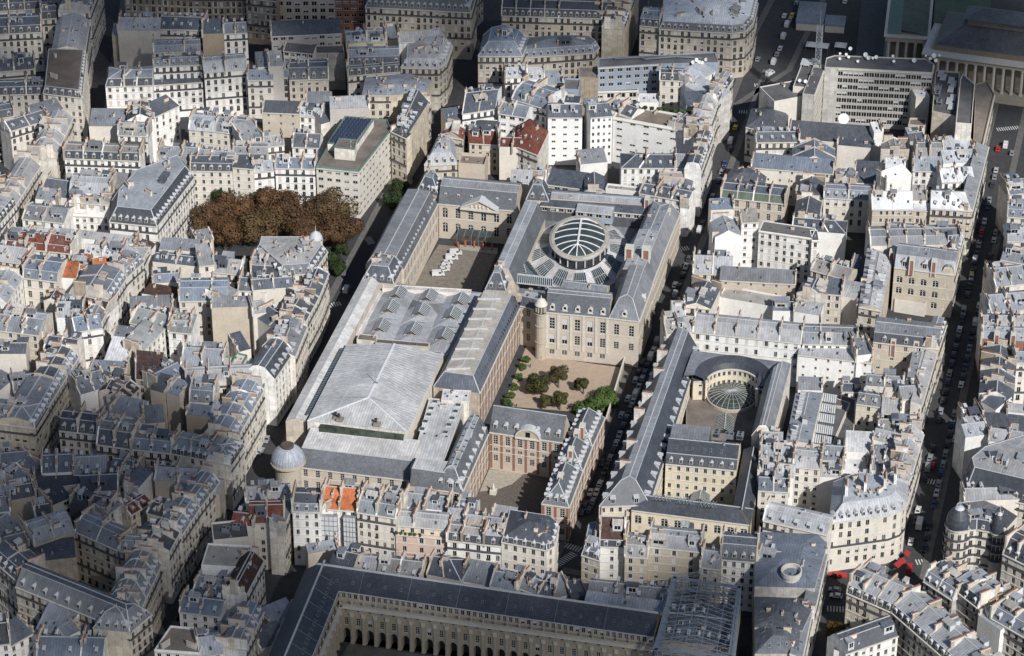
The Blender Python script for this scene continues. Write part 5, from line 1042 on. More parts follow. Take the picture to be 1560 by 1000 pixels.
B('low white building with ribbed roof and dark shop opening, block left of the right street',V('s',12,[136.4,-83.2,144,-83,143.7,-74,136.2,-74.2],rc='w',wc='w',fs='m'))
B('zinc lean-to roof among the white blocks, left of the right street',V('s',16,[145.8,-84.8,150.7,-84.7,150.5,-76.7,145.6,-76.8],rc='z',wc='w',fs='n'))
B('white gabled attic with red chimney pots, left of the right street, upper one',V('g',18,[149.7,-80.5,156.8,-81,157.1,-76,150,-75.5],rc='zl',wc='w',fs='n'))
B('white gabled attic with red chimney pots, left of the right street, middle one',V('g',18,[150.5,-88.7,157.1,-88.2,156.6,-82.2,150,-82.8],rc='zl',wc='w',fs='n'))
B('white gabled attic with red chimney pots, left of the right street, lower one',V('g',18,[150.1,-96.1,156.5,-96.6,156.9,-90.6,150.6,-90.1],rc='zl',wc='w',fs='n'))
B('zinc roof with white dormers left of the lower white gabled attic',V('g',18,[142.8,-97.8,150.3,-97.6,150,-90.6,142.6,-90.8],rc='z',wc='w'))
B('pale zinc roof slope running along the right street, lower half',V('m',19,[160,-89,160.9,-63.4,152.9,-63.1,152,-88.7],rc='zl',sc='zl',ms=3,mi=3,wc='c'))
B('pale zinc roof slope along the right street above the cream curved block',V('m',19,[158.8,-99.5,160.2,-88.4,151.3,-87.2,149.9,-98.4],rc='zl',sc='zl',ms=3,mi=3,wc='c'))
B('small zinc roofs below the glass-domed court wall',V('g',18,[107,-81.3,114.5,-80.5,113.6,-71.6,106.1,-72.3],rc='zl',wc='c',fs='n'))
B('zinc gables with terracotta rows below the flat zinc roof with paired chimneys',V('g',18,[108.3,-89.5,119.3,-88.4,118.5,-79.4,107.5,-80.5],rc='zl',wc='c',fs='n'))
B('cream house with an orange blind under zinc roofs, lower middle right',V('m',19,[120.3,-93.3,129.6,-92.7,128.8,-81.7,119.6,-82.3],rc='zl',sc='zl',ms=2.6,mi=2.6,wc='c',fs='o',nd=4))
B('zinc roofs with white side walls right of the house with the orange blind',V('g',18,[128.6,-85.7,136.3,-84.8,135.3,-74.9,127.5,-75.7],rc='z',wc='c',fs='n'))
B('low zinc courtyard roof right of the house with the orange blind',V('g',16,[129.5,-92.9,136.3,-91.8,135,-83.9,128.2,-85],rc='zl',wc='w',fs='n'))
B('pale zinc slope with white ridge, lower middle right, above the planted balconies',V('g',19,[109.7,-101.1,121.7,-100.2,121.1,-91.3,109,-92.1],rc='zl',wc='w',fs='n'))
B('zinc roof with a white dormer above the planted balconies',V('g',19,[111.2,-110,121.3,-108.6,120.1,-99.7,109.9,-101.1],rc='zb',wc='c',fs='o'))
B('brick-banded house with two large brick chimneys at the right edge',V('m',18,[173.7,4.8,190.2,6.4,189.3,15.4,172.9,13.8],rc='zl',sc='zl',ms=2,mi=2,wc='br',fs='n',nd=2))
B('big dark grey gabled roof with brown chimneys at the right edge, beyond the street',V('g',18,[176.7,-31.5,188.9,-34.2,187.3,-2.5,174.9,-0.8],ax='y',rc='zd',wc='w',k=0.4,ch=3))
B('cream courtyard front with windows at the right edge, beside the big dark grey roof',V('g',19,[187.1,-10,191.5,-9,189.6,-1.2,185.2,-2.2],rc='z',wc='c',fs='h'))
B('white gabled house end below the big dark grey roof',V('s',17,[177.8,-35.3,183.3,-39.6,188.2,-33.2,182.6,-29],rc='zd',wc='w',fs='n'))
B('white wall with battlement chimneys at the right edge',V('s',17,[187.4,-39.7,194.5,-39.1,194.2,-35.1,187.1,-35.7],rc='zl',wc='w',fs='n'))
B('low zinc roofs stepping down at the east kerb of the right street',V('g',16,[174.3,-49,179.9,-46.6,175.9,-37.4,170.3,-39.9],rc='z',wc='w',fs='n'))
B('roof under repair with scaffold poles and shaded wall at the right edge',V('s',14,[179.8,-49,195.4,-45.8,193.8,-38,178.1,-41.2],rc='zd',wc='c',fs='n'))
B('pale zinc gable above the slate mansard corner block at the right edge',V('g',18,[175.1,-60.6,182.8,-56.5,178.7,-48.6,170.9,-52.6],rc='zl',wc='w',fs='n'))
B('zinc roof with a white courtyard light well above the slate mansard corner block',V('g',18,[183,-60.8,196.4,-60.8,196.4,-51.8,183,-51.8],rc='zl',wc='w',fs='n'))
B('large corner block with pale zinc roof and two tiers of dormers in slate, right edge',V('m',17,[176.7,-82.5,178.7,-90.3,203,-94.6,205.7,-72.9,198.6,-58.8,180.9,-73.6],rc='zl',sc='s',wc='c',ms=8,mi=2.4,k=0.1,win='all',dsp=2.9,ch=0,poly=1))
B('pale blue zinc roof in front of the dome turret',V('g',18,[-54.1,-154.6,-39.8,-149.6,-42.8,-141.1,-57,-146.1],rc='zl',wc='w',fs='n'))
B('house with red-brown mansard and pale blue skylight strips below the dome turret',V('m',19,[-48.6,-167.9,-37.5,-164.8,-40.4,-154.2,-51.5,-157.3],rc='tr',sc='tr',ms=4.5,mi=4,wc='c',nd=3,fs='o'))
B('narrow zinc slope beside the white house with slate dormers',V('s',20,[-36.4,-168.2,-37.5,-154.5,-42.5,-154.9,-41.4,-168.6],rc='z',wc='c',win='0'))
B('white house with a slate mansard of four dormers, left of the orange tiled roof',V('m',22,[-35.4,-161.9,-26.2,-160.3,-28.1,-149.4,-37.3,-151.1],sc='zb',rc='zd',ms=2.6,mi=0.9,wc='w',nd=4,pw='LR',ch=3,fs={'bay':2.5,'ww':1.05,'wh':2.0,'fh':3.3,'mix':'o'}))
B('house with a bright orange tiled roof and grey sheeted scaffolding on its front',V('g',21,[-26.9,-156.9,-15.2,-155.6,-16.8,-141.7,-28.4,-143],rc='t',wc='w',k=0.6,pw='LR',ch=3,fs='o'),V('g',22,[-26.3,-158.7,-24.1,-155.2,-27.5,-153.1,-29.7,-156.6],ax='y',rc='t',wc='w',fs='n',k=0.8))
B('tall cream house with five window columns and zinc roof right of the orange tiled roof',V('m',22,[-14.6,-157.4,-1.3,-157.8,-0.8,-144.8,-14.1,-144.4],sc='zl',rc='z',ms=3,mi=2.8,wc='c',pw='LR',ch=3,dm=None,fs={'bay':2.55,'ww':1.1,'wh':2.1,'fh':3.3,'mix':'h'}))
B('pink-cream house with a planted balcony below a yellow set-back attic',V('f',16,[-1.2,-158.4,15.8,-157,14.9,-146,-2.2,-147.5],rc='gr',wc='p',fs={'bay':4.2,'ww':1.3,'wh':2.2,'fh':3.8,'mix':'o'},ph=0.4),V('m',19,[-0.9,-157.4,15.6,-156,14.8,-147,-1.6,-148.4],b=15,sc='zg',rc='zl',ms=2,mi=2.2,wc='y',fs='o',dm=None))
B('grey zinc roofs with brown chimneys behind the pink-cream house',V('g',18,[-2.4,-145.2,12.7,-144.5,12.3,-135.5,-2.8,-136.2],rc='z',wc='w',fs='n'))
B('white house with a pale gable and one dormer, first right of the pink-cream house',V('m',17,[16.5,-159,21.3,-158.8,21,-149.8,16.1,-150],rc='zg',sc='s',wc='w',ms=2.5,nd=1,pw='LR'))
B('white house with a row of grey dormers, second right of the pink-cream house',V('m',17,[21.3,-158.6,28.7,-158.5,28.6,-149.5,21.1,-149.6],rc='zg',sc='s',wc='w',ms=2.2,nd=3))
B('white house with a gabled slate dormer next to the hipped slate corner house',V('m',17,[28.7,-158.5,34.8,-158,34.1,-149,28,-149.5],rc='zl',sc='s',wc='w',ms=3,nd=1,pw='LR'))
B('pale zinc roof with a strip of white attic windows behind the white houses',V('g',19,[20.4,-153,32.8,-152.5,32.4,-144.6,20.1,-145.1],rc='zl',wc='w',fs='m'))
B('pale patched zinc roof with stone stacks behind the white gable house',V('g',19,[14.2,-152.6,20.2,-152.1,19.5,-142.1,13.5,-142.6],rc='zl',wc='c',fs='n'))
B('small slate-blue roof beside the brick courtyard wing',V('g',17,[15.7,-142.4,22,-141.9,21.3,-133.9,15,-134.4],rc='zb',wc='c',fs='n'))
B('low stone wall and pots in front of the brick courtyard mouth',V('s',15,[26.7,-139.8,34.4,-140,34.5,-135,26.8,-134.8],rc='zl',wc='g',fs='n'))
B('rounded stone corner house with a hipped slate roof at the foot of the brick courtyard',V('m',19,[34.6,-158.4,50.1,-159.5,52,-156.2,50.8,-145.5,47.4,-142.4,33.1,-142.2],rc='s',sc='s',wc='c',ms=1.8,mi=0.6,k=0.5,win='0123',fs={'bay':2.8,'ww':1.2,'wh':2.2,'fh':3.7,'mix':'o'},ch=1,poly=1))
B('rounded corner house with blue zinc roof across the street from the hipped slate corner',V('m',19,[61.6,-159.2,68,-161,65.6,-148.1,63.1,-142,60.1,-144],rc='zb',sc='s',ms=2,mi=0.7,wc='b',k=0.15,win='01',fs='o',poly=1))
B('white house with a steep dark brown tiled roof between two tall chimney walls',V('m',20,[66.6,-154.7,74.5,-153.3,72.2,-139.5,64.2,-140.9],rc='tb',sc='s',ms=2.2,mi=0.6,k=0.75,wc='w',nd=2,pw='LR',ch=3,fs={'bay':4.2,'ww':1.1,'wh':1.9,'fh':3.2,'mix':'o'}))
B('narrow stone house with zinc attic in shade right of the steep brown roof',V('m',19,[75.4,-156.8,82.8,-156,81.5,-144.1,74,-144.9],rc='zg',sc='zg',ms=3,mi=2.5,wc='b',nd=2,fs='o'))
B('grey stone house with two round dormers and five window rows behind the scaffold',V('m',21,[82.2,-152.5,99.1,-151.3,98.3,-140.3,81.5,-141.5],rc='z',sc='z',ms=3,mi=3,wc='b',dm='round',nd=2,pw='LR',ch=3,fs={'bay':4.3,'ww':1.2,'wh':2,'fh':3.2,'mix':'o'}))
B('narrow stone house with folded grey roof above the scaffold',V('g',19,[100.2,-156.8,106.7,-156.6,106.3,-145.6,99.8,-145.8],rc='z',wc='b',fs='o'))
B('house with dark blue roof and two bands of white dormers right of the scaffold',V('m',20,[106.1,-152.4,117.6,-151.4,116.5,-139.4,105,-140.5],rc='zd',sc='zd',ms=4.5,mi=2.6,wc='w',nd=4,pw='LR',fs='o'))
B('house with zinc roof and dark courtyard face right of the blue dormered house',V('g',19,[117.9,-152.6,125,-152.9,125.6,-140.9,118.5,-140.6],rc='z',wc='b',fs='o'))
B('small zinc roofs with white attic behind the arcaded wing, left of the black roof',V('g',16,[44.5,-177.6,51.7,-179.6,54.1,-170.9,46.9,-168.9],rc='z',wc='w'))
B('black roof with white chimneys behind the arcaded wing',V('g',16,[51.2,-179.7,57.2,-179.2,56.4,-170.2,50.4,-170.8],rc='s',wc='c',fs='n'))
B('grey lean-to and white stack behind the arcaded wing',V('s',15,[57.1,-178.8,61.8,-175.8,56.9,-168.2,52.3,-171.2],rc='z',wc='w',fs='n'))
B('dark slate attic with a white square opening behind the arcaded wing',V('f',16,[62.6,-179.3,67.6,-176.7,63.4,-168.7,58.4,-171.3],rc='s',wc='s',fs='n'))
B('long grey zinc roof with brown chimneys behind the ribbed zinc strip',V('g',17,[67.4,-177.2,92.9,-175.7,92.4,-166.7,66.8,-168.2],rc='z',wc='b',fs='n'))
B('pale ribbed zinc strip roof on the back of the arcaded wing',V('s',19,[67.8,-184.4,93.7,-184.1,93.6,-179.1,67.8,-179.4],rc='zl',wc='b',fs='n',k=0.3))
B('black slate gable at the corner of the arcaded wing',V('g',18,[-16.9,-183.9,-8.7,-184.7,-7.4,-172.8,-15.7,-171.9],rc='s',wc='b',fs='n',pw=''))
B('grey zinc roof with a pale stack behind the arcaded wing, left part',V('g',16,[-9.4,-182.1,-1.7,-181.2,-3,-170.3,-10.8,-171.2],rc='z',wc='g',fs='n'))
B('brown-grey tiled roofs with a pale square chimney behind the arcaded wing',V('g',16,[-1.4,-182.1,13.2,-181.4,12.6,-169.4,-2,-170.1],rc='zg',wc='g',fs='n'))
B('folded black slate roofs around a green glazed light well behind the arcaded wing',V('g',16,[14.4,-177.3,26,-178.3,27,-166.3,15.4,-165.4],rc='s',wc='g',hip='R',fs='n'))
B('small courtyard with zinc roof and brown chimneys behind the arcaded wing',V('s',14,[25.4,-175.7,35.1,-176.2,35.6,-167.2,25.8,-166.7],rc='z',wc='c',fs='n'))
B('blue zinc roofs with chimneys behind the arcaded wing, right of the courtyard',V('g',16,[35.8,-178.8,44.9,-179.4,45.6,-169.4,36.4,-168.8],rc='zb',wc='w'))
B('low blue-grey zinc roof and chimneys on the street side of the arcaded wing',V('s',14,[-26.9,-213.3,-20.1,-205.2,-26.1,-200.1,-33,-208.1],rc='zb',wc='g',fs='n'))
B('dark zinc roofs and bundled pipes on the street side of the arcaded wing, bottom',V('s',13,[-27.1,-223.6,-20.3,-216.7,-26,-211.1,-32.8,-218.1],rc='zd',wc='g',fs='n'))
B('beige blank wall with stone coping behind the black slate corner gable',V('s',14,[-27,-173,-18.3,-168,-20.2,-164.6,-29,-169.6],rc='zl',wc='t',fs='n'))
B('large blue-grey zinc roof with a round light well, left of the cream curved block',V('h',20,[119.2,-164.2,138,-160.6,138.3,-135.8,134.5,-131.4,114.2,-134.8],rc='zb',wc='g',k=0.18,win='1',fs='n',ch=3,poly=1))
B('lit street front with many windows below the blue-grey roof with round light well',V('s',18,[139.5,-170.4,139,-138.7,135,-138.7,135.5,-170.4],rc='z',wc='c',win='0'))
B('dark grey ridged zinc roofs with pale walls at the bottom, right of the scaffold',V('h',19,[122.6,-183.9,137.4,-182.1,138.8,-170,135.4,-165.4,119.9,-168.2],rc='zd',wc='g',k=0.25,win='',ch=2,poly=1))
B('lit stone street front at the bottom right of the scaffold',V('s',18,[139.4,-194.5,138.8,-169.6,134.8,-169.7,135.4,-194.6],rc='z',wc='c',win='0'))
B('pale walls with chimney row and dark zinc pyramid, bottom, right of the scaffold',V('h',18,[124.7,-195.8,138.6,-192.5,137.8,-180.7,122.4,-182.6],rc='zd',wc='g',k=0.4,win='',ch=3,poly=1))
B('pale zinc house with a planted iron balcony left of the cream curved block',V('m',19,[115.7,-126.6,137.4,-129.8,138.9,-119.9,117.1,-116.7],rc='zl',sc='zl',ms=3,mi=2.6,wc='c',dm='box',nd=5))
B('cream curved corner block with pale zinc roof and tall white chimneys above the red awnings',V('m',20,[137,-124.6,156,-115.1,159.3,-111.9,160.6,-107.6,159.9,-95.7,142.3,-94.8,135.1,-100.7],rc='zl',sc='zl',ms=4.2,mi=4.2,wc='c',win='0123',dsp=2.6,k=0.12,ch=4,bal=(2,),fs={'bay':2.75,'ww':1.2,'wh':2.2,'fh':3.55,'mix':'h'},poly=1))
B('diagonal house with bright zinc gable roof and arched dormers below the red awnings',V('m',18,[148,-158,163.2,-164.8,168.9,-152,153.7,-145.2],rc='zl',sc='s',ms=2.6,mi=0.8,wc='b',dm='round',nd=6,pw='L',pc='b',k=0.5,ch=2))
B('diagonal house with bright zinc roof and a long row of arched dormers, bottom right',V('m',18,[163.2,-164.8,182.4,-184.6,192.4,-174.8,173.3,-155.1],rc='zl',sc='s',ms=2.6,mi=0.8,wc='b',dm='round',nd=9,pw='LR',pc='b',k=0.5,ch=2,sk=4))
B('diagonal house at the bottom edge continuing the bright zinc roof',V('m',18,[182.4,-184.6,195.7,-198.5,205.9,-188.9,192.5,-174.9],rc='zl',sc='s',ms=2.6,mi=0.8,wc='b',dm='round',nd=6,pw='LR',k=0.5))
B('white house with violet slate roof and small dormers, bottom, beside the yellowing tree',V('m',16,[151.8,-187.1,166.6,-173.8,159.9,-166.4,145.1,-179.7],rc='s',sc='s',ms=3.6,mi=3.2,wc='w',nd=4,ds=0.9,k=0.5,fs='o',pw=''),V('g',15,[147.9,-184.1,151.8,-185.4,154.6,-176.8,150.7,-175.5],rc='s',wc='w',fs='n'))
B('grey stone house with zinc roof and white attic windows, first below the corner dome',V('m',17,[171,-144.8,181.1,-152.7,189.2,-142.5,179.1,-134.5],rc='z',sc='z',ms=3.2,mi=1.6,wc='g',nd=4,pw='LR',pc='w',ch=2))
B('house with slate dormers and white chimney walls, second below the corner dome',V('m',19,[180.5,-148.9,189.4,-157.4,198.4,-148,189.5,-139.5],rc='zl',sc='s',ms=3,mi=1.2,wc='g',nd=3,pw='R',pc='w'))
B('house wrapped in white scaffold sheeting below the corner dome house',V('s',17,[190,-158.7,197.6,-165,205.3,-155.7,197.6,-149.4],rc='zl',wc='w',fs='n'))
B('house with blue-grey zinc roof and round dormer at the right edge, bottom',V('m',18,[194.1,-160.4,206.4,-168.6,213.7,-157.8,201.4,-149.6],rc='zb',sc='zb',ms=3,mi=2.4,wc='g',dm='round',nd=3,pw='L'))
B('ornate corner house with a slate dome and curved balconies, lower right',V('m',19,[174.9,-115.3,178.8,-117.6,184.6,-115,193.1,-115.9,193.7,-105.3,185.4,-101.3,176.3,-105.5],rc='z',sc='s',wc='c',ms=3.2,mi=1.2,k=0.1,win='0123',dm='oculus',ds=0.55,dsp=4.2,ch=3,bal=(0,1,2,3),fs={'bay':2.7,'ww':1.2,'wh':2.3,'fh':3.6,'mix':'h'},poly=1))
B('dark slate mansard house with white dormers at the right edge, below the corner dome',V('m',17,[194.3,-123.9,202.8,-128.6,208.6,-118.1,200.2,-113.4],rc='s',sc='s',ms=5,mi=3,wc='c',nd=4,pw='LR'))
B('cream blank gable right of the corner dome house',V('s',21,[194,-116,197.1,-107.4,191.4,-105.4,188.4,-114],rc='zd',wc='c',fs='n'))
B('pale zinc flat roof strip between the corner dome house and the slate dormer block',V('g',18,[179,-98.4,199.3,-92.5,197.1,-84.8,176.7,-90.7],rc='zl',wc='c',fs='n'))
B('stone wings with grey mansards and a pedimented front around the van courtyard',V('m',16,[-43.4,5.9,-43.7,57.6,-58.7,57.5,-58.4,5.9],sc='sg',rc='z',ms=5,mi=3,k=0.12,fs={'bay':4.3,'ww':1.9,'wh':4,'fh':6.2,'mix':'l','rows':((1.3,4.5),(8.0,4.2)),'skip':0},wc='st',dm='box',ds=0.62,dsp=2.9,dt=0.3,pw='',sk=0),V('m',15.5,[-43.7,58.5,-13,60,-13.7,75,-44.4,73.5],sc='sg',rc='z',ms=6,mi=3.5,k=0.3,fs={'bay':4.4,'ww':2.1,'wh':3.6,'fh':6.6,'mix':'l','rows':((1.5,4.5),(8.2,4.3)),'skip':0},wm=('arch','grid','arch'),wc='st',nd=6,dm='box',ds=0.7,dt=0.45,pw='',sk=0),V('m',17,[-53.8,64.3,-44.5,61.7,-46.2,73.2,-54.4,75.6],poly=1,ms=5.5,mi=2.6,sc='zd',rc='z',wc='st',win='01',fs='n',ch=1),V('m',16.5,[-56.3,-6.4,-44,-5.9,-44.1,7.9,-56.2,8.5],poly=1,ms=5.5,mi=2.8,sc='zd',rc='z',wc='st',win='',fs='n',ch=1),n='library_wing',g=None)
B('stone library block with grey mansards around the oval glass dome and court of skylights',V('m',15,[0.1,6.2,-0.6,57.6,-11.6,57.5,-10.9,6],sc='sg',rc='zl',ms=7,mi=3,k=0.06,fs='n',wc='st',dm=None,pw='',sk=0),V('m',18,[-10.1,65.1,-1.2,66.2,-4.3,78.2,-11.7,77.2],poly=1,ms=5.5,mi=2.5,sc='zd',rc='z',wc='st',win='',ch=1),V('m',16,[-10.1,-1,-2.3,-0.1,-3.1,11.7,-10.4,13],poly=1,ms=6,mi=2.6,sc='zd',rc='z',wc='st',win='',ch=1),V('g',17,[-4,63.6,38.6,66.5,37.7,80.5,-4.9,77.6],k=0.22,rc='zd',wc='s',fs={'bay':3.1,'ww':1.9,'wh':1.3,'fh':3.3,'mix':'o','maxf':1,'skip':0.1},pw='',sk=5),V('g',17.4,[10.5,62.2,24.9,62.7,24.7,69.7,10.2,69.2],b=13,k=0.3,rc='zl',wc='bl',fs='m',pw='',sk=0),V('g',18.6,[-0.9,67.7,39.1,71.5,38.5,77.5,-1.5,73.7],b=12,k=0.3,rc='zl',wc='st',fs='n',pw='',sk=0),V('m',16,[49.6,17.1,49.6,46.5,35.6,46.5,35.6,17.1],sc='z',rc='zl',ms=6,mi=3.2,k=0.1,fs='l',wc='st',dm=None,pw='',sk=3),V('m',16,[49.6,46.5,49.8,71.9,36.8,72,36.6,46.6],sc='z',rc='z',ms=6,mi=3.2,k=0.1,fs='l',wc='st',dm=None,pw='',sk=2,hip='R'),V('f',10.5,[-3.2,8,39.3,12.2,40,67.7,-2.8,64.4],rc='z',wc='st',win='',ph=0,ch=0,poly=1),V('g',20,[19.1,-2.7,35.9,-2.6,35.8,6.4,19,6.3],b=10,k=0.5,rc='z',wc='st',fs='n',pw='',sk=4),V('m',20,[16.9,-17.4,40.3,-16,39.7,-6,16.3,-7.4],sc='sg',rc='z',ms=6.5,mi=3,k=0.15,fs={'bay':4.0,'ww':2.0,'wh':3.5,'fh':6.0,'mix':'l','rows':((2.2,4.9),(9.3,3.9),(15.9,2.0)),'skip':0},wm=('grid','grid','blind'),piers=0.42,stone=1,wc='st',dm='oculus',nd=5,ds=0.95,dt=0.14,pw='',sk=0),V('m',20,[40.3,-16,51.4,-15.9,51.1,11.2,39,11.5],ax='y',sc='z',rc='z',ms=7,mi=3.2,k=0.12,hip='L',fs={'bay':5.0,'ww':1.9,'wh':3.3,'fh':6.0,'mix':'l','rows':((2.4,4.6),(10,3)),'skip':0},win='01',wc='st',dm='oculus',nd=1,dt=0.14,pw='',sk=0),V('m',17,[5.6,-10.5,12.2,-11.8,14,-3,7.4,-1.7],sc='zd',rc='zl',ms=3,mi=2,fs='l',wc='rb',dm=None,pw='',sk=2),n='oval_hall_block',g=None)
B('long brick gallery wing with slate slope and stepped zinc roof beside the tree garden',V('m',16,[5.1,-69.8,5.4,-9.5,-11.6,-9.4,-11.9,-69.7],sc='zd',rc='st',rm='zinc',ms=4.8,mi=3.2,k=0.04,fs={'bay':4.2,'ww':1.7,'wh':3.4,'fh':5.6,'mix':'l','rows':((1.4,4.6),(7.8,4.2)),'skip':0},wc='rb',piers=0.5,hip='L',dm=None,pw='',sk=0),n='gallery_wing',g=None)
B('great pale zinc library hall roof with low hip, long street wing and lantern roofs behind',V('g',19,[-47.6,-105.3,-12.1,-103.9,-12.7,-52.6,-48.2,-54.2],ax='y',hip='L',hk=0.85,k=0.13,rc='zh',wc='c',pw='',sk=0,fs='n',win='1'),V('g',17,[-55.8,-104.3,-49.1,-102.3,-49.2,-7.5,-56.3,-2.2],ax='y',k=0.3,rc='zh',wc='st',pw='',sk=0,win=''),V('f',13.5,[-49.4,-39.9,-18.9,-40.6,-14.4,-45.6,-12.6,-43.1,-15.3,-1.4,-49.8,-1.2],rc='zh',wc='c',win='',ph=0,ch=0,poly=1),V('f',15,[-48,-7.8,-15,-3.9,-15.3,-0.9,-48.3,-4.8],rc='zh',wc='c',fs='o',ph=0.3),V('f',16,[-47,-45.9,-40,-45.8,-40.1,-41.8,-47.1,-41.9],rc='br',wc='c',fs='n',win='',ph=0.2),V('f',16.5,[-39.5,-47.5,-20,-45.8,-20.2,-42.8,-39.8,-44.5],rc='gd',wc='t',fs='n',win='',ph=0.3),V('z',11.5,[-45.6,-122.4,-6.5,-121.3,-7,-105.3,-46.1,-106.5],ms=5.2,mi=4.2,k=0.04,sc='sg',rc='zh',wc='t',fs='p',pw='',dm=None,sk=0),V('s',17.3,[-42.5,-108.3,-12.7,-106.8,-12.8,-105,-42.6,-105.5],b=14,k=0.61,rm='gglass',rc='zd',wc='c',win='',pw='',sk=0),V('f',16,[-6.5,-121,4.1,-120,1.3,-76.5,-11.3,-77.2],rc='zh',wc='c',win='',ph=0.25),V('z',14,[-4.8,-127.8,6.9,-127.9,7,-118.9,-4.8,-118.8],ms=5.2,mi=3,k=0.06,sc='sg',rc='zh',wc='rb',fs='p',pw='',dm=None,sk=0),V('g',14,[4.9,-127.7,13.7,-128,14,-119,5.3,-118.7],k=1.3,hip='LR',rc='sg',wc='rb',fs='p',dm='gable',nd=1,ds=1.3,pw='',sk=0),V('f',17,[-6.6,-78.9,3.2,-77.4,2.2,-70.5,-7.7,-72],rc='zh',wc='c',win='',ph=0.2),n='library_hall',g=None)
B('brick and stone mansion around an open forecourt, with steep slate roofs and white round dormers',V('m',14.5,[13.6,-127.3,13.6,-90.5,3.6,-90.5,3.6,-127.3],sc='sg',rc='zl',ms=6,mi=3.4,k=0.25,fs={'bay':3.9,'ww':1.7,'wh':2.7,'fh':4.6,'mix':'p','rows':((1.1,3.7),(6.3,1.3),(9.2,2.6)),'skip':0},wc='rb',piers=0.45,dm='round',nd=8,ds=1.1,hip='L',pw='',sk=8),V('g',15.5,[14.1,-92,40.2,-92.4,40.4,-81.4,14.3,-81],k=1.35,rc='sg',fs={'bay':3.9,'ww':1.7,'wh':2.7,'fh':4.6,'mix':'p','rows':((1.1,3.7),(6.3,1.3),(9.2,2.6)),'skip':0},wc='rb',piers=0.45,dm='round',nd=7,ds=1.1,pw='',sk=0),V('g',14,[50.4,-127.4,50.2,-105.7,40.7,-105.8,40.9,-127.5],k=1.3,hip='LR',rc='sg',fs={'bay':3.9,'ww':1.7,'wh':2.7,'fh':4.6,'mix':'p','rows':((1.1,3.7),(6.3,1.3),(9.2,2.6)),'skip':0},wc='rb',piers=0.45,win='03',dm='round',nd=4,ds=1.05,df=-2,pw='',sk=0),V('g',14,[50.2,-105.7,50.2,-90.2,40.7,-90.2,40.7,-105.7],k=1.35,hip='LR',rc='sg',fs={'bay':3.9,'ww':1.7,'wh':2.7,'fh':4.6,'mix':'p','rows':((1.1,3.7),(6.3,1.3),(9.2,2.6)),'skip':0},wc='rb',piers=0.45,dm='round',nd=3,ds=1.05,df=-2,pw='',sk=0),V('g',14,[50.2,-90.2,50.7,-71.8,41.2,-71.6,40.8,-90],k=1.35,hip='LR',rc='sg',fs={'bay':3.9,'ww':1.7,'wh':2.7,'fh':4.6,'mix':'p','rows':((1.1,3.7),(6.3,1.3),(9.2,2.6)),'skip':0},wc='rb',piers=0.45,dm='round',nd=4,ds=1.05,df=-2,pw='',sk=0),n='brick_mansion',g=None)
B('long black slate building around two yellow courts, one round with a glass dome',V('m',15,[60.3,-126,76.5,-120.9,75.2,-22.5,61.5,-16.8],ax='y',sc='s',rc='z',ms=6.5,mi=5.6,k=0.05,hip='L',wc='y',win='01',fs={'bay':2.75,'ww':1.1,'wh':1.8,'fh':3.6,'mix':'o','skip':0},dm='box',nd=17,dsp=6.5,ds=1.25,df=-2,dt=0.1,pw='',sk=0),V('g',14,[71,-124,111.2,-123.2,111,-113.2,70.8,-114],k=0.6,rc='s',wc='y',fs={'bay':4.4,'ww':2.3,'wh':3.2,'fh':6,'mix':'l','top':1.9,'maxf':1,'skip':0},wm=('arch',),pw='',dm=None,sk=0),V('m',16,[77.3,-97.4,101.5,-95.8,100.6,-81.9,76.4,-83.5],sc='s',rc='s',ms=3.2,mi=1.8,k=0.5,wc='y',fs={'bay':2.75,'ww':1.1,'wh':1.8,'fh':3.6,'mix':'o','skip':0},nd=7,ds=0.95,pw='',sk=7),V('s',20.5,[76.8,-88,90.2,-87.1,89.7,-79.1,76.3,-80],b=15,k=0.06,rc='z',wc='s',fs='n',pw='',win='',sk=0),V('g',15,[104,-116.9,111.2,-124,109,-83.5,101.4,-81.2],ax='y',k=0.6,rc='s',wc='y',win='',pw='',sk=0),V('m',18,[103.3,-76.4,110.2,-74.4,109.3,-28.1,102.1,-43],ax='y',sc='s',rc='z',ms=4,mi=4,k=0.05,wc='c',fs='n',win='',dm='box',nd=9,df=-2,ds=0.9,pw='',sk=0),V('s',16,[77,-44.5,81.9,-42.8,79.5,-36.2,74.7,-37.9],k=0.3,rc='s',wc='y',fs={'bay':2.75,'ww':1.1,'wh':1.8,'fh':3.6,'mix':'o','skip':0},pw='',sk=0),V('s',16,[99.2,-43.5,102.7,-43.5,102.7,-36.5,99.2,-36.5],k=0.3,rc='s',wc='y',fs={'bay':2.75,'ww':1.1,'wh':1.8,'fh':3.6,'mix':'o','skip':0},pw='',sk=0),V('f',8,[78,-62.4,102.6,-62.1,100.7,-41.3,74.4,-43.3],rc='br',wc='k',win='',ph=0.2,ch=0,poly=1),n='court_building',g=None)
B('zinc roofed house wrapped in the big pole scaffold at the bottom',V('g',18,[95.4,-195.4,117.4,-194.5,116.6,-174.5,94.6,-175.4],rc='zd',wc='k',fs='n',k=0.3,pw=''))
B('low white house with two windows between the library roofs and the white blocks',V('f',14,[17,87.4,30.5,87.6,30.5,91.6,17,91.4],rc='gr',wc='w',fs={'bay':4.5,'ww':1.2,'wh':1.7,'fh':3.3,'mix':'o'}))
B('white house with ridged grey zinc roof on the middle street, above the oval hall',V('g',16,[31.2,84.1,51.1,81.9,52.3,92.8,32.4,95],rc='zd',wc='w',fs='o',k=0.3),V('s',16,[51.1,81.9,50.1,98.8,47.1,98.6,48.1,81.7],rc='zd',wc='w'))
B('grey triangular zinc gable with stained side wall behind the oval hall',V('g',13,[9,85.2,16.9,87.1,13.8,99.7,6,97.8],ax='y',rc='zd',wc='t',fs='n'))
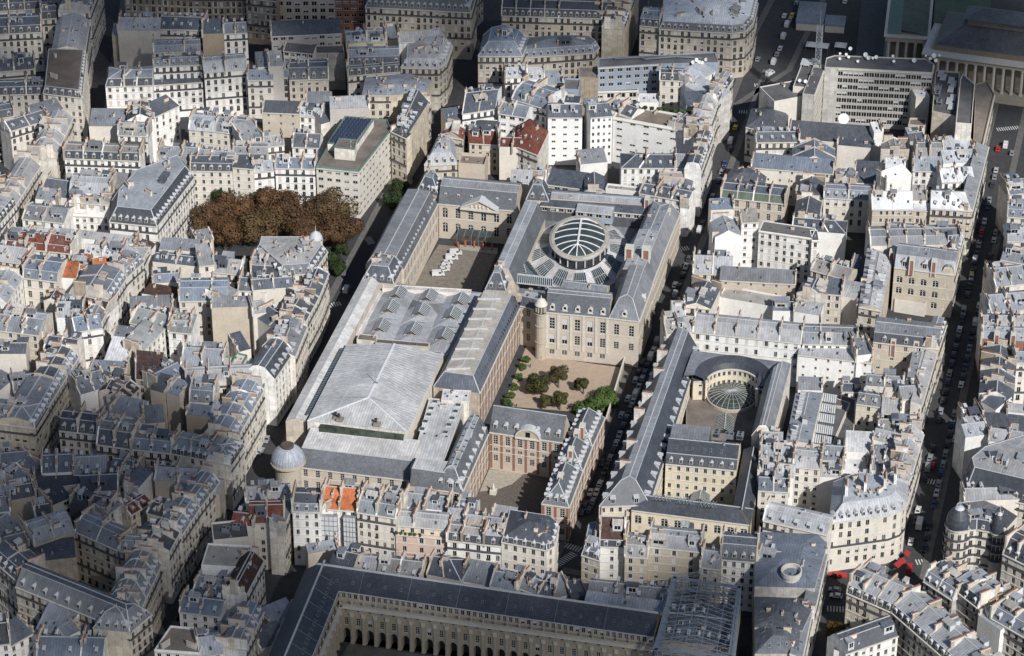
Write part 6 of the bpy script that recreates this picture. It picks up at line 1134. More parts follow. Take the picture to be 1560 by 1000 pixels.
B('dark glazed shed roof behind the oval hall',V('s',11,[-8.3,91.1,7.8,90.7,8,99.7,-8.1,100.1],rc='zd',wc='g',fs='m'))
B('pale zinc roof and broken walls behind the oval hall, beside the red-brown roofs',V('g',14,[-20.9,84,-7.2,86.1,-8.9,97,-22.6,94.8],rc='zl',wc='c',fs='n'))
B('tan windowless rooftop box on the middle street, below the white terrace block',V('f',18,[36.9,94.8,47,95.8,46.5,100.8,36.4,99.8],rc='gr',wc='t',fs='n'))
SITE = {'autumntree': [((145.7,-157.6,0),7,3.2)],
 'awning': [((141.3,-128.8,3),(144.6,-128.0,3),'crimson'),((159.1,-119.7,3),(161.6,-115.1,3),'scarlet'),((161.6,-113.2,3),(162.2,-110.6,3),'scarlet'),
            ((177.4,-114.9,11.5),(179.5,-114.9,11.5),'red window')],
 'barlight': [[(-2.1,7.6,15),(13.6,8.1,15),(12.7,12.2,15),(-2.9,12.0,15)]],
 'bigbrick': [((39.2,25.4),21.5),((45.6,25.9),21.5)],
 'bigdish': [((100.5,164.3),14,2.3)],
 'bluebox': [(-42.0,29.8,0)],
 'brick': [((143.0,46.0),23),((151.2,46.7),23),((134.7,53.5),21),((143.2,-7.0),20),((151.4,-6.2),20),((179.1,4.1),21),((184.9,5.2),21),((45.3,52.1),21),((46.6,64.1),21),
           ((40.1,8.8),21),((46.6,7.4),21),((36.9,71.3),21),((45.3,-102.1),19.6),((45.3,-118.2),19.6),((45.0,-91.4),19.6),((46.3,-88.7),20.6),((9.5,-102.1),19.6),
           ((7.9,-118.4),19.6)],
 'canopy': [[(-35.3,56.2,5),(-21.0,57.0,5)]],
 'car': [((60.4,299.5,0),'grey',0),((57.2,285.3,0),'white',0),((60.5,286.8,0),'yellow',0),((60.3,282.1,0),'grey',0),((59.8,276.6,0),'van',0),((60.1,264.5,0),'van',0),
         ((60.6,252.8,0),'white',0),((60.2,246.8,0),'grey',0),((60.0,238.8,0),'van',0),((60.2,227.5,0),'van',0),((81.6,306.4,0),'white',0),((165.9,186.2,0),'van',0),
         ((169.2,180.2,0),'grey',0),((163.2,182.5,0),'red',0),((54.1,175.4,0),'yellow',0),((54.3,163.1,0),'van',0),((60.1,227.5,0),'van',0),((52.8,239.9,0),'grey',0),
         ((61.7,200.1,0),'white',0),((164.1,-117.0,0),'redvan',0),((141.6,-134.1,0),'grey',1),((142.5,-137.3,0),'white',1),((164.2,-90.8,0),'whitetruck',0),
         ((140.5,-125.8,0),'red',1),((170.2,-36.1,0),'white',0),((164.2,-54.5,0),'red',0),((170.7,-16.2,0),'van',0),((-67.8,11.1,0),'van',0),((163.6,89.9,0),'van',0),
         ((163.5,79.2,0),'yellow',0),((163.8,113.0,0),'red',0),((169.5,153.4,0),'van',0),((53.7,44.3,0),'white',0),((53.6,21.2,0),'white',0)],
 'chestnut': [((-133.4,37.9,0),16.0,7.6,1),((-122.9,30.5,0),15.5,7.4,0),((-122.0,44.6,0),18.5,9.1,0),((-109.5,37.5,0),17.5,8.9,3),((-108.5,51.5,0),19.0,9.3,0),
              ((-97.2,50.2,0),19.0,9.5,1),((-92.9,37.4,0),15.5,8.0,0),((-86.1,52.9,0),19.5,9.8,3),((-78.6,43.4,0),16.5,8.1,1),((-131.3,56.1,0),14.0,5.3,2),
              ((-119.8,61.5,0),14.5,5.5,2)],
 'cloud': [('white cloud over the lower left of the town',[((-126.5,-149.8),52),((-101.1,-125.3),34),((-74.0,-176.3),48),((-39.7,-218.8),42),((-133.0,-209.2),60)]),
           ('white cloud over the arcaded palace',[((-4.9,-220.1),35),((31.8,-218.8),40),((66.5,-206.3),34),((94.4,-189.3),32),((110.8,-164.2),20),((54.5,-242.9),45)]),
           ('white cloud over the far side of the town',
            [((-255.7,178.6),62),((-178.3,190.5),65),((-102.4,205.5),60),((-37.4,241.3),60),((30.5,271.4),58),((-257.4,107.5),40),((-224.6,301.3),120),((-76.7,344.7),120)]),
           ('white cloud over the columned hall',[((100.3,274.5),50),((115.6,227.4),38),((156.6,258.0),62),((161.3,223.9),40),((122.1,362.0),110)])],
 'cones': [(-34.4,52.8,0),(-31.8,54.5,0),(-28.3,54.6,0),(-24.6,53.8,0),(-21.3,54.5,0)],
 'courtcars': [((-36.6,30.5,0),'van'),((-35.2,34.4,0),'car'),((-35.6,36.9,0),'car'),((-35.5,40.0,0),'car'),((-34.6,43.5,0),'van'),((-34.0,47.5,0),'van')],
 'crossing': [((49.1,-142.0),(53.5,-134.0)),((49.0,-129.6),(54.9,-131.2)),((-71.2,-0.6),(-67.3,2.2)),((-71.4,52.2),(-68.0,47.6)),((50.4,72.0),(53.7,74.2)),
              ((161.0,200.4),(171.2,205.2)),((59.8,216.7),(62.8,216.6)),((140.6,-144.0),(146.4,-143.1)),((165.7,-111.9),(168.7,-110.7)),((163.8,-63.6),(168.9,-64.0)),
              ((55.3,216.4),(63.7,218.4)),((53.0,190.9),(58.1,191.3))],
 'dish': [((34.4,188.2),22,0.9),((36.2,186.5),22,0.9),((37.5,186.3),22,0.9),((38.4,189.5),22,0.9),((33.5,185.9),22,0.9),((94.0,194.4),27,0.7),((96.9,204.0),27,0.9),
          ((95.9,198.9),27,0.7),((93.3,199.4),27,0.6),((97.2,196.8),27,0.7),((104.1,199.2),27,1.1),((105.7,196.9),27,1.0),((108.6,198.7),27,0.9),((107.2,198.4),27,0.6),
          ((101.6,193.8),27,0.7),((115.2,201.9),27,0.7),((116.1,197.3),27,0.7),((124.5,198.8),27,1.1),((131.9,205.1),27,1.1),((130.7,203.5),27,0.7),((133.1,201.4),27,0.9),
          ((134.0,207.6),27,0.6),((128.4,206.2),27,0.5),((80.3,174.4),25,0.8),((82.7,174.2),25,0.8)],
 'dometurret': [((-49.4,-122.5,14),5.7)],
 'dormrow': [[(182.3,-84.9),(192.9,-76.1),22]],
 'exchange': [{'F0': (126.8,229.1,19),'F1': (179.4,225.9,19),'L0': (107.9,242.2,18),'L1': (125.2,243.6,18)}],
 'galleryglass': [[(3.1,-67.6,19.5),(4.3,-11.6,19.5)]],
 'gardenwall': [[(47.0,-36.0,0),(46.1,-15.3,0)]],
 'glassgable': [[(88.3,-63.0,8.2),(95.2,-62.5,8.2),(93.4,-52.6,8.2),(87.5,-52.7,8.2)],[(86.8,-102.0,5),(93.7,-101.9,5),(92.6,-94.2,5),(86.9,-94.7,5)]],
 'glassroof': [[(-5.0,16.2,14),(8.6,13.9,14),(0.2,26.5,14),(-5.2,25.9,14)]],
 'glassstrip': [[(-49.8,-56.9,18.2),(-49.5,-100.8,18.2),(-48.3,-100.9,18.2),(-48.8,-56.7,18.2)]],
 'ground': [('cobble',[(12.5,-119.0),(14.2,-92.2),(40.9,-92.0),(40.0,-116.3)]),('flag',[(14.2,-106.2),(19.5,-104.1),(23.9,-99.3),(26.8,-91.7),(14.0,-92.3)]),
            ('yard',[(-44.4,20.6),(-17.6,21.6),(-18.8,53.8),(-42.5,53.3)]),('flag',[(-33.6,51.8),(-18.2,51.4),(-19.4,56.3),(-34.5,55.2)]),
            ('sand',[(9.2,-52.4),(8.1,-9.1),(14.8,-16.8),(46.0,-17.4),(45.7,-49.0)]),('pave',[(93.7,254.8),(106.6,257.9),(99.4,324.3),(87.4,321.4)]),
            ('court',[(-7.2,-218.8),(-6.1,-198.3),(70.1,-198.4),(75.0,-220.6),(-1.2,-239.0)])],
 'gtree': [((19.5,-41.7,0),9.5,3.6,'olive',0),((25.9,-35.7,0),10,2.9,'brownish',1),((35.7,-37.8,0),8,2.4,'olive',0),((32.9,-36.5,0),5,1.4,'olive',0),
           ((24.3,-50.2,0),6.5,2.2,'olive',0),((29.7,-49.9,0),8.5,2.5,'olive',0),((40.7,-50.2,0),7,4.6,'green',2),((43.8,-43.6,0),8.5,4.6,'green',2),
           ((44.0,-38.7,0),6,3.2,'green',2),((38.6,-47.8,0),5,3.5,'green',2)],
 'hallmast': [(-30.0,-79.9,21.3)],
 'hallvents': [[(-37.9,-101.9,19.7)],[(-36.4,-103.0,20),(-23.1,-102.8,20)]],
 'hedge': [[(17.8,145.8),(42.2,146.8),20]],
 'hvac': [((136.5,180.9),23),((138.1,173.6),23),((136.1,187.1),23),((91.4,-78.6),17.5),((96.0,-78.9),17.5),((99.6,-78.0),17.5)],
 'kiosk': [[(64.3,273.3,0),(85.5,274.9,0)]],
 'kiosk2': [(76.5,255.7,0),(86.5,258.1,0)],
 'lantern': [(-41.3,-9.8,13.5),(-29.7,-9.2,13.5),(-17.6,-8.9,13.5),(-41.4,-20.4,13.5),(-29.7,-19.7,13.5),(-17.9,-19.4,13.5),(-41.0,-33.8,13.5),(-29.0,-33.4,13.5),
             (-17.1,-34.1,13.5)],
 'mast': [((85.2,191.5),25,19)],
 'netting': [[(-26.8,-158.4),(-21.1,-157.6),20],[(-19.2,-157.1),(-15.0,-156.9),20]],
 'oval': [{'B': (14.6,56.7,19),'F': (19.3,24.2,19),'L': (5.8,37.3,19),'R': (27.6,42.5,19)}],
 'palace': [{'a': (-8.9,-197.7,14.5),'b': (92.9,-196.2,14.5),'ea': (-10.0,-195.6,18.5),'eb': (92.7,-195.4,18.5),'ew': (-8.2,-237.2,18.5),'w': (-7.3,-238.7,14.5)}],
 'parked': [('middle street',(53.4,-113.9),(55.1,13.3),24,0.1),('middle street',(55.2,22.9),(55.4,164.7),20,0.3),('middle street,library side',(51.3,-117.5),(52.7,-6.2),18,0.3),
            ('right street',(162.6,-107.0),(164.3,170.6),44,0.2),('right street,far kerb',(167.4,-103.1),(169.7,165.0),42,0.2),
            ('library street',(-66.7,-100.4),(-66.3,-44.1),9,0.5)],
 'pediment': [[(-34.4,58.5,15.6),(-19.6,58.8,15.6)]],
 'person': [(13.0,-25.3,0),(11.8,-44.0,0),(15.6,-19.1,0),(21.5,-38.7,0),(22.7,-38.4,0),(11.3,-50.0,0),(14.2,-52.2,0)],
 'pipes': [[(0.3,182.7),(10.7,186.1),(13.1,185.0),(25.2,190.4),(31.0,190.9),(36.0,191.3)]],
 'plants': [[(-1.0,-158.5),(6.9,-157.8),16.3]],
 'potstack': [((63.6,-75.2),19.5),((65.0,-94.8),19.5),((65.3,-107.4),19.5),((64.0,-36.2),19.5),((65.2,-48.4),19.5),((64.3,-64.4),19.5)],
 'radiator': [((79.2,193.2),25),((80.5,192.8),25),((83.0,194.2),25),((84.6,192.9),25),((135.7,199.7),23),((137.1,196.8),23),((140.6,194.5),23),((142.0,191.6),23),
              ((141.4,186.8),23),((142.0,176.1),23),((143.2,171.7),23),((143.0,179.4),23)],
 'roofglass': [((-8.7,-79.3,16.1),1.9,1.9),((-8.9,-83.8,16.1),1.9,1.9),((-8.7,-87.8,16.1),1.9,1.9),((-8.8,-92.2,16.1),1.9,1.9),((-8.7,-97.0,16.1),1.9,1.9),
               ((-0.3,-79.5,16.1),1.9,1.9),((-0.2,-83.6,16.1),1.9,1.9),((-0.2,-88.0,16.1),1.9,1.9),((-0.3,-92.3,16.1),1.9,1.9),((-0.3,-97.1,16.1),1.9,1.9),
               ((-6.2,-115.9,16.1),2.6,2.4),((-3.1,-116.0,16.1),2.6,2.4),((-0.0,-116.2,16.1),2.6,2.4)],
 'roundcourt': [{'C': (90.9,-42.9,16),'DL': (82.0,-42.7,9),'L': (81.5,-45.2,16),'NE': (109.3,-29.7,19),'NW': (73.8,-29.4,19),'OL': (77.7,-46.1,16),'dome': (90.4,-40.7,9)}],
 'roundpediment': [[(23.9,-92.2,15.5),(32.0,-92.2,15.5)]],
 'roundwell': [((129.8,-157.1),22.8,3.0)],
 'sawlight': [[(121.0,-39.5),(127.8,-39.9),(127.4,-34.3),(120.9,-33.9)],[(121.7,-46.1),(128.4,-46.5),(128.1,-41.0),(121.6,-40.5)],
              [(122.3,-52.6),(129.0,-53.0),(128.6,-47.6),(122.2,-47.1)],[(122.8,-59.7),(129.4,-60.1),(129.1,-54.7),(122.6,-54.2)],
              [(123.2,-66.1),(129.9,-66.5),(129.6,-61.1),(123.1,-60.7)]],
 'scaffold': [[(95.2,-209.0,24),(119.3,-206.7,24),(115.8,-170.5,24),(93.9,-170.3,24)]],
 'sheet': [[(189.9,-152.7),(193.1,-160.1),(202.6,-144.1),20]],
 'shrub': [(10.3,-21.9,0),(10.1,-27.0,0),(10.4,-34.0,0),(10.7,-40.8,0),(10.5,-46.8,0),(10.6,-51.6,0)],
 'skyframe': [(79.7,-119.1,16.5),(87.8,-119.1,16.5),(95.2,-119.2,16.5)],
 'slatedome': [((178.5,-114.2),19,4.0),((191.6,-114.6),19,2.3)],
 'solar': [[(-94.4,80.6),(-84.3,82.4),(-83.0,102.7),(-93.6,102.1)]],
 'stairturret': [((15.1,-17.2,20),2.1)],
 'statue': [(19.0,-106.2,0)],
 'step': [[(-8.2,-65.0,21.0),(-0.1,-62.5,21.0)],[(-8.3,-58.2,21.0),(-0.2,-55.9,21.0)],[(-8.5,-51.4,21.0),(-0.3,-49.1,21.0)],[(-8.6,-44.5,21.0),(-0.4,-42.3,21.0)],
          [(-8.7,-37.6,21.0),(-0.6,-35.4,21.0)],[(-8.9,-30.6,21.0),(-0.7,-28.4,21.0)],[(-9.0,-23.4,21.0),(-0.8,-21.4,21.0)],[(-9.1,-16.2,21.0),(-0.9,-14.2,21.0)]],
 'street': [('mid',[(53.1,-140.2),(52.9,231.8)]),('right',[(162.6,-121.3),(164.8,255.5)]),('left',[(-65.9,-107.4),(-68.0,120.3),(-66.7,180.7)]),
            ('lane',[(-212.2,124.1),(-244.6,237.6)]),('diag',[(-66.9,-200.4),(-67.5,-144.2)]),('topright',[(39.8,200.2),(56.5,235.8),(61.0,318.3)]),
            ('palace',[(51.8,-148.0),(98.1,-149.8)]),('south',[(-70.8,-224.2),(-67.2,-195.0)])],
 'streettree': [((-75.0,22.3,0),7,3.2),((-78.8,30.6,0),6,3),((-67.2,76.7,0),9,3.4),((-67.7,86.5,0),9,3.4),((-77.5,37.1,0),6,2.6)],
 'turret': [((-78.1,7.3),21,2.6)],
 'whitechim': [((140.8,-111.9),23),((146.6,-108.5),23),((152.7,-105.0),23),((155.6,-101.2),23)]}
# ------------------------------------------------------------ build: ground and streets first
V2 = lambda p: Vector((p[0], p[1])); V3 = lambda p: Vector(p)
for rec in HOUSES:
    for v in rec['v']: vol_masses(v)
BV[0] = BVHTree.FromPolygons(MASS[0], MASS[1])
g = MB(); g.face([(-6000, -3000, 0), (6000, -3000, 0), (6000, 12000, 0), (-6000, 12000, 0)], 'asphalt'); setting(g.build('ground'))
def offset_line(ps, d):
    out = []
    for i, p in enumerate(ps):
        a = ps[max(0, i - 1)]; b = ps[min(len(ps) - 1, i + 1)]; e = (b - a).normalized(); out.append(p + Vector((e.y, -e.x)) * d)
    return out
STREET = {}
for k, ps in SITE['street']:
    ps = [V2(p) for p in ps]; STREET[k] = ps
    hw = dict(mid=3.6, right=5.2, left=4.6, lane=4, diag=2.6, topright=10, palace=3, south=3).get(k, 4)
    for sgn in (-1, 1):
        m = MB(); i0, i1 = offset_line(ps, sgn * hw), offset_line(ps, sgn * (hw + 2.6))
        for j in range(len(ps) - 1):
            q = [i0[j], i1[j], i1[j + 1], i0[j + 1]]
            if sgn < 0: q = q[::-1]
            m.face([(*p, .13) for p in q], 'pave'); m.face([(*i0[j], 0), (*i0[j + 1], 0), (*i0[j + 1], .13), (*i0[j], .13)], 'stone')
        o = m.build('pavement'); setting(o)
for i, (mt, ps) in enumerate(SITE['ground']):
    m = MB(); P = [V2(p) for p in ps]
    if sum(P[j - 1].x * P[j].y - P[j].x * P[j - 1].y for j in range(len(P))) < 0: P = P[::-1]
    m.face([(*p, .012 + .006 * i) for p in P], mt); setting(m.build({'sand': 'garden_ground', 'cobble': 'forecourt_ground', 'yard': 'courtyard_ground', 'court': 'palace_court_ground'}.get(mt, 'paving')))
for a, b in SITE['crossing']:
    a, b = V2(a), V2(b); d = (b - a); L = d.length; d.normalize(); n = Vector((-d.y, d.x)); m = MB(); k = 0
    while k * 1.0 < L:
        c = a + d * k; q = [c - n * 1.5, c + d * .42 - n * 1.5, c + d * .42 + n * 1.5, c + n * 1.5]; m.face([(*p, .017) for p in q], 'mark'); k += 1
    o = m.build('crossing_marking'); o['kind'] = 'structure'

ROOTS = {}
for rec in HOUSES:
    r_ = building(rec)
    if rec['g'] is None: ROOTS.setdefault(rec['n'], r_); r_['base'] = 1
def root(n): return ROOTS[n]
def offs(r): return (r.location.x, r.location.y, 0)
def nearest_house(p):
    """The house whose outline holds p, as parent for roof fittings."""
    best = None
    for o in COL.objects:
        if o.type == 'EMPTY' and o.get('category') and o.parent is None:
            d = (Vector((o.location.x, o.location.y)) - V2(p)).length
            if best is None or d < best[0]: best = (d, o)
    return best[1]
TOPS = [o for o in COL.objects if o.type == 'EMPTY' and o.parent is None]
def holder(p):
    p = V2(p); best = None
    for rec, o in zip(HOUSES, TOPS):
        for v in rec['v']:
            P = [V2(q) for q in v['pts']]; ins = True
            for i in range(len(P)):
                a, b = P[i], P[(i + 1) % len(P)]
                if (b.x - a.x) * (p.y - a.y) - (b.y - a.y) * (p.x - a.x) < -3: ins = False
            d = (sum(P, Vector((0, 0))) / len(P) - p).length + (0 if ins else 200)
            if best is None or d < best[0]: best = (d, o)
    return best[1]
def part(name, me, p, rz=0, scale=None, color=None, on=None):
    r = on or holder(p); return put(name, me, r, offs(r), p, rz, scale, color)
for x, h in SITE['brick']: part('chimney', CHIM['brick'], (*x, h - 2.5), .05, (.85, .85, .85))
for x, h in SITE['bigbrick']: part('chimney', CHIM['brick'], (*x, h), .05, (1.35, .9, 1.3))
for x, h in SITE['whitechim']: part('chimney', CHIM['x'], (*x, h + 1.5), R(8), (1.4, .8, 2.2), WALLC['w'])
for x, h in SITE['potstack']: part('chimney', CHIM['l'], (*x, h), R(90), (1.6, 1, 1.3), WALLC['c'])
for x, h, s in SITE['dish']: part('dish', DISH, (*x, h), rnd.uniform(-.6, .6), (s, s, s))
for x, h in SITE['hvac']: part('air_handler', HVAC, (*x, h), rnd.choice((0, 1.57)), (1.1, 1.1, 1.1))
m = MB()
for k in range(6): m.box(-1.2, -2.6 + k * .9, .5, 1.2, -2.2 + k * .9, .9, 'lead')
for x in (-1.1, 1.1): m.box(x - .1, -2.7, 0, x + .1, 2.7, .5, 'steel')
RAD = m.mesh('cooling_unit')
for x, h in SITE['radiator']: part('cooling_unit', RAD, (*x, h), 0, (1, 1.1, 1))
for ps in SITE['solar']:
    P = [V2(p) for p in ps]; r = holder(sum(P, Vector((0, 0))) / 4); m = MB()
    m.box(-.62, -.9, .0, .62, .9, .12, 'solar'); m.box(-.68, -.96, -.05, .68, .96, -.001, 'steel'); me = m.mesh('solar_panel')
    for i in range(7):
        for j in range(9):
            a = lerp(lerp(P[0], P[1], (i + .5) / 7), lerp(P[3], P[2], (i + .5) / 7), (j + .5) / 9)
            o = part('solar_panel', me, (a.x, a.y, 24.9), 0, None, None, r); o.rotation_euler = (R(22), 0, 0)
for ps in SITE['pipes']:
    r = holder(ps[0]); m = MB()
    for a, b in zip(ps, ps[1:]): m.bar((*a, 23.1), (*b, 23.1), .6, 'steel')
    m.build('duct', r, offs(r))
for x, h, rad in SITE['bigdish']:
    me = _dish(rad); part('dish', me, (*x, h + .5), .25)
for x, h, H in SITE['mast']:
    r = holder(x); m = MB(); w_ = 1.1
    c = [(x[0] + i * w_, x[1] + j * w_) for i, j in ((-1, -1), (1, -1), (1, 1), (-1, 1))]; n = int(H / 2)
    for i in range(4):
        a, b = c[i], c[(i + 1) % 4]; m.bar((*a, h), (*a, h + H), .22, 'steel')
        for k in range(n):
            z = h + k * 2; m.bar((*a, z), (*b, z + 2), .12, 'steel'); m.bar((*b, z), (*a, z + 2), .12, 'steel'); m.bar((*a, z + 2), (*b, z + 2), .12, 'steel')
    m.bar((*x, h + H), (*x, h + H + 7), .16, 'steel')
    o = m.build('antenna_mast', r, offs(r))
for x, h, rad in SITE['turret']:
    r = holder(x); m = MB(); m.lathe([(rad, h - 2), (rad, h + 2.6), (rad + .3, h + 2.6), (rad + .3, h + 3)], 14, 'trim', *x)
    m.lathe([(rad, h + 3), (rad * .95, h + 4), (rad * .7, h + 5.2), (rad * .3, h + 6), (.15, h + 6.3), (.1, h + 8.5), (0, h + 8.6)], 14, 'lead', *x); m.build('turret_dome', r, offs(r))
for x, h, rad in SITE['slatedome']:
    r = holder(x); m = MB(); m.lathe([(rad, h - 16), (rad, h), (rad + .5, h), (rad + .5, h + .5)], 18, 'trim', *x)
    m.lathe([(rad, h + .5), (rad * 1.02, h + 2), (rad * .92, h + 4), (rad * .68, h + 5.8), (rad * .4, h + 6.8)], 18, 'slate', *x)
    m.lathe([(rad * .42, h + 6.8), (rad * .3, h + 7.4), (.1, h + 7.8), (.05, h + 10), (0, h + 10)], 10, 'lead', *x)
    m.build('corner_dome', r, offs(r), ROOFC['s'])
    for z in ((h - 3.4, h - 6.9, h - 10.4, h - 13.9) if rad > 3 else (h - 3.4, h - 6.9, h - 10.4)):
        for k in range(-2, 2):
            a = R(-75 + k * 34); put('window', WIN['dark'], r, offs(r), (x[0] + math.cos(a) * (rad + .02), x[1] + math.sin(a) * (rad + .02), z), a + R(90), (1.1, .1, 2.3))
        m = MB(); m.lathe([(rad, z - .3), (rad + .7, z - .3), (rad + .7, z + .5), (rad + .62, z + .5), (rad + .62, z - .1), (rad, z - .1)], 18, 'rail', *x); m.build('balcony', r, offs(r))
    for k in range(-1, 2):
        a = R(-100 + k * 50); part('dormer', DOR['oculus'], (x[0] + math.cos(a) * (rad - .3), x[1] + math.sin(a) * (rad - .3), h + .8), a + R(90), (.5, .5, .5), None, r)
for ps in SITE['dormrow']:
    a, b, z = ps; r = holder(a)
    for k in range(6):
        p = lerp(V2(a), V2(b), k / 5); part('dormer', DOR['gable'], (p.x, p.y, z), R(10), None, None, r)
for a, b, z in SITE['netting']:
    r = holder(a); a, b = V2(a), V2(b); d = (b - a).normalized(); n = Vector((d.y, -d.x)); L = (b - a).length
    m = MB(); m2 = MB()
    for k in range(int(z / 2)):
        z0 = k * 2; p, q = a + n * 1.1, b + n * 1.1
        m2.face([(*p, z0 + .1), (*q, z0 + .1), (*(q + n * .12 * (k % 2)), z0 + 1.85), (*(p + n * .12 * (k % 2)), z0 + 1.85)], 'blind')
        slab(m, a, b, n, z0 + 1.9, z0 + 2, 1.25, 'steel')
        for t in range(5): e = lerp(a, b, t / 4) + n * 1.3; m.bar((*e, z0), (*e, z0 + 2), .08, 'steel')
    m.build('scaffold', r, offs(r)); m2.build('scaffold_sheet', r, offs(r))
for ps in SITE['sheet']:
    z = ps[-1]; P = [V2(p) for p in ps[:-1]]; r = holder(P[1]); m = MB()
    for a, b in zip(P, P[1:]):
        L = (b - a).length; n = max(1, int(L / 2.5))
        for k in range(n):
            for j in range(int(z / 2.2)):
                p, q = lerp(a, b, k / n), lerp(a, b, (k + 1) / n); t = .15 * ((k + j) % 2)
                m.face([(p.x, p.y - t, j * 2.2), (q.x, q.y - t, j * 2.2), (q.x, q.y - .15 + t, j * 2.2 + 2.15), (p.x, p.y - .15 + t, j * 2.2 + 2.15)], 'white')
    m.build('scaffold_sheet', r, offs(r))
for x, h, rad in SITE['roundwell']:
    r = holder(x); m = MB(); m.lathe([(rad, h - 3), (rad, h + .5), (rad + .4, h + .5), (rad + .4, h - 1)], 20, 'trim', *x, 1, 1.1); m.lathe([(rad, h - 3), (0, h - 3)], 20, 'iron', *x, 1, 1.1); m.build('light_well', r, offs(r))
for ps in SITE['sawlight']:
    P = [V2(p) for p in ps]; r = holder(sum(P, Vector((0, 0))) / 4); m = MB(); mid0, mid1 = (P[0] + P[3]) / 2, (P[1] + P[2]) / 2
    for k in range(9):
        t = k / 9; a, b = lerp(P[0], P[1], t), lerp(P[0], P[1], t + .075); c, d = lerp(mid0, mid1, t), lerp(mid0, mid1, t + .075); e, f = lerp(P[3], P[2], t), lerp(P[3], P[2], t + .075)
        m.face([(*a, 11.4), (*b, 11.4), (*d, 13.2), (*c, 13.2)], 'lead'); m.face([(*c, 13.2), (*d, 13.2), (*f, 11.4), (*e, 11.4)], 'lead')
    m.face([(*P[0], 11.3), (*P[1], 11.3), (*mid1, 13.1), (*mid0, 13.1)], 'rglass'); m.face([(*mid0, 13.1), (*mid1, 13.1), (*P[2], 11.3), (*P[3], 11.3)], 'rglass')
    m.face([(*P[0], 11.3), (*mid0, 13.1), (*P[3], 11.3)], 'lead'); m.face([(*P[1], 11.3), (*P[2], 11.3), (*mid1, 13.1)], 'lead')
    m.build('zigzag_skylight', r, offs(r))

ORD = 'first second third fourth fifth sixth seventh eighth ninth tenth'.split()
def nth(k): return ORD[k] if k < 10 else '%d%s' % (k + 1, {1: 'st', 2: 'nd', 3: 'rd'}.get((k + 1) % 10 if (k + 1) % 100 // 10 != 1 else 0, 'th'))
# ------------------------------------------------------------ the van courtyard
r = root('library_wing'); of = offs(r)
a, b = [V3(p) for p in SITE['pediment'][0]]; d = (b - a); L = d.length; d.normalize(); n = Vector((d.y, -d.x, 0))
m = MB(); apex = (a + b) / 2 + Vector((0, 0, 3.6)); f = n * 1.0; k = -n * 4
m.face([a + f * .6, b + f * .6, apex + f * .6], 'stone')
for p, q in ((a, apex), (apex, b)):
    up = Vector((0, 0, .55))
    m.face([p + f * 1.5, q + f * 1.5, q + f * 1.5 + up, p + f * 1.5 + up], 'trim'); m.face([p + f * 1.5 + up, q + f * 1.5 + up, q + k + up, p + k + up], 'lead'); m.face([p + f * 1.5, p + f * .5, q + f * .5, q + f * 1.5], 'trim')
slab(m, V2(a), V2(b), V2(n), a.z - .9, a.z, 1.3, 'trim', .3)
for t in (.28, .4, .5, .6, .72): c = lerp(a, b, t) + f * .7; m.lathe([(.0, c.z + 2.1 - abs(t - .5) * 3), (.5, c.z + 1.3 - abs(t - .5) * 2), (.42, c.z + .1)], 6, 'trim', c.x, c.y)
m.build('pediment', r, of)
a, b = [V3(p) for p in SITE['canopy'][0]]; m = MB(); d = (b - a); n = Vector((d.y, -d.x, 0)).normalized()
for k in range(10):
    p, q = lerp(a, b, k / 10), lerp(a, b, (k + .94) / 10); m.face([p + n * 2.2, q + n * 2.2, q - n * 1.8 + Vector((0, 0, .8)), p - n * 1.8 + Vector((0, 0, .8))], 'rglass')
for k in range(6):
    p = lerp(a, b, k / 5); m.bar((p.x + n.x * 2.2, p.y + n.y * 2.2, 0), p + n * 2.2, .14, 'steel'); m.bar(p + n * 2.2, p - n * 1.8 + Vector((0, 0, .82)), .14, 'steel')
m.build('entrance_canopy', r, of)
m = MB(); m.box(-.3, -.3, 0, .3, .3, .12, 'rubber'); m.box(-.2, -.2, .12, .2, .2, 2.6, 'orange'); CONE = m.mesh('barrier_post')
for i, p in enumerate(SITE['cones']):
    tag(obj('barrier_post', CONE, None, (p[0], p[1], .03)), ORD[i] + ' orange barrier post from the left before the pedimented front of the van courtyard', 'barrier post', 'orange posts before the pedimented front')
for p in SITE['bluebox']:
    m = MB(); m.box(-.7, -.5, .03, .7, .5, 2.3, 'frame'); m.box(-.76, -.56, 2.3, .76, .56, 2.5, 'gglass')
    o = m.build('portable_cabin', None, p); o.location = p; tag(o, 'small blue and white cabin by the wall of the van courtyard', 'cabin')

# ------------------------------------------------------------ oval hall
r = root('oval_hall_block'); of = offs(r); q = SITE['oval'][0]
L_, R_, F_, B_ = [V2(q[k]) for k in 'LRFB']; ctr = (F_ + B_ + L_ + R_) / 4; ay = (B_ - F_).length / 2; ax = (R_ - L_).length / 2 * .985
rot = math.atan2((B_ - F_).y, (B_ - F_).x) - math.pi / 2; cx, cy = ctr
EL = lambda s, a, z: Vector((cx + s * ax * math.cos(a) * math.cos(rot) - s * ay * math.sin(a) * math.sin(rot), cy + s * ax * math.cos(a) * math.sin(rot) + s * ay * math.sin(a) * math.cos(rot), z))
m = MB(); m.lathe([(.985, 13.4), (.985, 14.6), (.93, 14.6), (.93, 18.0)], 48, 'iron', cx, cy, ax, ay, rot); m.build('drum', r, of)
m = MB(); m.lathe([(.93, 18.0), (1.01, 18.0), (1.02, 18.7), (.97, 19.1), (.88, 19.15), (.86, 18.8)], 64, 'flat', cx, cy, ax, ay, rot); LANT = m.build('ring_gutter', r, of, (.42, .39, .34))
m = MB(); m.lathe([(1.02, 18.62), (1.035, 18.62), (1.035, 18.8), (1.02, 18.8)], 64, 'lead', cx, cy, ax, ay, rot); m.build('ring_edge', r, of)
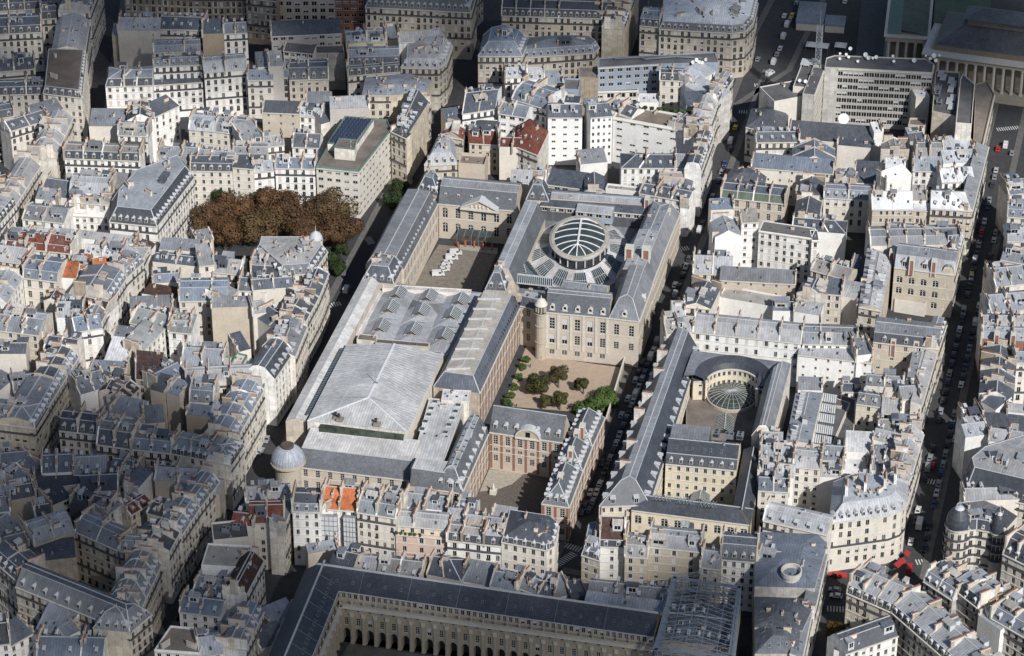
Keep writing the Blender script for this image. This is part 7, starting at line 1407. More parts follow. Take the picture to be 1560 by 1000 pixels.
for k in range(20):
    a = 2 * math.pi * k / 20; p = EL(.965, a, 14.6); m = MB(); m.bar(p, EL(.965, a, 18.0), .45, 'lead'); m.build('drum_post', r, of)
# glazed lantern: hipped vault with a ridge, panes between white ribs
zr, ze = 21.3, 18.9
RID = lambda t: Vector((cx - t * ay * .58 * math.sin(rot), cy + t * ay * .58 * math.cos(rot), zr))
def vault(a, s):                                     # point on the vault, s = 0 at the ring, 1 at the ridge
    e = EL(.87, a, ze); t = max(-1, min(1, math.sin(a) / .72)); g_ = RID(t); p = lerp(e, g_, s); p.z = ze + (zr - ze) * math.sin(s * math.pi / 2) ** .9; return p
NR = 18; pane = MB()
for k in range(NR):
    a0, a1 = 2 * math.pi * (k + .5) / NR, 2 * math.pi * (k + 1.5) / NR
    for j in range(4):
        s0, s1 = j / 4, (j + 1) / 4
        m = MB(); m.face([vault(a0, s0), vault(a1, s0), vault(a1, s1), vault(a0, s1)], 'rglass')
        for t in (.25, .5, .75): m.bar(lerp(vault(a0, s0), vault(a1, s0), t) + Vector((0, 0, .05)), lerp(vault(a0, s1), vault(a1, s1), t) + Vector((0, 0, .05)), .06, 'iron')
        m.build('pane', LANT, of)
for k in range(NR):
    if k % 1 == 0:
        a = 2 * math.pi * (k + .5) / NR; m = MB()
        for j in range(6): m.bar(vault(a, j / 6) + Vector((0, 0, .12)), vault(a, (j + 1) / 6) + Vector((0, 0, .12)), .3, 'white')
        m.build('rib', LANT, of)
m = MB(); m.bar(RID(-1) + Vector((0, 0, .2)), RID(1) + Vector((0, 0, .2)), .7, 'white'); m.build('ridge', r, of)
# skirt of alternating glazed and zinc panels
NS = 24
for k in range(NS):
    a0, a1 = 2 * math.pi * k / NS, 2 * math.pi * (k + 1) / NS; am = (a0 + a1) / 2
    P = lambda s, a: EL(s, a, 14.0 - (s - .98) / .82 * 3.2)
    m = MB(); m.face([P(.98, a0), P(1.78, a0), P(1.78, a1), P(.98, a1)][::-1], 'zinc'); SKP = m.build('skirt_panel', r, of, jit(ROOFC['zh'], .12))
    if k % 2 == 0:
        u = Vector((0, 0, .22)); m = MB(); b0, b1 = a0 - (a1 - a0) * .12, a1 + (a1 - a0) * .12
        m.face([P(1.1, b0) + u, P(1.62, b0) + u, P(1.62, b1) + u, P(1.1, b1) + u], 'rglass')
        for t in range(7): aa = b0 + (b1 - b0) * t / 6; m.bar(P(1.1, aa) + u * 1.3, P(1.62, aa) + u * 1.3, .12, 'lead')
        for s in (1.1, 1.36, 1.62): m.bar(P(s, b0) + u * 1.3, P(s, b1) + u * 1.3, .14, 'lead')
        m.build('skirt_skylight', SKP, of)
for p, rad in SITE['stairturret']:
    m = MB(); x, y, z = p; m.lathe([(rad, 0), (rad, 7), (rad + .25, 7), (rad + .25, 7.4), (rad, 7.4), (rad, 14), (rad + .25, 14), (rad + .25, 14.4), (rad, 14.4), (rad, z - 1), (rad + .5, z - .6), (rad + .5, z)], 18, 'stone', x, y)
    for k in range(10): a = 2 * math.pi * k / 10; m.bar((x + rad * .85 * math.cos(a), y + rad * .85 * math.sin(a), z), (x + rad * .85 * math.cos(a), y + rad * .85 * math.sin(a), z + 2.6), .5, 'stone')
    m.lathe([(rad * .6, z), (rad * .6, z + 2.6)], 12, 'iron', x, y); m.lathe([(rad + .1, z + 2.6), (rad + .3, z + 3), (rad * .95, z + 3.8), (rad * .7, z + 4.8), (rad * .3, z + 5.3), (.2, z + 5.4), (.15, z + 6.6), (0, z + 6.7)], 18, 'trim', x, y)
    m.build('stair_turret', r, of)
for ps in SITE['barlight']:
    P = [V3(p) for p in ps]; m = MB(); m.face([p + Vector((0, 0, (.2, .2, 1.4, 1.4)[i])) for i, p in enumerate(P)], 'rglass')
    for k in range(21): t = k / 20; m.bar(lerp(P[0], P[1], t) + Vector((0, 0, .3)), lerp(P[3], P[2], t) + Vector((0, 0, 1.5)), .22, 'lead')
    m.bar(P[0] + Vector((0, 0, .3)), P[1] + Vector((0, 0, .3)), .4, 'lead'); m.bar(P[3] + Vector((0, 0, 1.5)), P[2] + Vector((0, 0, 1.5)), .5, 'lead'); m.build('bar_skylight', r, of)
def gable_glass(ps, name, r, of, rise, mat='rglass', n=10, sides=True):
    """A glazed gable monitor over four corner points, ridge along edge 1-2."""
    P = [V3(p) for p in ps]; up = Vector((0, 0, rise)); m0, m1 = (P[0] + P[1]) / 2 + up, (P[3] + P[2]) / 2 + up; m = MB()
    m.face([P[0], m0, m1, P[3]][::-1], mat); m.face([P[1], P[2], m1, m0], mat); m.face([P[0], P[1], m0], mat); m.face([P[2], P[3], m1], mat)
    if sides:
        for i in range(4): a, b = P[i], P[(i + 1) % 4]; m.face([(a.x, a.y, a.z - 2.5), (b.x, b.y, b.z - 2.5), b, a], 'flat')
    for k in range(n + 1):
        t = k / n; c = lerp(m0, m1, t); e = Vector((0, 0, .06))
        m.bar(lerp(P[0], P[3], t) + e, c + e, .1, 'lead'); m.bar(lerp(P[1], P[2], t) + e, c + e, .1, 'lead')
    m.bar(m0, m1, .3, 'lead'); return m.build(name, r, of, (.3, .28, .25))
for ps in SITE['glassroof']: gable_glass(ps, 'glass_monitor', r, of, 1.6, 'rglass', 9)

# ------------------------------------------------------------ gallery wing, great hall
r = root('gallery_wing'); of = offs(r)
for a, b in SITE['step']:
    m = MB(); d = V2(b) - V2(a); m.box(0, -.2, -.3, d.length, .35, .45, 'lead', Matrix.Translation(V3(a)) @ Matrix.Rotation(math.atan2(d.y, d.x), 4, 'Z')); m.build('roof_step', r, of)
a, b = [V3(p) for p in SITE['galleryglass'][0]]
d = (b - a).normalized(); n = Vector((d.y, -d.x, 0))
for k in range(26):
    p = lerp(a, b, (k + .5) / 26); put('skylight', SKYL, r, of, p + n * .9 + Vector((0, 0, -1.4)), math.atan2(d.y, d.x), (.8, 1.0, 1)).rotation_euler = (R(56), 0, math.atan2(d.y, d.x))
r = root('library_hall'); of = offs(r)
def lantern():
    m = MB(); w_, l_, h_ = 2.7, 3.1, 1.8
    m.box(-w_, -l_, -.2, w_, l_, .5, 'lead'); m.face([(-w_, -l_, .5), (w_, -l_, .5), (0, -l_, .5 + h_)], 'bark'); m.face([(w_, l_, .5), (-w_, l_, .5), (0, l_, .5 + h_)], 'lead')
    m.face([(w_ + .2, -l_ - .3, .4), (w_ + .2, l_ + .3, .4), (0, l_ + .3, .55 + h_), (0, -l_ - .3, .55 + h_)], 'rglass'); m.face([(0, -l_ - .3, .55 + h_), (0, l_ + .3, .55 + h_), (-w_ - .2, l_ + .3, .4), (-w_ - .2, -l_ - .3, .4)], 'steel')
    for k in range(8): y = -l_ - .2 + (2 * l_ + .4) * k / 7; m.bar((w_ + .2, y, .48), (0, y, .63 + h_), .16, 'lead')
    m.bar((0, -l_ - .3, .62 + h_), (0, l_ + .3, .62 + h_), .3, 'lead'); return m.mesh('lantern')
LAN = lantern()
def slopes():
    m = MB(); a, b, h = 6.2, 9.5, 1.9
    c = [(-a, -b, .06), (a, -b, .06), (a, b, .06), (-a, b, .06)]; t0, t1 = (0, -b * .35, h), (0, b * .5, h)
    m.face([c[0], c[1], t0], 'zinc'); m.face([c[1], c[2], t1, t0], 'zinc'); m.face([c[2], c[3], t1], 'zinc'); m.face([c[3], c[0], t0, t1], 'zinc'); return m.mesh('zinc_pyramid')
PYR = slopes()
for p in SITE['lantern']:
    put('zinc_pyramid', PYR, r, of, p, 0, None, jit(ROOFC['zl'], .08)); put('lantern', LAN, r, of, V3(p) + Vector((0, 0, 1.0)), 0)
for ps in SITE['glassstrip']:
    P = [V3(p) for p in ps]; m = MB(); m.face([p + Vector((0, 0, .5)) for p in P], 'rglass')
    for k in range(41): t = k / 40; m.bar(lerp(P[0], P[1], t) + Vector((0, 0, .55)), lerp(P[3], P[2], t) + Vector((0, 0, .55)), .16, 'steel')
    m.build('strip_skylight', r, of)
m = MB(); m.box(-.5, -.5, -.1, .5, .5, .45, 'lead'); m.face([(-.42, -.42, .46), (.42, -.42, .46), (.42, .42, .46), (-.42, .42, .46)], 'rglass')
for x in (-.15, .15): m.box(x - .02, -.42, .46, x + .02, .42, .5, 'steel')
RG = m.mesh('flat_skylight')
for p, a, b in SITE['roofglass']: put('skylight', RG, r, of, p, .02, (a, b, 1))
Pq, D_, L_, pr_, A_, B_ = quad_roof([v for rec in HOUSES if rec['n'] == 'library_hall' for v in rec['v']][0]); m = MB(); m.bar(A_[1] + Vector((0, 0, .12)), B_[1] + Vector((0, 0, .12)), .7, 'hallseam', .2)
for i in (0, 2): m.bar(A_[1] + Vector((0, 0, .1)), A_[i] + Vector((0, 0, .1)), .45, 'hallseam', .2)
rb = MB()
for i in (0, 2):
    nr = int(L_ / 1.7)
    for k in range(1, nr):
        lo_, hi_ = lerp(A_[i], B_[i], k / nr), lerp(A_[1], B_[1], (k / nr * L_ - (A_[1] - A_[0]).length * 0) / L_); t0 = min(1, k / nr * L_ / (D_ / 2 * .85)); rb.bar(lo_ + Vector((0, 0, .09)), lerp(lo_, hi_, 1) + Vector((0, 0, .09)) if k / nr * L_ > D_ * .45 else lerp(lo_, A_[1], t0) + Vector((0, 0, .09)), .1, 'steel', .1)
o = rb.build('roof_rib', r, of); o['kind'] = 'stuff'
for i in (0, 2): m.bar(lerp(A_[i], A_[1], .5) + Vector((0, 0, .06)), lerp(B_[i], B_[1], .5) + Vector((0, 0, .06)), .3, 'lead', .14)
m.build('ridge', r, of)
p = V3(SITE['hallmast'][0]); m = MB(); m.bar(p, p + Vector((0, 0, 6)), .16, 'steel'); m.bar(p, p + Vector((-6, 1, -1)), .06, 'steel'); m.box(p.x - .7, p.y - .5, p.z - .6, p.x + .7, p.y + .5, p.z + .3, 'steel'); m.build('mast', r, of)
for q in [x for y in SITE['hallvents'] for x in y]:
    m = MB(); m.box(-1.2, -1, -.4, 1.2, 1, .5, 'zinc'); m.lathe([(.4, .5), (.4, 1.6), (.6, 1.6), (.6, 1.9), (0, 2.1)], 10, 'iron', -.5, .3); put('roof_vent', m.mesh('hall_vent'), r, of, q, 0, None, (.3, .26, .22))
for p, rad in SITE['dometurret']:
    x, y, z = p; m = MB(); m.lathe([(rad * .8, 0), (rad * .8, z - 2), (rad, z - 1.2), (rad * 1.06, z - 1), (rad * 1.06, z - .4), (rad, z - .4), (rad, z)], 32, 'stone', x, y); m.build('turret_drum', r, of)
    m = MB(); prof = [(rad * math.cos(t), z + rad * 1.02 * math.sin(t)) for t in [R(a) for a in (0, 12, 24, 36, 48, 60, 68)]]; m.lathe(prof, 32, 'zinc', x, y)
    for k in range(32):
        a = 2 * math.pi * k / 32
        for (r0, z0), (r1, z1) in zip(prof, prof[1:]): m.bar((x + r0 * math.cos(a), y + r0 * math.sin(a), z0), (x + r1 * math.cos(a), y + r1 * math.sin(a), z1), .14, 'zinc')
    m.build('turret_dome', r, of, (.34, .37, .42))
    zt = prof[-1][1]; m = MB(); m.lathe([(rad * .38, zt - .2), (rad * .40, zt + .8), (rad * .36, zt + .9), (rad * .1, zt + .7), (0, zt + .7)], 20, 'bark', x, y); m.build('turret_cap', r, of)

# ------------------------------------------------------------ brick mansion
r = root('brick_mansion'); of = offs(r)
a, b = [V3(p) for p in SITE['roundpediment'][0]]; d = (b - a); L = d.length; d.normalize(); n = Vector((d.y, -d.x, 0)); c = (a + b) / 2; m = MB(); N = 10
arc = [c + d * (L / 2 * math.cos(math.pi * k / N)) + Vector((0, 0, 3.4 * math.sin(math.pi * k / N))) for k in range(N + 1)]
m.face([p + n * .5 for p in arc], 'stone'); 
for p, q in zip(arc, arc[1:]):
    o1 = (p - c) * .12; o2 = (q - c) * .12
    m.face([p + n * .9, q + n * .9, q + o2 + n * .9, p + o1 + n * .9], 'trim'); m.face([p + o1 + n * .9, q + o2 + n * .9, q + o2 - n * 3, p + o1 - n * 3], 'lead')
slab(m, V2(a), V2(b), V2(n), a.z - .6, a.z, .9, 'trim', .4); m.box(c.x - .8 + n.x * .55, c.y + n.y * .55 - .05, c.z + .4, c.x + .8 + n.x * .55, c.y + n.y * .55, c.z + 2.4, 'glass'); m.build('curved_pediment', r, of)
for p in SITE['statue']:
    m = MB(); m.box(-1.1, -1.1, .02, 1.1, 1.1, 1.6, 'trim'); m.lathe([(.5, 1.6), (.6, 2.4), (.45, 3.2), (.25, 3.5), (.3, 3.9), (0, 4.2)], 8, 'trim'); o = m.build('statue'); o.location = (p[0], p[1], 0); tag(o, 'pale statue on a square plinth in the brick mansion forecourt', 'statue')

# ------------------------------------------------------------ round yellow court with its glass dome
r = root('court_building'); of = offs(r); q = SITE['roundcourt'][0]; C = V2(q['C']); rin = (V2(q['L']) - C).length; rout = (V2(q['OL']) - C).length
arc0, arc1, N = R(-12), R(192), 36; z0, z1 = 16.0, 19.5
wb = MB(); wins, bands = [], []; pts = [C + rin * Vector((math.cos(lerp(arc0, arc1, k / N)), math.sin(lerp(arc0, arc1, k / N)))) for k in range(N + 1)]
for k in range(0, N, 2):
    pa, pb = pts[k + 2 if k + 2 <= N else N], pts[k]; facade(wb, pa, pb, 8, z0, dict(bay=2.4, ww=1.05, wh=1.7, fh=3.6, mix='o', skip=0, top=.9), 'wall', wins, bands)
for p, ang, ww, wh, f, ri, nr in wins: put('window', WIN[rnd.choice(('dark', 'dark', 'open'))], r, of, p, ang, (ww, 1, wh))
wb.build('court_wall', r, of, WALLC['y'])
m = MB(); m.lathe([(rin - .45, z0 - .3), (rin - .45, z0 + .1), (rin + .1, z0 + .12)], N, 'trim', C.x, C.y, 1, 1, 0, arc0, arc1); m.build('court_cornice', r, of)
m = MB(); m.lathe([(rin, z0), (rin + 1.0, z0 + 2), (rout, z1)], N, 'slate', C.x, C.y, 1, 1, 0, arc0, arc1); m.build('ring_roof', r, of, ROOFC['s'])
m = MB(); NW_, NE_ = V2(q['NW']), V2(q['NE'])
for k in range(N):
    def out(t):
        a = lerp(arc0, arc1, t); dv = Vector((math.cos(a), math.sin(a))); p = C + rout * dv; tx = ((NE_.x if dv.x > 0 else NW_.x) - C.x) / (dv.x if abs(dv.x) > .05 else .05); ty = (max(NW_.y, NE_.y) - C.y) / max(.05, dv.y); e = C + dv * max(rout + .5, min(abs(tx), ty))
        return p, e
    p0, e0 = out(k / N); p1, e1 = out((k + 1) / N); m.face([(*p0, z1), (*e0, z1 - .3), (*e1, z1 - .3), (*p1, z1)], 'zinc'); m.face([(*e0, 0), (*e1, 0), (*e1, z1 - .3), (*e0, z1 - .3)][::-1], 'party')
m.build('ring_terrace', r, of, ROOFC['z'])
D = V3(q['dome']); rd = (V2(q['DL']) - V2(D)).length; NP, NQ = 24, 5
m = MB(); m.lathe([(rd + .3, 7.5), (rd + .3, D.z + .1), (rd - .2, D.z + .1)], 32, 'stone', D.x, D.y); KERB = m.build('dome_kerb', r, of)
DP = lambda i, j: Vector((D.x + rd * math.cos(R(90) * j / NQ) * math.cos(2 * math.pi * i / NP), D.y + rd * math.cos(R(90) * j / NQ) * math.sin(2 * math.pi * i / NP), D.z + rd * .32 * math.sin(R(90) * j / NQ)))
for j in range(NQ):
    for i in range(NP):
        m = MB(); f_ = [DP(i, j), DP(i + 1, j), DP(i + 1, j + 1), DP(i, j + 1)]; m.face(f_ if j < NQ - 1 else f_[:3], 'gglass'); m.build('dome_pane', KERB, of)
m = MB()
for i in range(NP):
    for j in range(NQ): m.bar(DP(i, j) + Vector((0, 0, .06)), DP(i, j + 1) + Vector((0, 0, .06)), .11, 'lead')
for j in range(NQ):
    for i in range(NP): m.bar(DP(i, j) + Vector((0, 0, .06)), DP(i + 1, j) + Vector((0, 0, .06)), .09 if j else .3, 'steel' if j else 'lead')
o = m.build('dome_ribs', KERB, of); o['kind'] = 'stuff'
for ps in SITE['glassgable']: gable_glass(ps, 'glass_canopy', r, of, 1.8, 'gglass', 10, False)
for p in SITE['skyframe']:
    m = MB(); 
    for k in range(5): x = -2.4 + k * 1.2; m.bar((x, -.9, 0), (x + 1.2, .9, 1.6), .12, 'steel'); m.bar((x + 1.2, -.9, 0), (x, .9, 1.6), .12, 'steel')
    m.box(-2.6, -1.1, -.4, 2.6, 1.1, 0, 'gglass'); put('skylight_frame', m.mesh('skylight_frame'), r, of, p, R(5))

# ------------------------------------------------------------ columned exchange hall, top right
q = SITE['exchange'][0]; F0, F1, L0, L1 = [V3(q[k]) for k in ('F0', 'F1', 'L0', 'L1')]
r = thing('exchange_hall', 'dark columned hall with slate roofs and a copper-green side pavilion, top right corner', 'building', (F0.x, F0.y, 0)); of = offs(r)
d = (F1 - F0); L = d.length; d.normalize(); n = Vector((d.y, -d.x, 0)); T4 = Matrix.Translation((F0.x, F0.y, 0)) @ Matrix.Rotation(math.atan2(d.y, d.x), 4, 'Z')
def hbox(nm, x0, y0, z0, x1, y1, z1, mt, col=None):
    m = MB(); m.box(x0, y0, z0, x1, y1, z1, mt, T4, True); return m.build(nm, r, of, col)
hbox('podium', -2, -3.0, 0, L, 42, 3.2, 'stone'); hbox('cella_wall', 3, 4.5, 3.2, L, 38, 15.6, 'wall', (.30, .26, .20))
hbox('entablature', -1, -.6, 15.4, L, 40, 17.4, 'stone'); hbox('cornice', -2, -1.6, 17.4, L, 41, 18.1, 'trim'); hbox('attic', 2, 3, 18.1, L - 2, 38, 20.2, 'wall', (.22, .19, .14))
col = MB(); col.lathe([(.85, 0), (.85, .5), (.7, .5), (.72, 4), (.6, 10.8), (.75, 11.1), (.95, 11.9), (.95, 12.2)], 10, 'trim'); COLM = col.mesh('column')
for k in range(int(L / 4.0)):
    p = T4 @ Vector((1 + k * 4.0, .4, 3.2)); put('column', COLM, r, of, p)
    w0 = T4 @ Vector((3 + k * 4.0, 4.46, 4.5)); put('window', WIN['arch'], r, of, w0, math.atan2(d.y, d.x), (1.9, 1, 4))
m = MB(); x0, x1, y0, y1 = 3, L - 3, 4, 36; e = [T4 @ Vector(p) for p in ((x0, y0, 20.2), (x1, y0, 20.2), (x1, y1, 20.2), (x0, y1, 20.2))]; t = [T4 @ Vector(p) for p in ((x0 + 9, y0 + 11, 25.5), (x1 - 9, y0 + 11, 25.5), (x1 - 9, y1 - 11, 25.5), (x0 + 9, y1 - 11, 25.5))]
for i in range(4): j = (i + 1) % 4; m.face([e[i], e[j], t[j], t[i]], 'zinc')
m.face(t, 'zinc'); m.build('roof', r, of, (.10, .105, .115))
hbox('roof_lantern', 14, 16, 25.5, L - 14, 26, 29, 'wall', (.16, .15, .14)); m = MB(); c0 = [T4 @ Vector(p) for p in ((12, 14, 29), (L - 12, 14, 29), (L - 12, 28, 29), (12, 28, 29))]; c1 = [T4 @ Vector(p) for p in ((20, 21, 32), (L - 20, 21, 32))]
m.face([c0[0], c0[1], c1[1], c1[0]], 'slate'); m.face([c0[1], c0[2], c1[1]], 'slate'); m.face([c0[2], c0[3], c1[0], c1[1]], 'slate'); m.face([c0[3], c0[0], c1[0]], 'slate'); m.build('lantern_roof', r, of, ROOFC['sg'])
d2 = (L1 - L0); W2 = d2.length; T4 = Matrix.Translation((L0.x, L0.y, 0)) @ Matrix.Rotation(math.atan2(d2.y, d2.x), 4, 'Z')
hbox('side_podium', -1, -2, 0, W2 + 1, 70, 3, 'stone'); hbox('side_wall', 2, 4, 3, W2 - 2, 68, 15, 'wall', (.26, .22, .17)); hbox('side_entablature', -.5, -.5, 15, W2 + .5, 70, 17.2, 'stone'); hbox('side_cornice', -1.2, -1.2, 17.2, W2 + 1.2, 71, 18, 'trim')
for k in range(5): put('column', COLM, r, of, T4 @ Vector((1 + k * (W2 - 2) / 4, .4, 3.1)))
m = MB(); a_ = [T4 @ Vector(p) for p in ((0, .5, 18), (6, .5, 20.5), (6, 69, 20.5), (0, 69, 18))]; m.face(a_, 'copper'); m.face([a_[0], T4 @ Vector((6, .5, 18)), a_[1]], 'copper'); m.build('copper_roof', r, of)
m = MB(); a_ = [T4 @ Vector(p) for p in ((6, .5, 20.5), (W2, .5, 18.4), (W2, 69, 18.4), (6, 69, 20.5))]; m.face(a_, 'zinc'); m.build('side_roof', r, of, (.08, .10, .075)); 
m = MB(); a_ = [T4 @ Vector(p) for p in ((W2 + 2, 14, 18.4), (W2 + 26, 14, 20), (W2 + 26, 69, 20), (W2 + 2, 69, 18.4))]; m.face(a_, 'zinc'); m.build('green_roof', r, of, (.075, .11, .065))

# ------------------------------------------------------------ arcaded palace wing
q = SITE['palace'][0]; A, B, Wp = V3(q['a']), V3(q['b']), V3(q['w']); EA, EB, EW = V3(q['ea']), V3(q['eb']), V3(q['ew'])
r = thing('palace_wing', 'long arcaded stone palace wings with black slate roofs around a corner of a court', 'palace', (A.x, A.y, 0)); of = offs(r)
ARCH = WIN['hole']
um = MB(); um.lathe([(.35, 0), (.3, .25), (.12, .3), (.42, .9), (.3, 1.3), (.14, 1.35), (0, 1.7)], 7, 'stone'); URN = um.mesh('urn')
pm = MB(); pm.box(-.48, -.45, 0, .48, .05, 12.0, 'stone'); pm.box(-.6, -.6, 0, .6, .05, .9, 'stone'); pm.box(-.62, -.62, 10.8, .62, .05, 12.0, 'trim'); pm.box(-.7, -.75, 12.0, .7, .05, 12.25, 'trim'); PIL = pm.mesh('pilaster')
def palace_side(p0, p1, e0, e1, mirror=False):
    p0, p1 = V2(p0), V2(p1); d = (p1 - p0); L = d.length; d.normalize(); n = Vector((d.y, -d.x)); ang = math.atan2(d.y, d.x); bay = 3.9; nb = int(L / bay); st = L / nb
    wb = MB(); P = lambda x, z: (p0.x + d.x * x, p0.y + d.y * x, z)
    Qd = lambda x0, x1, a, b: wb.face([P(x0, a), P(x1, a), P(x1, b), P(x0, b)], 'wall', [(x0, a), (x1, a), (x1, b), (x0, b)])
    for k in range(nb):
        x0, x1, xm = k * st, (k + 1) * st, (k + .5) * st; aw, ww = 2.35, 1.35
        if not seen(P(xm, 10) + Vector((0, 0, 0)) if False else (P(xm, 10)[0] + n.x * 2, P(xm, 10)[1] + n.y * 2, 10)): Qd(x0, x1, 0, 14.5); continue
        Qd(x0, xm - aw / 2, 0, 5.8); Qd(xm + aw / 2, x1, 0, 5.8); put('arch', ARCH, r, of, P(xm, 0), ang, (aw, 1, 5.8))
        Qd(x0, x1, 5.8, 7.0); Qd(x0, xm - ww / 2, 7, 9.9); Qd(xm + ww / 2, x1, 7, 9.9); put('window', WIN['grid' if rnd.random() < .75 else 'blind'], r, of, P(xm, 7), ang, (ww, 1, 2.9))
        Qd(x0, x1, 9.9, 12.5); Qd(x0, xm - .5, 12.5, 13.3); Qd(xm + .5, x1, 12.5, 13.3); put('window', WIN['dark'], r, of, P(xm, 12.5), ang, (1.0, 1, .8)); Qd(x0, x1, 13.3, 14.5)
        put('pilaster', PIL, r, of, P(x0, 0), ang); put('urn', URN, r, of, (P(x0, 15.4)[0] - n.x * .1, P(x0, 15.4)[1] - n.y * .1, 15.4), 0)
    wb.build('wall', r, of, (.43, .36, .265))
    m = MB(); slab(m, p0, p1, n, 12.1, 12.4, .3, 'stone'); slab(m, p0, p1, n, 13.9, 14.5, .9, 'trim'); m.build('cornice', r, of)
    m = MB(); slab(m, p0, p1, n, 14.5, 15.4, .15, 'stone')
    bk0, bk1 = p0 - n * 16, p1 - n * 16
    m.face([(*p0, 14.52), (*p1, 14.52), (*bk1, 14.52), (*bk0, 14.52)], 'flat'); m.build('balustrade', r, of, (.4, .38, .34))
    # attic and slate roof
    e0, e1 = V2(e0), V2(e1); d = (e1 - e0); L = d.length; d.normalize(); n = Vector((d.y, -d.x)); wb = MB(); Dp = 13.0; zt = 18.5
    nb = int(L / 1.95); st = L / nb; P = lambda x, z: (e0.x + d.x * x, e0.y + d.y * x, z)
    for k in range(nb):
        xm = (k + .5) * st; Qd = lambda x0, x1, a, b: wb.face([P(x0, a), P(x1, a), P(x1, b), P(x0, b)], 'wall', [(x0, a), (x1, a), (x1, b), (x0, b)])
        Qd(k * st, xm - .6, 15.9, 17.9); Qd(xm + .6, (k + 1) * st, 15.9, 17.9)
        if seen((P(xm, 17)[0] + n.x * .5, P(xm, 17)[1] + n.y * .5, 17)): put('window', WIN[rnd.choice(('dark', 'grid', 'grid', 'blind'))], r, of, P(xm, 15.9), ang, (1.2, 1, 2.0))
        else: Qd(xm - .6, xm + .6, 15.9, 17.9)
    wb.face([P(0, 14.5), P(L, 14.5), P(L, 15.9), P(0, 15.9)], 'wall'); wb.face([P(0, 17.9), P(L, 17.9), P(L, zt), P(0, zt)], 'wall'); wb.build('attic_wall', r, of, (.47, .42, .34))
    u = lambda x, t, z: (e0.x + d.x * x - n.x * t, e0.y + d.y * x - n.y * t, z)
    rise = 4.4; xs = [0] + [L * k / 7 for k in range(1, 7)] + [L]; c0 = Dp / 2 * (0 if not mirror else 0); 
    lo, hi = (0, L)
    for k in range(7):
        m = MB(); x0, x1 = lerp(lo, hi, k / 7), lerp(lo, hi, (k + 1) / 7)
        m.face([u(x0, -.4, zt), u(x1, -.4, zt), u(x1, Dp / 2, zt + rise), u(x0, Dp / 2, zt + rise)], 'slate', [(x0, 0), (x1, 0), (x1, 8), (x0, 8)]); m.face([u(x0, Dp / 2, zt + rise), u(x1, Dp / 2, zt + rise), u(x1, Dp, zt), u(x0, Dp, zt)], 'slate')
        m.build('roof', r, of, jit((.045, .052, .068), .12))
        sl = math.atan2(rise, Dp / 2)
        for j in range(3):
            x = lerp(x0, x1, (j + .5) / 3); p = u(x, Dp * .2, zt + rise * .4 + .1); o = put('skylight', SKYL, r, of, p, 0, (.75, 1.0, 1)); o.rotation_euler = (sl, 0, ang)
        if k: m = MB(); m.bar(u(x0, -.4, zt + .08), u(x0, Dp / 2, zt + rise + .08), .1, 'steel'); m.build('roof_seam', r, of)
    m = MB(); m.bar(u(0, Dp / 2, zt + rise + .1), u(L, Dp / 2, zt + rise + .1), .5, 'lead'); slab(m, e0, e1, n, zt - .1, zt + .12, .5, 'lead'); m.build('ridge', r, of)
    m = MB(); m.face([u(0, Dp, 0), u(L, Dp, 0), u(L, Dp, zt), u(0, Dp, zt)][::-1], 'party'); m.face([u(0, 0, 14.5), u(0, Dp, 14.5), u(0, Dp, zt), u(0, Dp / 2, zt + rise), u(0, 0, zt)], 'party'); m.face([u(L, 0, 14.5), u(L, Dp, 14.5), u(L, Dp, zt), u(L, Dp / 2, zt + rise), u(L, 0, zt)][::-1], 'party'); m.build('back_wall', r, of, (.45, .4, .33))
dN = (EB - EA).normalized(); dW = (EA - EW).normalized()
palace_side(A, B, EA - dN * 9, EB)
palace_side(Wp, A, EW, EA + dW * 9)

# ------------------------------------------------------------ pole scaffold
P = [V2(p) for p in SITE['scaffold'][0]]; H = 24.0
r = thing('pole_scaffold', 'tall roofed lattice of steel scaffold poles wrapped round a house at the bottom', 'scaffold', (P[0].x, P[0].y, 0)); of = offs(r)
for i in range(4):
    a, b = P[i], P[(i + 1) % 4]; L = (b - a).length; n = int(L / 2.6); d = (b - a).normalized(); nn = Vector((d.y, -d.x))
    for off_ in (0, 1.2):
        for k in range(n + 1):
            p = lerp(a, b, k / n) - nn * off_; m = MB(); m.bar((*p, 0), (*p, H), .2, 'galv'); m.build('pole', r, of)
        for z in range(2, 25, 2):
            m = MB(); m.bar((*(a - nn * off_), z), (*(b - nn * off_), z), .17, 'galv')
            if off_: slab(m, a, b, -nn, z - .06, z, 1.2, 'galv') if z % 4 == 0 else None
            m.build('ledger', r, of)
    for k in range(0, n, 2):
        for z in range(0, 24, 4): m = MB(); m.bar((*lerp(a, b, k / n), z), (*lerp(a, b, (k + 1) / n), z + 4), .14, 'galv'); m.build('brace', r, of)
nt = 9
for k in range(nt + 1):
    a, b = lerp(P[0], P[3], k / nt), lerp(P[1], P[2], k / nt); m = MB(); c = [lerp(a, b, j / 10) for j in range(11)]; zz = lambda j: H + 3.2 * (1 - abs(j - 5) / 5) + .8
    for j in range(10):
        m.bar((*c[j], zz(j)), (*c[j + 1], zz(j + 1)), .15, 'galv'); m.bar((*c[j], zz(j) - 1.5), (*c[j + 1], zz(j + 1) - 1.5), .11, 'galv'); m.bar((*c[j], zz(j) - 1.5), (*c[j + 1], zz(j + 1)), .09, 'galv'); m.bar((*c[j], zz(j)), (*c[j], zz(j) - 1.5), .09, 'galv')
    m.build('truss', r, of)
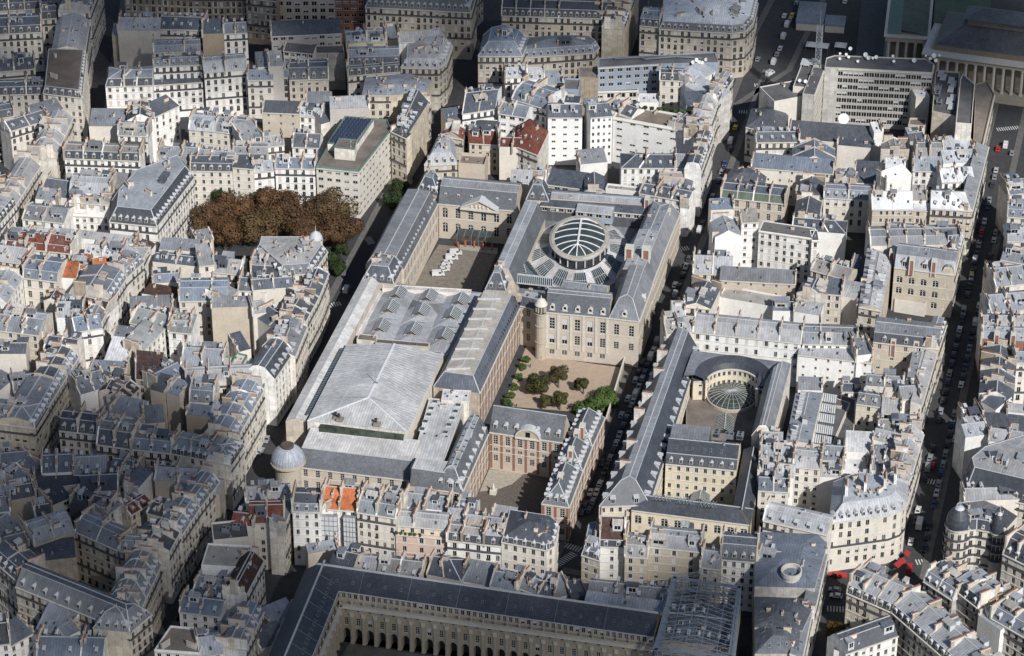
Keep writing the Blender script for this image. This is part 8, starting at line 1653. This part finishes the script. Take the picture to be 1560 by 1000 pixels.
for j in range(0, 11, 2):
    a, b = lerp(P[0], P[1], j / 10), lerp(P[3], P[2], j / 10); m = MB(); z = H + 3.2 * (1 - abs(j - 5) / 5) + .8; m.bar((*a, z), (*b, z), .12, 'galv'); m.bar((*a, z - 1.5), (*b, z - 1.5), .09, 'galv'); m.build('purlin', r, of)

# ------------------------------------------------------------ clouds above the town (the photograph shows their shade on the roofs)
def cloud_mat():
    m, nt, bs = newmat('cloud'); bs.inputs['Base Color'].default_value = (.85, .86, .88, 1); bs.inputs['Roughness'].default_value = 1
    tr = nd(nt, 'ShaderNodeBsdfTransparent'); mx = nd(nt, 'ShaderNodeMixShader'); mx.inputs[0].default_value = .43
    nt.links.new(tr.outputs[0], mx.inputs[1]); nt.links.new(bs.outputs[0], mx.inputs[2]); nt.links.new(mx.outputs[0], nt.nodes['Material Output'].inputs['Surface']); return m
M['cloud'] = cloud_mat(); ALT = 1400.0
for lab, blobs in SITE['cloud']:
    rr_ = random.Random(len(lab)); m = MB(); k_ = (ALT - 20) / TOSUN.z
    for (x, y), rad in blobs:
        c = Vector((x, y, 20)) + TOSUN * k_; nu, nv = 26, 9; ph = [rr_.uniform(0, 6.28) for _ in range(6)]
        f = lambda i, j: (lambda a, b: c + Vector((math.cos(a) * math.sin(b), math.sin(a) * math.sin(b), .35 * math.cos(b))) * rad * (1 + .10 * math.sin(3 * a + ph[0]) + .08 * math.sin(5 * a + ph[1] + b) + .06 * math.sin(9 * a + ph[2] - 2 * b) + .05 * math.sin(14 * a + ph[3])))(2 * math.pi * i / nu, math.pi * j / nv)
        for j in range(nv):
            for i in range(nu):
                q = [f(i, j), f(i, j + 1), f(i + 1, j + 1), f(i + 1, j)]
                m.face(q[:3] if j == nv - 1 else (q[0:1] + q[1:3] if j == 0 else q), 'cloud')
    o = m.build('cloud'); tag(o, lab, 'cloud', 'clouds above the town', 'stuff')

# ------------------------------------------------------------ trees
def crown_mesh(name, seed, n, leaf, lumps=9, flat=.8):
    rr_ = random.Random(seed); m = MB(); L = []
    for k in range(lumps):
        a = rr_.uniform(0, 6.283); e = rr_.uniform(-.5, 1.0); q = rr_.uniform(.35, .72); L.append((Vector((q * math.cos(a) * math.cos(e), q * math.sin(a) * math.cos(e), q * math.sin(e) * flat)), rr_.uniform(.28, .48)))
    L.append((Vector((0, 0, .1)), .62))
    for k in range(n):
        c, rad = rr_.choice(L); d = Vector((rr_.gauss(0, 1), rr_.gauss(0, 1), rr_.gauss(0, 1))).normalized(); p = c + d * rad * rr_.uniform(.72, 1.06)
        if p.z < -.62: continue
        t = d.cross(Vector((rr_.gauss(0, 1), rr_.gauss(0, 1), rr_.gauss(0, 1)))).normalized(); u = d.cross(t); s = leaf * rr_.uniform(.6, 1.4); tl = (d * rr_.uniform(-.5, .5))
        m.face([p - t * s, p + u * s * .6 + tl * s * .4, p + t * s, p - u * s * .6 - tl * s * .3], 'leaf', [(0, 0), (1, 0), (1, 1), (0, 1)])
    return m.mesh(name)
CROWN = [crown_mesh('crown_leaves', s, 6500, .042, 13) for s in (1, 2, 3, 4)]
CROWNS = [crown_mesh('small_crown_leaves', s, 3600, .07, 9) for s in (5, 6, 7)]
def trunk_mesh():
    m = MB(); m.lathe([(.3, 0), (.2, .5), (.15, 1.0)], 8, 'bark')
    for k in range(5): a = k * 1.26; m.bar((0, 0, .75), (.9 * math.cos(a), .9 * math.sin(a), 1.5), .12, 'bark', .12)
    return m.mesh('trunk_limbs')
TRUNK = trunk_mesh()
TREEC = dict(olive=(.065, .066, .025), brownish=(.066, .06, .03), green=(.058, .095, .028), dark=(.035, .055, .022), brown=(.135, .076, .04), brown2=(.105, .064, .036), olivebrown=(.118, .082, .04), autumn=(.07, .05, .018))
def tree(name, label, p, h, rad, col, group=None, big=True, ball=True):
    t = thing(name, label, 'tree', (p[0], p[1], 0), rnd.uniform(0, 6.28), group); rad *= 1.42 if ball else 1.2; ch = rad * (1.0 if ball else .85)
    o = obj('trunk', TRUNK, t, (0, 0, 0), 0, (rad * .32, rad * .32, max(1.2, h - ch * 1.15)))
    c = obj('crown', rnd.choice(CROWN if big else CROWNS), t, (0, 0, h - ch), rnd.uniform(0, 6), (rad, rad, ch), jit(col, .18)); return t
bl = ['rust-brown chestnut tree in the crowded clump of the square', 'dark brown chestnut tree in the crowded clump of the square', 'green-leaved tree at the back of the brown chestnut clump', 'olive-brown chestnut tree in the crowded clump of the square']
for i, (p, h, rad, cc) in enumerate(sorted(SITE['chestnut'], key=lambda q: V2(q[0]).dot(Vector((HY, -HX))))): tree('chestnut_tree', bl[cc] + ', ' + nth(i) + ' from the left', p, h, rad, (TREEC['brown'], TREEC['brown2'], TREEC['dark'], TREEC['olivebrown'])[cc], 'chestnut trees in the square', True, False)
for i, (p, h, rad) in enumerate(sorted(SITE['streettree'], key=lambda q: q[0][1])): tree('street_tree', 'dark green tree in the shade beside the library street, ' + nth(i) + ' from the lower end', p, h, rad, TREEC['dark'], 'trees along the library street', False)
gl = ['round clipped olive-green tree at the left of the sandy garden', 'tall-trunked brownish tree in the middle of the sandy garden', 'olive-green tree with long crown at the right of the sandy garden', 'thin small tree beside the long-crowned tree in the sandy garden', 'low dark tree at the front left of the sandy garden', 'egg-shaped olive tree at the front of the sandy garden']
gi = gg_ = 0
for p, h, rad, cc, st in SITE['gtree']:
    if st == 2: gg_ += 1; tree('garden_tree', 'bright green bushy tree at the street corner of the sandy garden, ' + ('foremost', 'largest', 'farthest back', 'leftmost')[gg_ - 1], p, h, rad, TREEC['green'], 'green trees at the garden corner', False)
    else: tree('garden_tree', gl[gi], p, h, rad, TREEC[cc], 'trees in the sandy garden', False); gi += 1
for p, h, rad in SITE['autumntree']: tree('autumn_tree', 'small yellowing tree in the dark street beside the violet slate roof', p, h, rad, TREEC['autumn'], None, False)
for i, p in enumerate(SITE['shrub']):
    t = thing('shrub', nth(i) + ' green shrub from the top of the bed under the brick gallery wall', 'shrub', (p[0], p[1], 0), rnd.uniform(0, 6), 'shrubs under the gallery wall'); obj('foliage', rnd.choice(CROWNS), t, (0, 0, 1.2), 0, (1.9, 2.3, 1.9), jit(TREEC['green'], .3))
for a, b, z in SITE['hedge']:
    r = holder(a); a, b = V2(a), V2(b)
    for k in range(9): p = lerp(a, b, k / 8); put('roof_plant', CROWNS[k % 3], r, offs(r), (p.x, p.y, z + .9), k, (1.6, 1.3, rnd.uniform(.9, 1.6)), jit(TREEC['green'], .3))
for a, b, z in SITE['plants']:
    r = holder(a); a, b = V2(a), V2(b)
    for k in range(6): p = lerp(a, b, k / 5); put('balcony_plant', CROWNS[k % 3], r, offs(r), (p.x, p.y, z + .3), k, (.8, .6, .9), jit(TREEC['green'], .3))
a, b = [V2(p) for p in SITE['gardenwall'][0]]; dd = (b - a).normalized(); a = a - dd * 22
m = MB(); n = Vector((dd.y, -dd.x)); slab(m, a, b, n, 0, 3.6, .5, 'stone'); slab(m, a - dd * .1, b + dd * .1, n, 3.6, 3.85, .62, 'trim'); tag(m.build('garden_wall'), 'pale stone wall between the sandy garden and the middle street', 'wall')

# ------------------------------------------------------------ vehicles
def car_parts(kind):
    """Body, glass, wheel meshes of a vehicle heading +y."""
    if kind == 'van': L, W_, prof = 4.9, 1.9, [(-2.45, .35), (-2.45, 2.1), (-2.3, 2.3), (1.0, 2.3), (1.75, 1.35), (2.35, 1.15), (2.45, .8), (2.45, .35)]
    elif kind == 'truck': L, W_, prof = 6.4, 2.2, [(-3.2, .5), (-3.2, 2.9), (1.6, 2.9), (1.62, 2.3), (2.5, 2.2), (3.1, 1.3), (3.2, .5)]
    else: L, W_, prof = 4.2, 1.75, [(-2.1, .35), (-2.1, .85), (-1.95, 1.0), (-1.35, 1.42), (.25, 1.45), (1.05, .98), (1.95, .82), (2.1, .6), (2.1, .35)]
    m = MB(); w2 = W_ / 2
    top = lambda z: w2 - (.17 * max(0, z - .95) if kind == 'car' else .05 * max(0, z - .9))
    for s in (-1, 1):
        q = [(s * top(z), y, z) for y, z in prof]; m.face(q if s < 0 else q[::-1], 'paint')
    for (y0, z0), (y1, z1) in zip(prof, prof[1:]): m.face([(-top(z0), y0, z0), (top(z0), y0, z0), (top(z1), y1, z1), (-top(z1), y1, z1)], 'paint')
    g_ = MB(); e = .015
    if kind == 'car':
        f = lambda y, z, s: (s * (top(z) + e), y, z)
        for s in (-1, 1): g_.face([f(-1.3, 1.05, s), f(.75, 1.05, s), f(.2, 1.37, s), f(-1.2, 1.35, s)], 'glass')
        g_.face([(-.62, .33, 1.43), (.62, .33, 1.43), (.7, .98, 1.04), (-.7, .98, 1.04)][::-1], 'glass'); g_.face([(-.62, -1.42, 1.4), (.62, -1.42, 1.4), (.7, -1.92, 1.05), (-.7, -1.92, 1.05)], 'glass')
    else:
        y0, y1, z0, z1 = (1.0, 1.75, 1.35, 2.3) if kind == 'van' else (2.5, 3.1, 1.3, 2.2); k = Vector((0, .02, .02))
        g_.face([Vector((-w2 * .85, y0 + .05, z1 - .08)) + k, Vector((w2 * .85, y0 + .05, z1 - .08)) + k, Vector((w2 * .88, y1 - .05, z0 + .06)) + k, Vector((-w2 * .88, y1 - .05, z0 + .06)) + k][::-1], 'glass')
        for s in (-1, 1): x = s * (w2 - .03 + e); g_.face([(x, y0 - .9, 1.35), (x, y0 + .35, 1.35), (x, y0, 2.05), (x, y0 - .9, 2.05)], 'glass')
    wh = MB(); wh.lathe([(.0, -.1), (.33, -.1), (.33, .1), (.0, .1)], 10, 'rubber'); wh.lathe([(.19, .105), (0, .11)], 8, 'steel')
    wm = wh; T_ = Matrix.Rotation(R(90), 4, 'Y'); wm.v = [tuple(T_ @ Vector(p)) for p in wm.v]
    lt = MB(); lt.box(-.16, -.03, -.08, .16, .03, .08, 'frame')
    return m.mesh(kind + '_body'), g_.mesh(kind + '_glass'), wm.mesh(kind + '_wheel'), lt.mesh(kind + '_headlight'), L, W_
CARP = {k: car_parts(k) for k in ('car', 'van', 'truck')}
CARC = dict(white=(.62, .62, .62), grey=(.25, .27, .29), black=(.02, .02, .024), blue=(.03, .05, .12), red=(.45, .03, .025), silver=(.42, .44, .46), yellow=(.6, .42, .02), dark=(.05, .05, .06), green=(.03, .08, .05))
def vehicle(p, rz, colour, label, group, kind='car', cat='car', name='parked_car'):
    b, g_, wv, lt, L, W_ = CARP[kind]; t = thing(name, label, cat, (p[0], p[1], .03), rz, group)
    obj('body', b, t, color=CARC[colour]); obj('windows', g_, t)
    for x in (-W_ / 2 + .06, W_ / 2 - .06):
        for y in (-L * .31, L * .31): obj('wheel', wv, t, (x, y, .33))
        obj('headlight', lt, t, (x * .72, L / 2, .72))
    return t
def street_angle(p):
    best = None
    for ps in STREET.values():
        for a, b in zip(ps, ps[1:]):
            t = max(0, min(1, (V2(p) - a).dot(b - a) / (b - a).length_squared)); d = (V2(p) - lerp(a, b, t)).length
            if best is None or d < best[0]: best = (d, math.atan2(-(b - a).x, (b - a).y))
    return best[1]
PARKN = {}
for name, a, b, n, skip in SITE['parked']:
    a, b = V2(a), V2(b); ang = math.atan2(-(b - a).x, (b - a).y); cn = PARKN.setdefault(name, [0])
    for k in range(n):
        if rnd.random() < skip: continue
        p = lerp(a, b, (k + rnd.uniform(-.12, .12)) / n); c = rnd.choice(('black', 'dark', 'grey', 'grey', 'silver', 'white', 'blue', 'black', 'dark')); kind = 'van' if rnd.random() < .1 else 'car'
        if kind == 'van': c = rnd.choice(('white', 'white', 'grey'))
        if not seen((p.x, p.y, 1.5)): continue
        cn[0] += 1; vehicle(p, ang + rnd.uniform(-.03, .03) + (math.pi if rnd.random() < .3 else 0), c, '%s %s, %s parked vehicle from the lower end of the %s' % (c, kind, nth(cn[0] - 1), name), 'cars parked along the ' + name.split(',')[0], kind, kind, 'parked_van' if kind == 'van' else 'parked_car')
cl = dict(white='white car', grey='grey car', yellow='yellow car', red='red car', van='white delivery van', redvan='bright red van', whitetruck='white box truck')
seenl = {}
WHERE = lambda p: min((( V2(p) - V2(q)).length, s) for q, s in PLACES)[1]
PLACES = [(SITE['exchange'][0]['L0'], 'on the road left of the columned hall'), (SITE['bigdish'][0][0], 'on the middle street below the office with dishes'), (SITE['oval'][0]['R'], 'on the middle street beside the oval hall'), (SITE['awning'][1][0], 'at the crossing with the red awnings'),
          (SITE['awning'][0][0], 'beside the crimson awning'), (SITE['lantern'][0], 'on the library street beside the lantern roofs'), (SITE['brick'][5][0], 'on the right street'), (SITE['whitechim'][3][0], 'on the right street above the red awnings')]
for p, c, cross in SITE['car']:
    kind = {'van': 'van', 'redvan': 'van', 'whitetruck': 'truck'}.get(c, 'car'); col_ = {'van': 'white', 'redvan': 'red', 'whitetruck': 'white'}.get(c, c); ang = street_angle(p) + (math.pi / 2 if cross else 0)
    lb = cl[c] + ' ' + WHERE(p); seenl[lb] = seenl.get(lb, 0) + 1
    if seenl[lb] > 1: lb = nth(seenl[lb] - 1) + ' ' + lb
    vehicle(p, ang, col_, lb, 'moving vehicles ' + WHERE(p), kind, 'van' if kind == 'van' else ('truck' if kind == 'truck' else 'car'), {'van': 'van', 'truck': 'box_truck', 'car': 'car'}[kind])
vl = ['white van nearest the front in the courtyard row', 'white car second from the front in the courtyard row', 'white car third from the front in the courtyard row', 'white car fourth from the front in the courtyard row', 'white van fifth from the front in the courtyard row', 'white van farthest back in the courtyard row']
for (p, kind), l in zip(SITE['courtcars'], vl): vehicle(p, R(-72) + rnd.uniform(-.05, .05), 'white', l, 'white vans and cars in the courtyard', kind, kind, 'courtyard_' + kind)
for a, b, nm in SITE['awning']:
    a, b = V3(a), V3(b); d = (b - a).normalized(); n = Vector((d.y, -d.x, 0)); r = holder(((a + b) / 2 - n * 3)[:2]); m = MB(); s = .9 if nm == 'red window' else 1.5
    m.face([a - n * .2 + Vector((0, 0, .9 * s * .5)), b - n * .2 + Vector((0, 0, .9 * s * .5)), b + n * s, a + n * s][::-1], 'red'); m.face([a + n * s, b + n * s, b + n * s - Vector((0, 0, .4)), a + n * s - Vector((0, 0, .4))], 'red'); m.build('awning', r, offs(r))

# ------------------------------------------------------------ kiosks and people
a, b = [V3(p) for p in SITE['kiosk'][0]]; d = (b - a); L = d.length; T4 = Matrix.Translation((a.x, a.y, 0)) @ Matrix.Rotation(math.atan2(d.y, d.x), 4, 'Z')
t = thing('site_cabin', 'long grey-roofed site cabin on the square left of the columned hall', 'cabin', (a.x, a.y, 0)); of = offs(t)
m = MB(); m.box(0, 0, 0, L * .55, 22, 3.6, 'trim', T4); m.box(L * .6, 0, 0, L, 10, 3.4, 'trim', T4); m.build('wall', t, of); m = MB(); m.box(-.3, -.3, 3.6, L * .55 + .3, 22, 3.9, 'zinc', T4); m.box(L * .6 - .3, -.3, 3.4, L + .3, 10.3, 3.7, 'zinc', T4); m.build('roof', t, of, (.22, .25, .29))
for i, p in enumerate(SITE['kiosk2']):
    t = thing('tent', ('white marquee roof behind the antenna mast', 'small white marquee roof right of the antenna mast')[i], 'tent', (p[0], p[1], 0)); w_ = (5, 2.6)[i]; m = MB()
    for x in (-w_, w_):
        for y in (-2.5, 2.5): m.bar((x, y, 0), (x, y, 2.6), .12, 'steel')
    m.build('frame', t); m = MB(); e = [(-w_, -2.6, 2.6), (w_, -2.6, 2.6), (w_, 2.6, 2.6), (-w_, 2.6, 2.6)]; f = [(-w_ + 2.2, 0, 3.9), (w_ - 2.2, 0, 3.9)]
    m.face([e[0], e[1], f[1], f[0]], 'white'); m.face([e[1], e[2], f[1]], 'white'); m.face([e[2], e[3], f[0], f[1]], 'white'); m.face([e[3], e[0], f[0]], 'white'); m.build('canopy', t)
def person(p, coat, label, rz):
    t = thing('person', label, 'person', (p[0], p[1], .03), rz); me = bpy.data.meshes.new('person_body')
    J = [(0, 0, .95), (0, 0, 1.2), (0, .02, 1.45), (0, .03, 1.55), (0, .04, 1.66), (.1, 0, .9), (.12, .16, .5), (.12, .08, .06), (-.1, 0, .9), (-.12, -.12, .5), (-.12, -.24, .08), (.2, 0, 1.42), (.26, -.06, 1.15), (.27, .06, .92), (-.2, 0, 1.42), (-.26, .06, 1.15), (-.27, .18, .95), (.12, .24, .05), (-.12, -.1, .05)]
    E = [(0, 1), (1, 2), (2, 3), (3, 4), (0, 5), (5, 6), (6, 7), (7, 17), (0, 8), (8, 9), (9, 10), (10, 18), (2, 11), (11, 12), (12, 13), (2, 14), (14, 15), (15, 16)]
    Rr = [.15, .15, .16, .06, .12, .1, .075, .05, .1, .075, .05, .07, .055, .045, .07, .055, .045, .04, .04]
    me.from_pydata(J, E, []); o = obj('body', me, t); md = o.modifiers.new('Skin', 'SKIN'); o.modifiers.new('Sub', 'SUBSURF').levels = 1
    me.materials.append(M['paint']); o.color = (*coat, 1)
    for v_, rr_ in zip(me.skin_vertices[0].data if me.skin_vertices else [], Rr): v_.radius = (rr_, rr_)
    return t
def add_people():
    pl = ['person in a dark coat walking by the stair turret of the garden', 'person in pale clothes by the shrubs of the garden', 'person standing under the arched windows of the garden front', 'person in white sitting out in the middle of the garden', 'person in black in the middle of the garden', 'person in a blue top by the lowest shrubs of the garden', 'person in dark clothes near the mansion roof edge of the garden']
    cc = [(.03, .03, .04), (.6, .57, .5), (.1, .1, .12), (.7, .7, .7), (.02, .02, .02), (.08, .15, .4), (.06, .05, .05)]
    for p, l, c in zip(SITE['person'], pl, cc): person(p, c, l, rnd.uniform(0, 6.28))
add_people()
print('windows', NW[0], 'objects', len(bpy.data.objects))
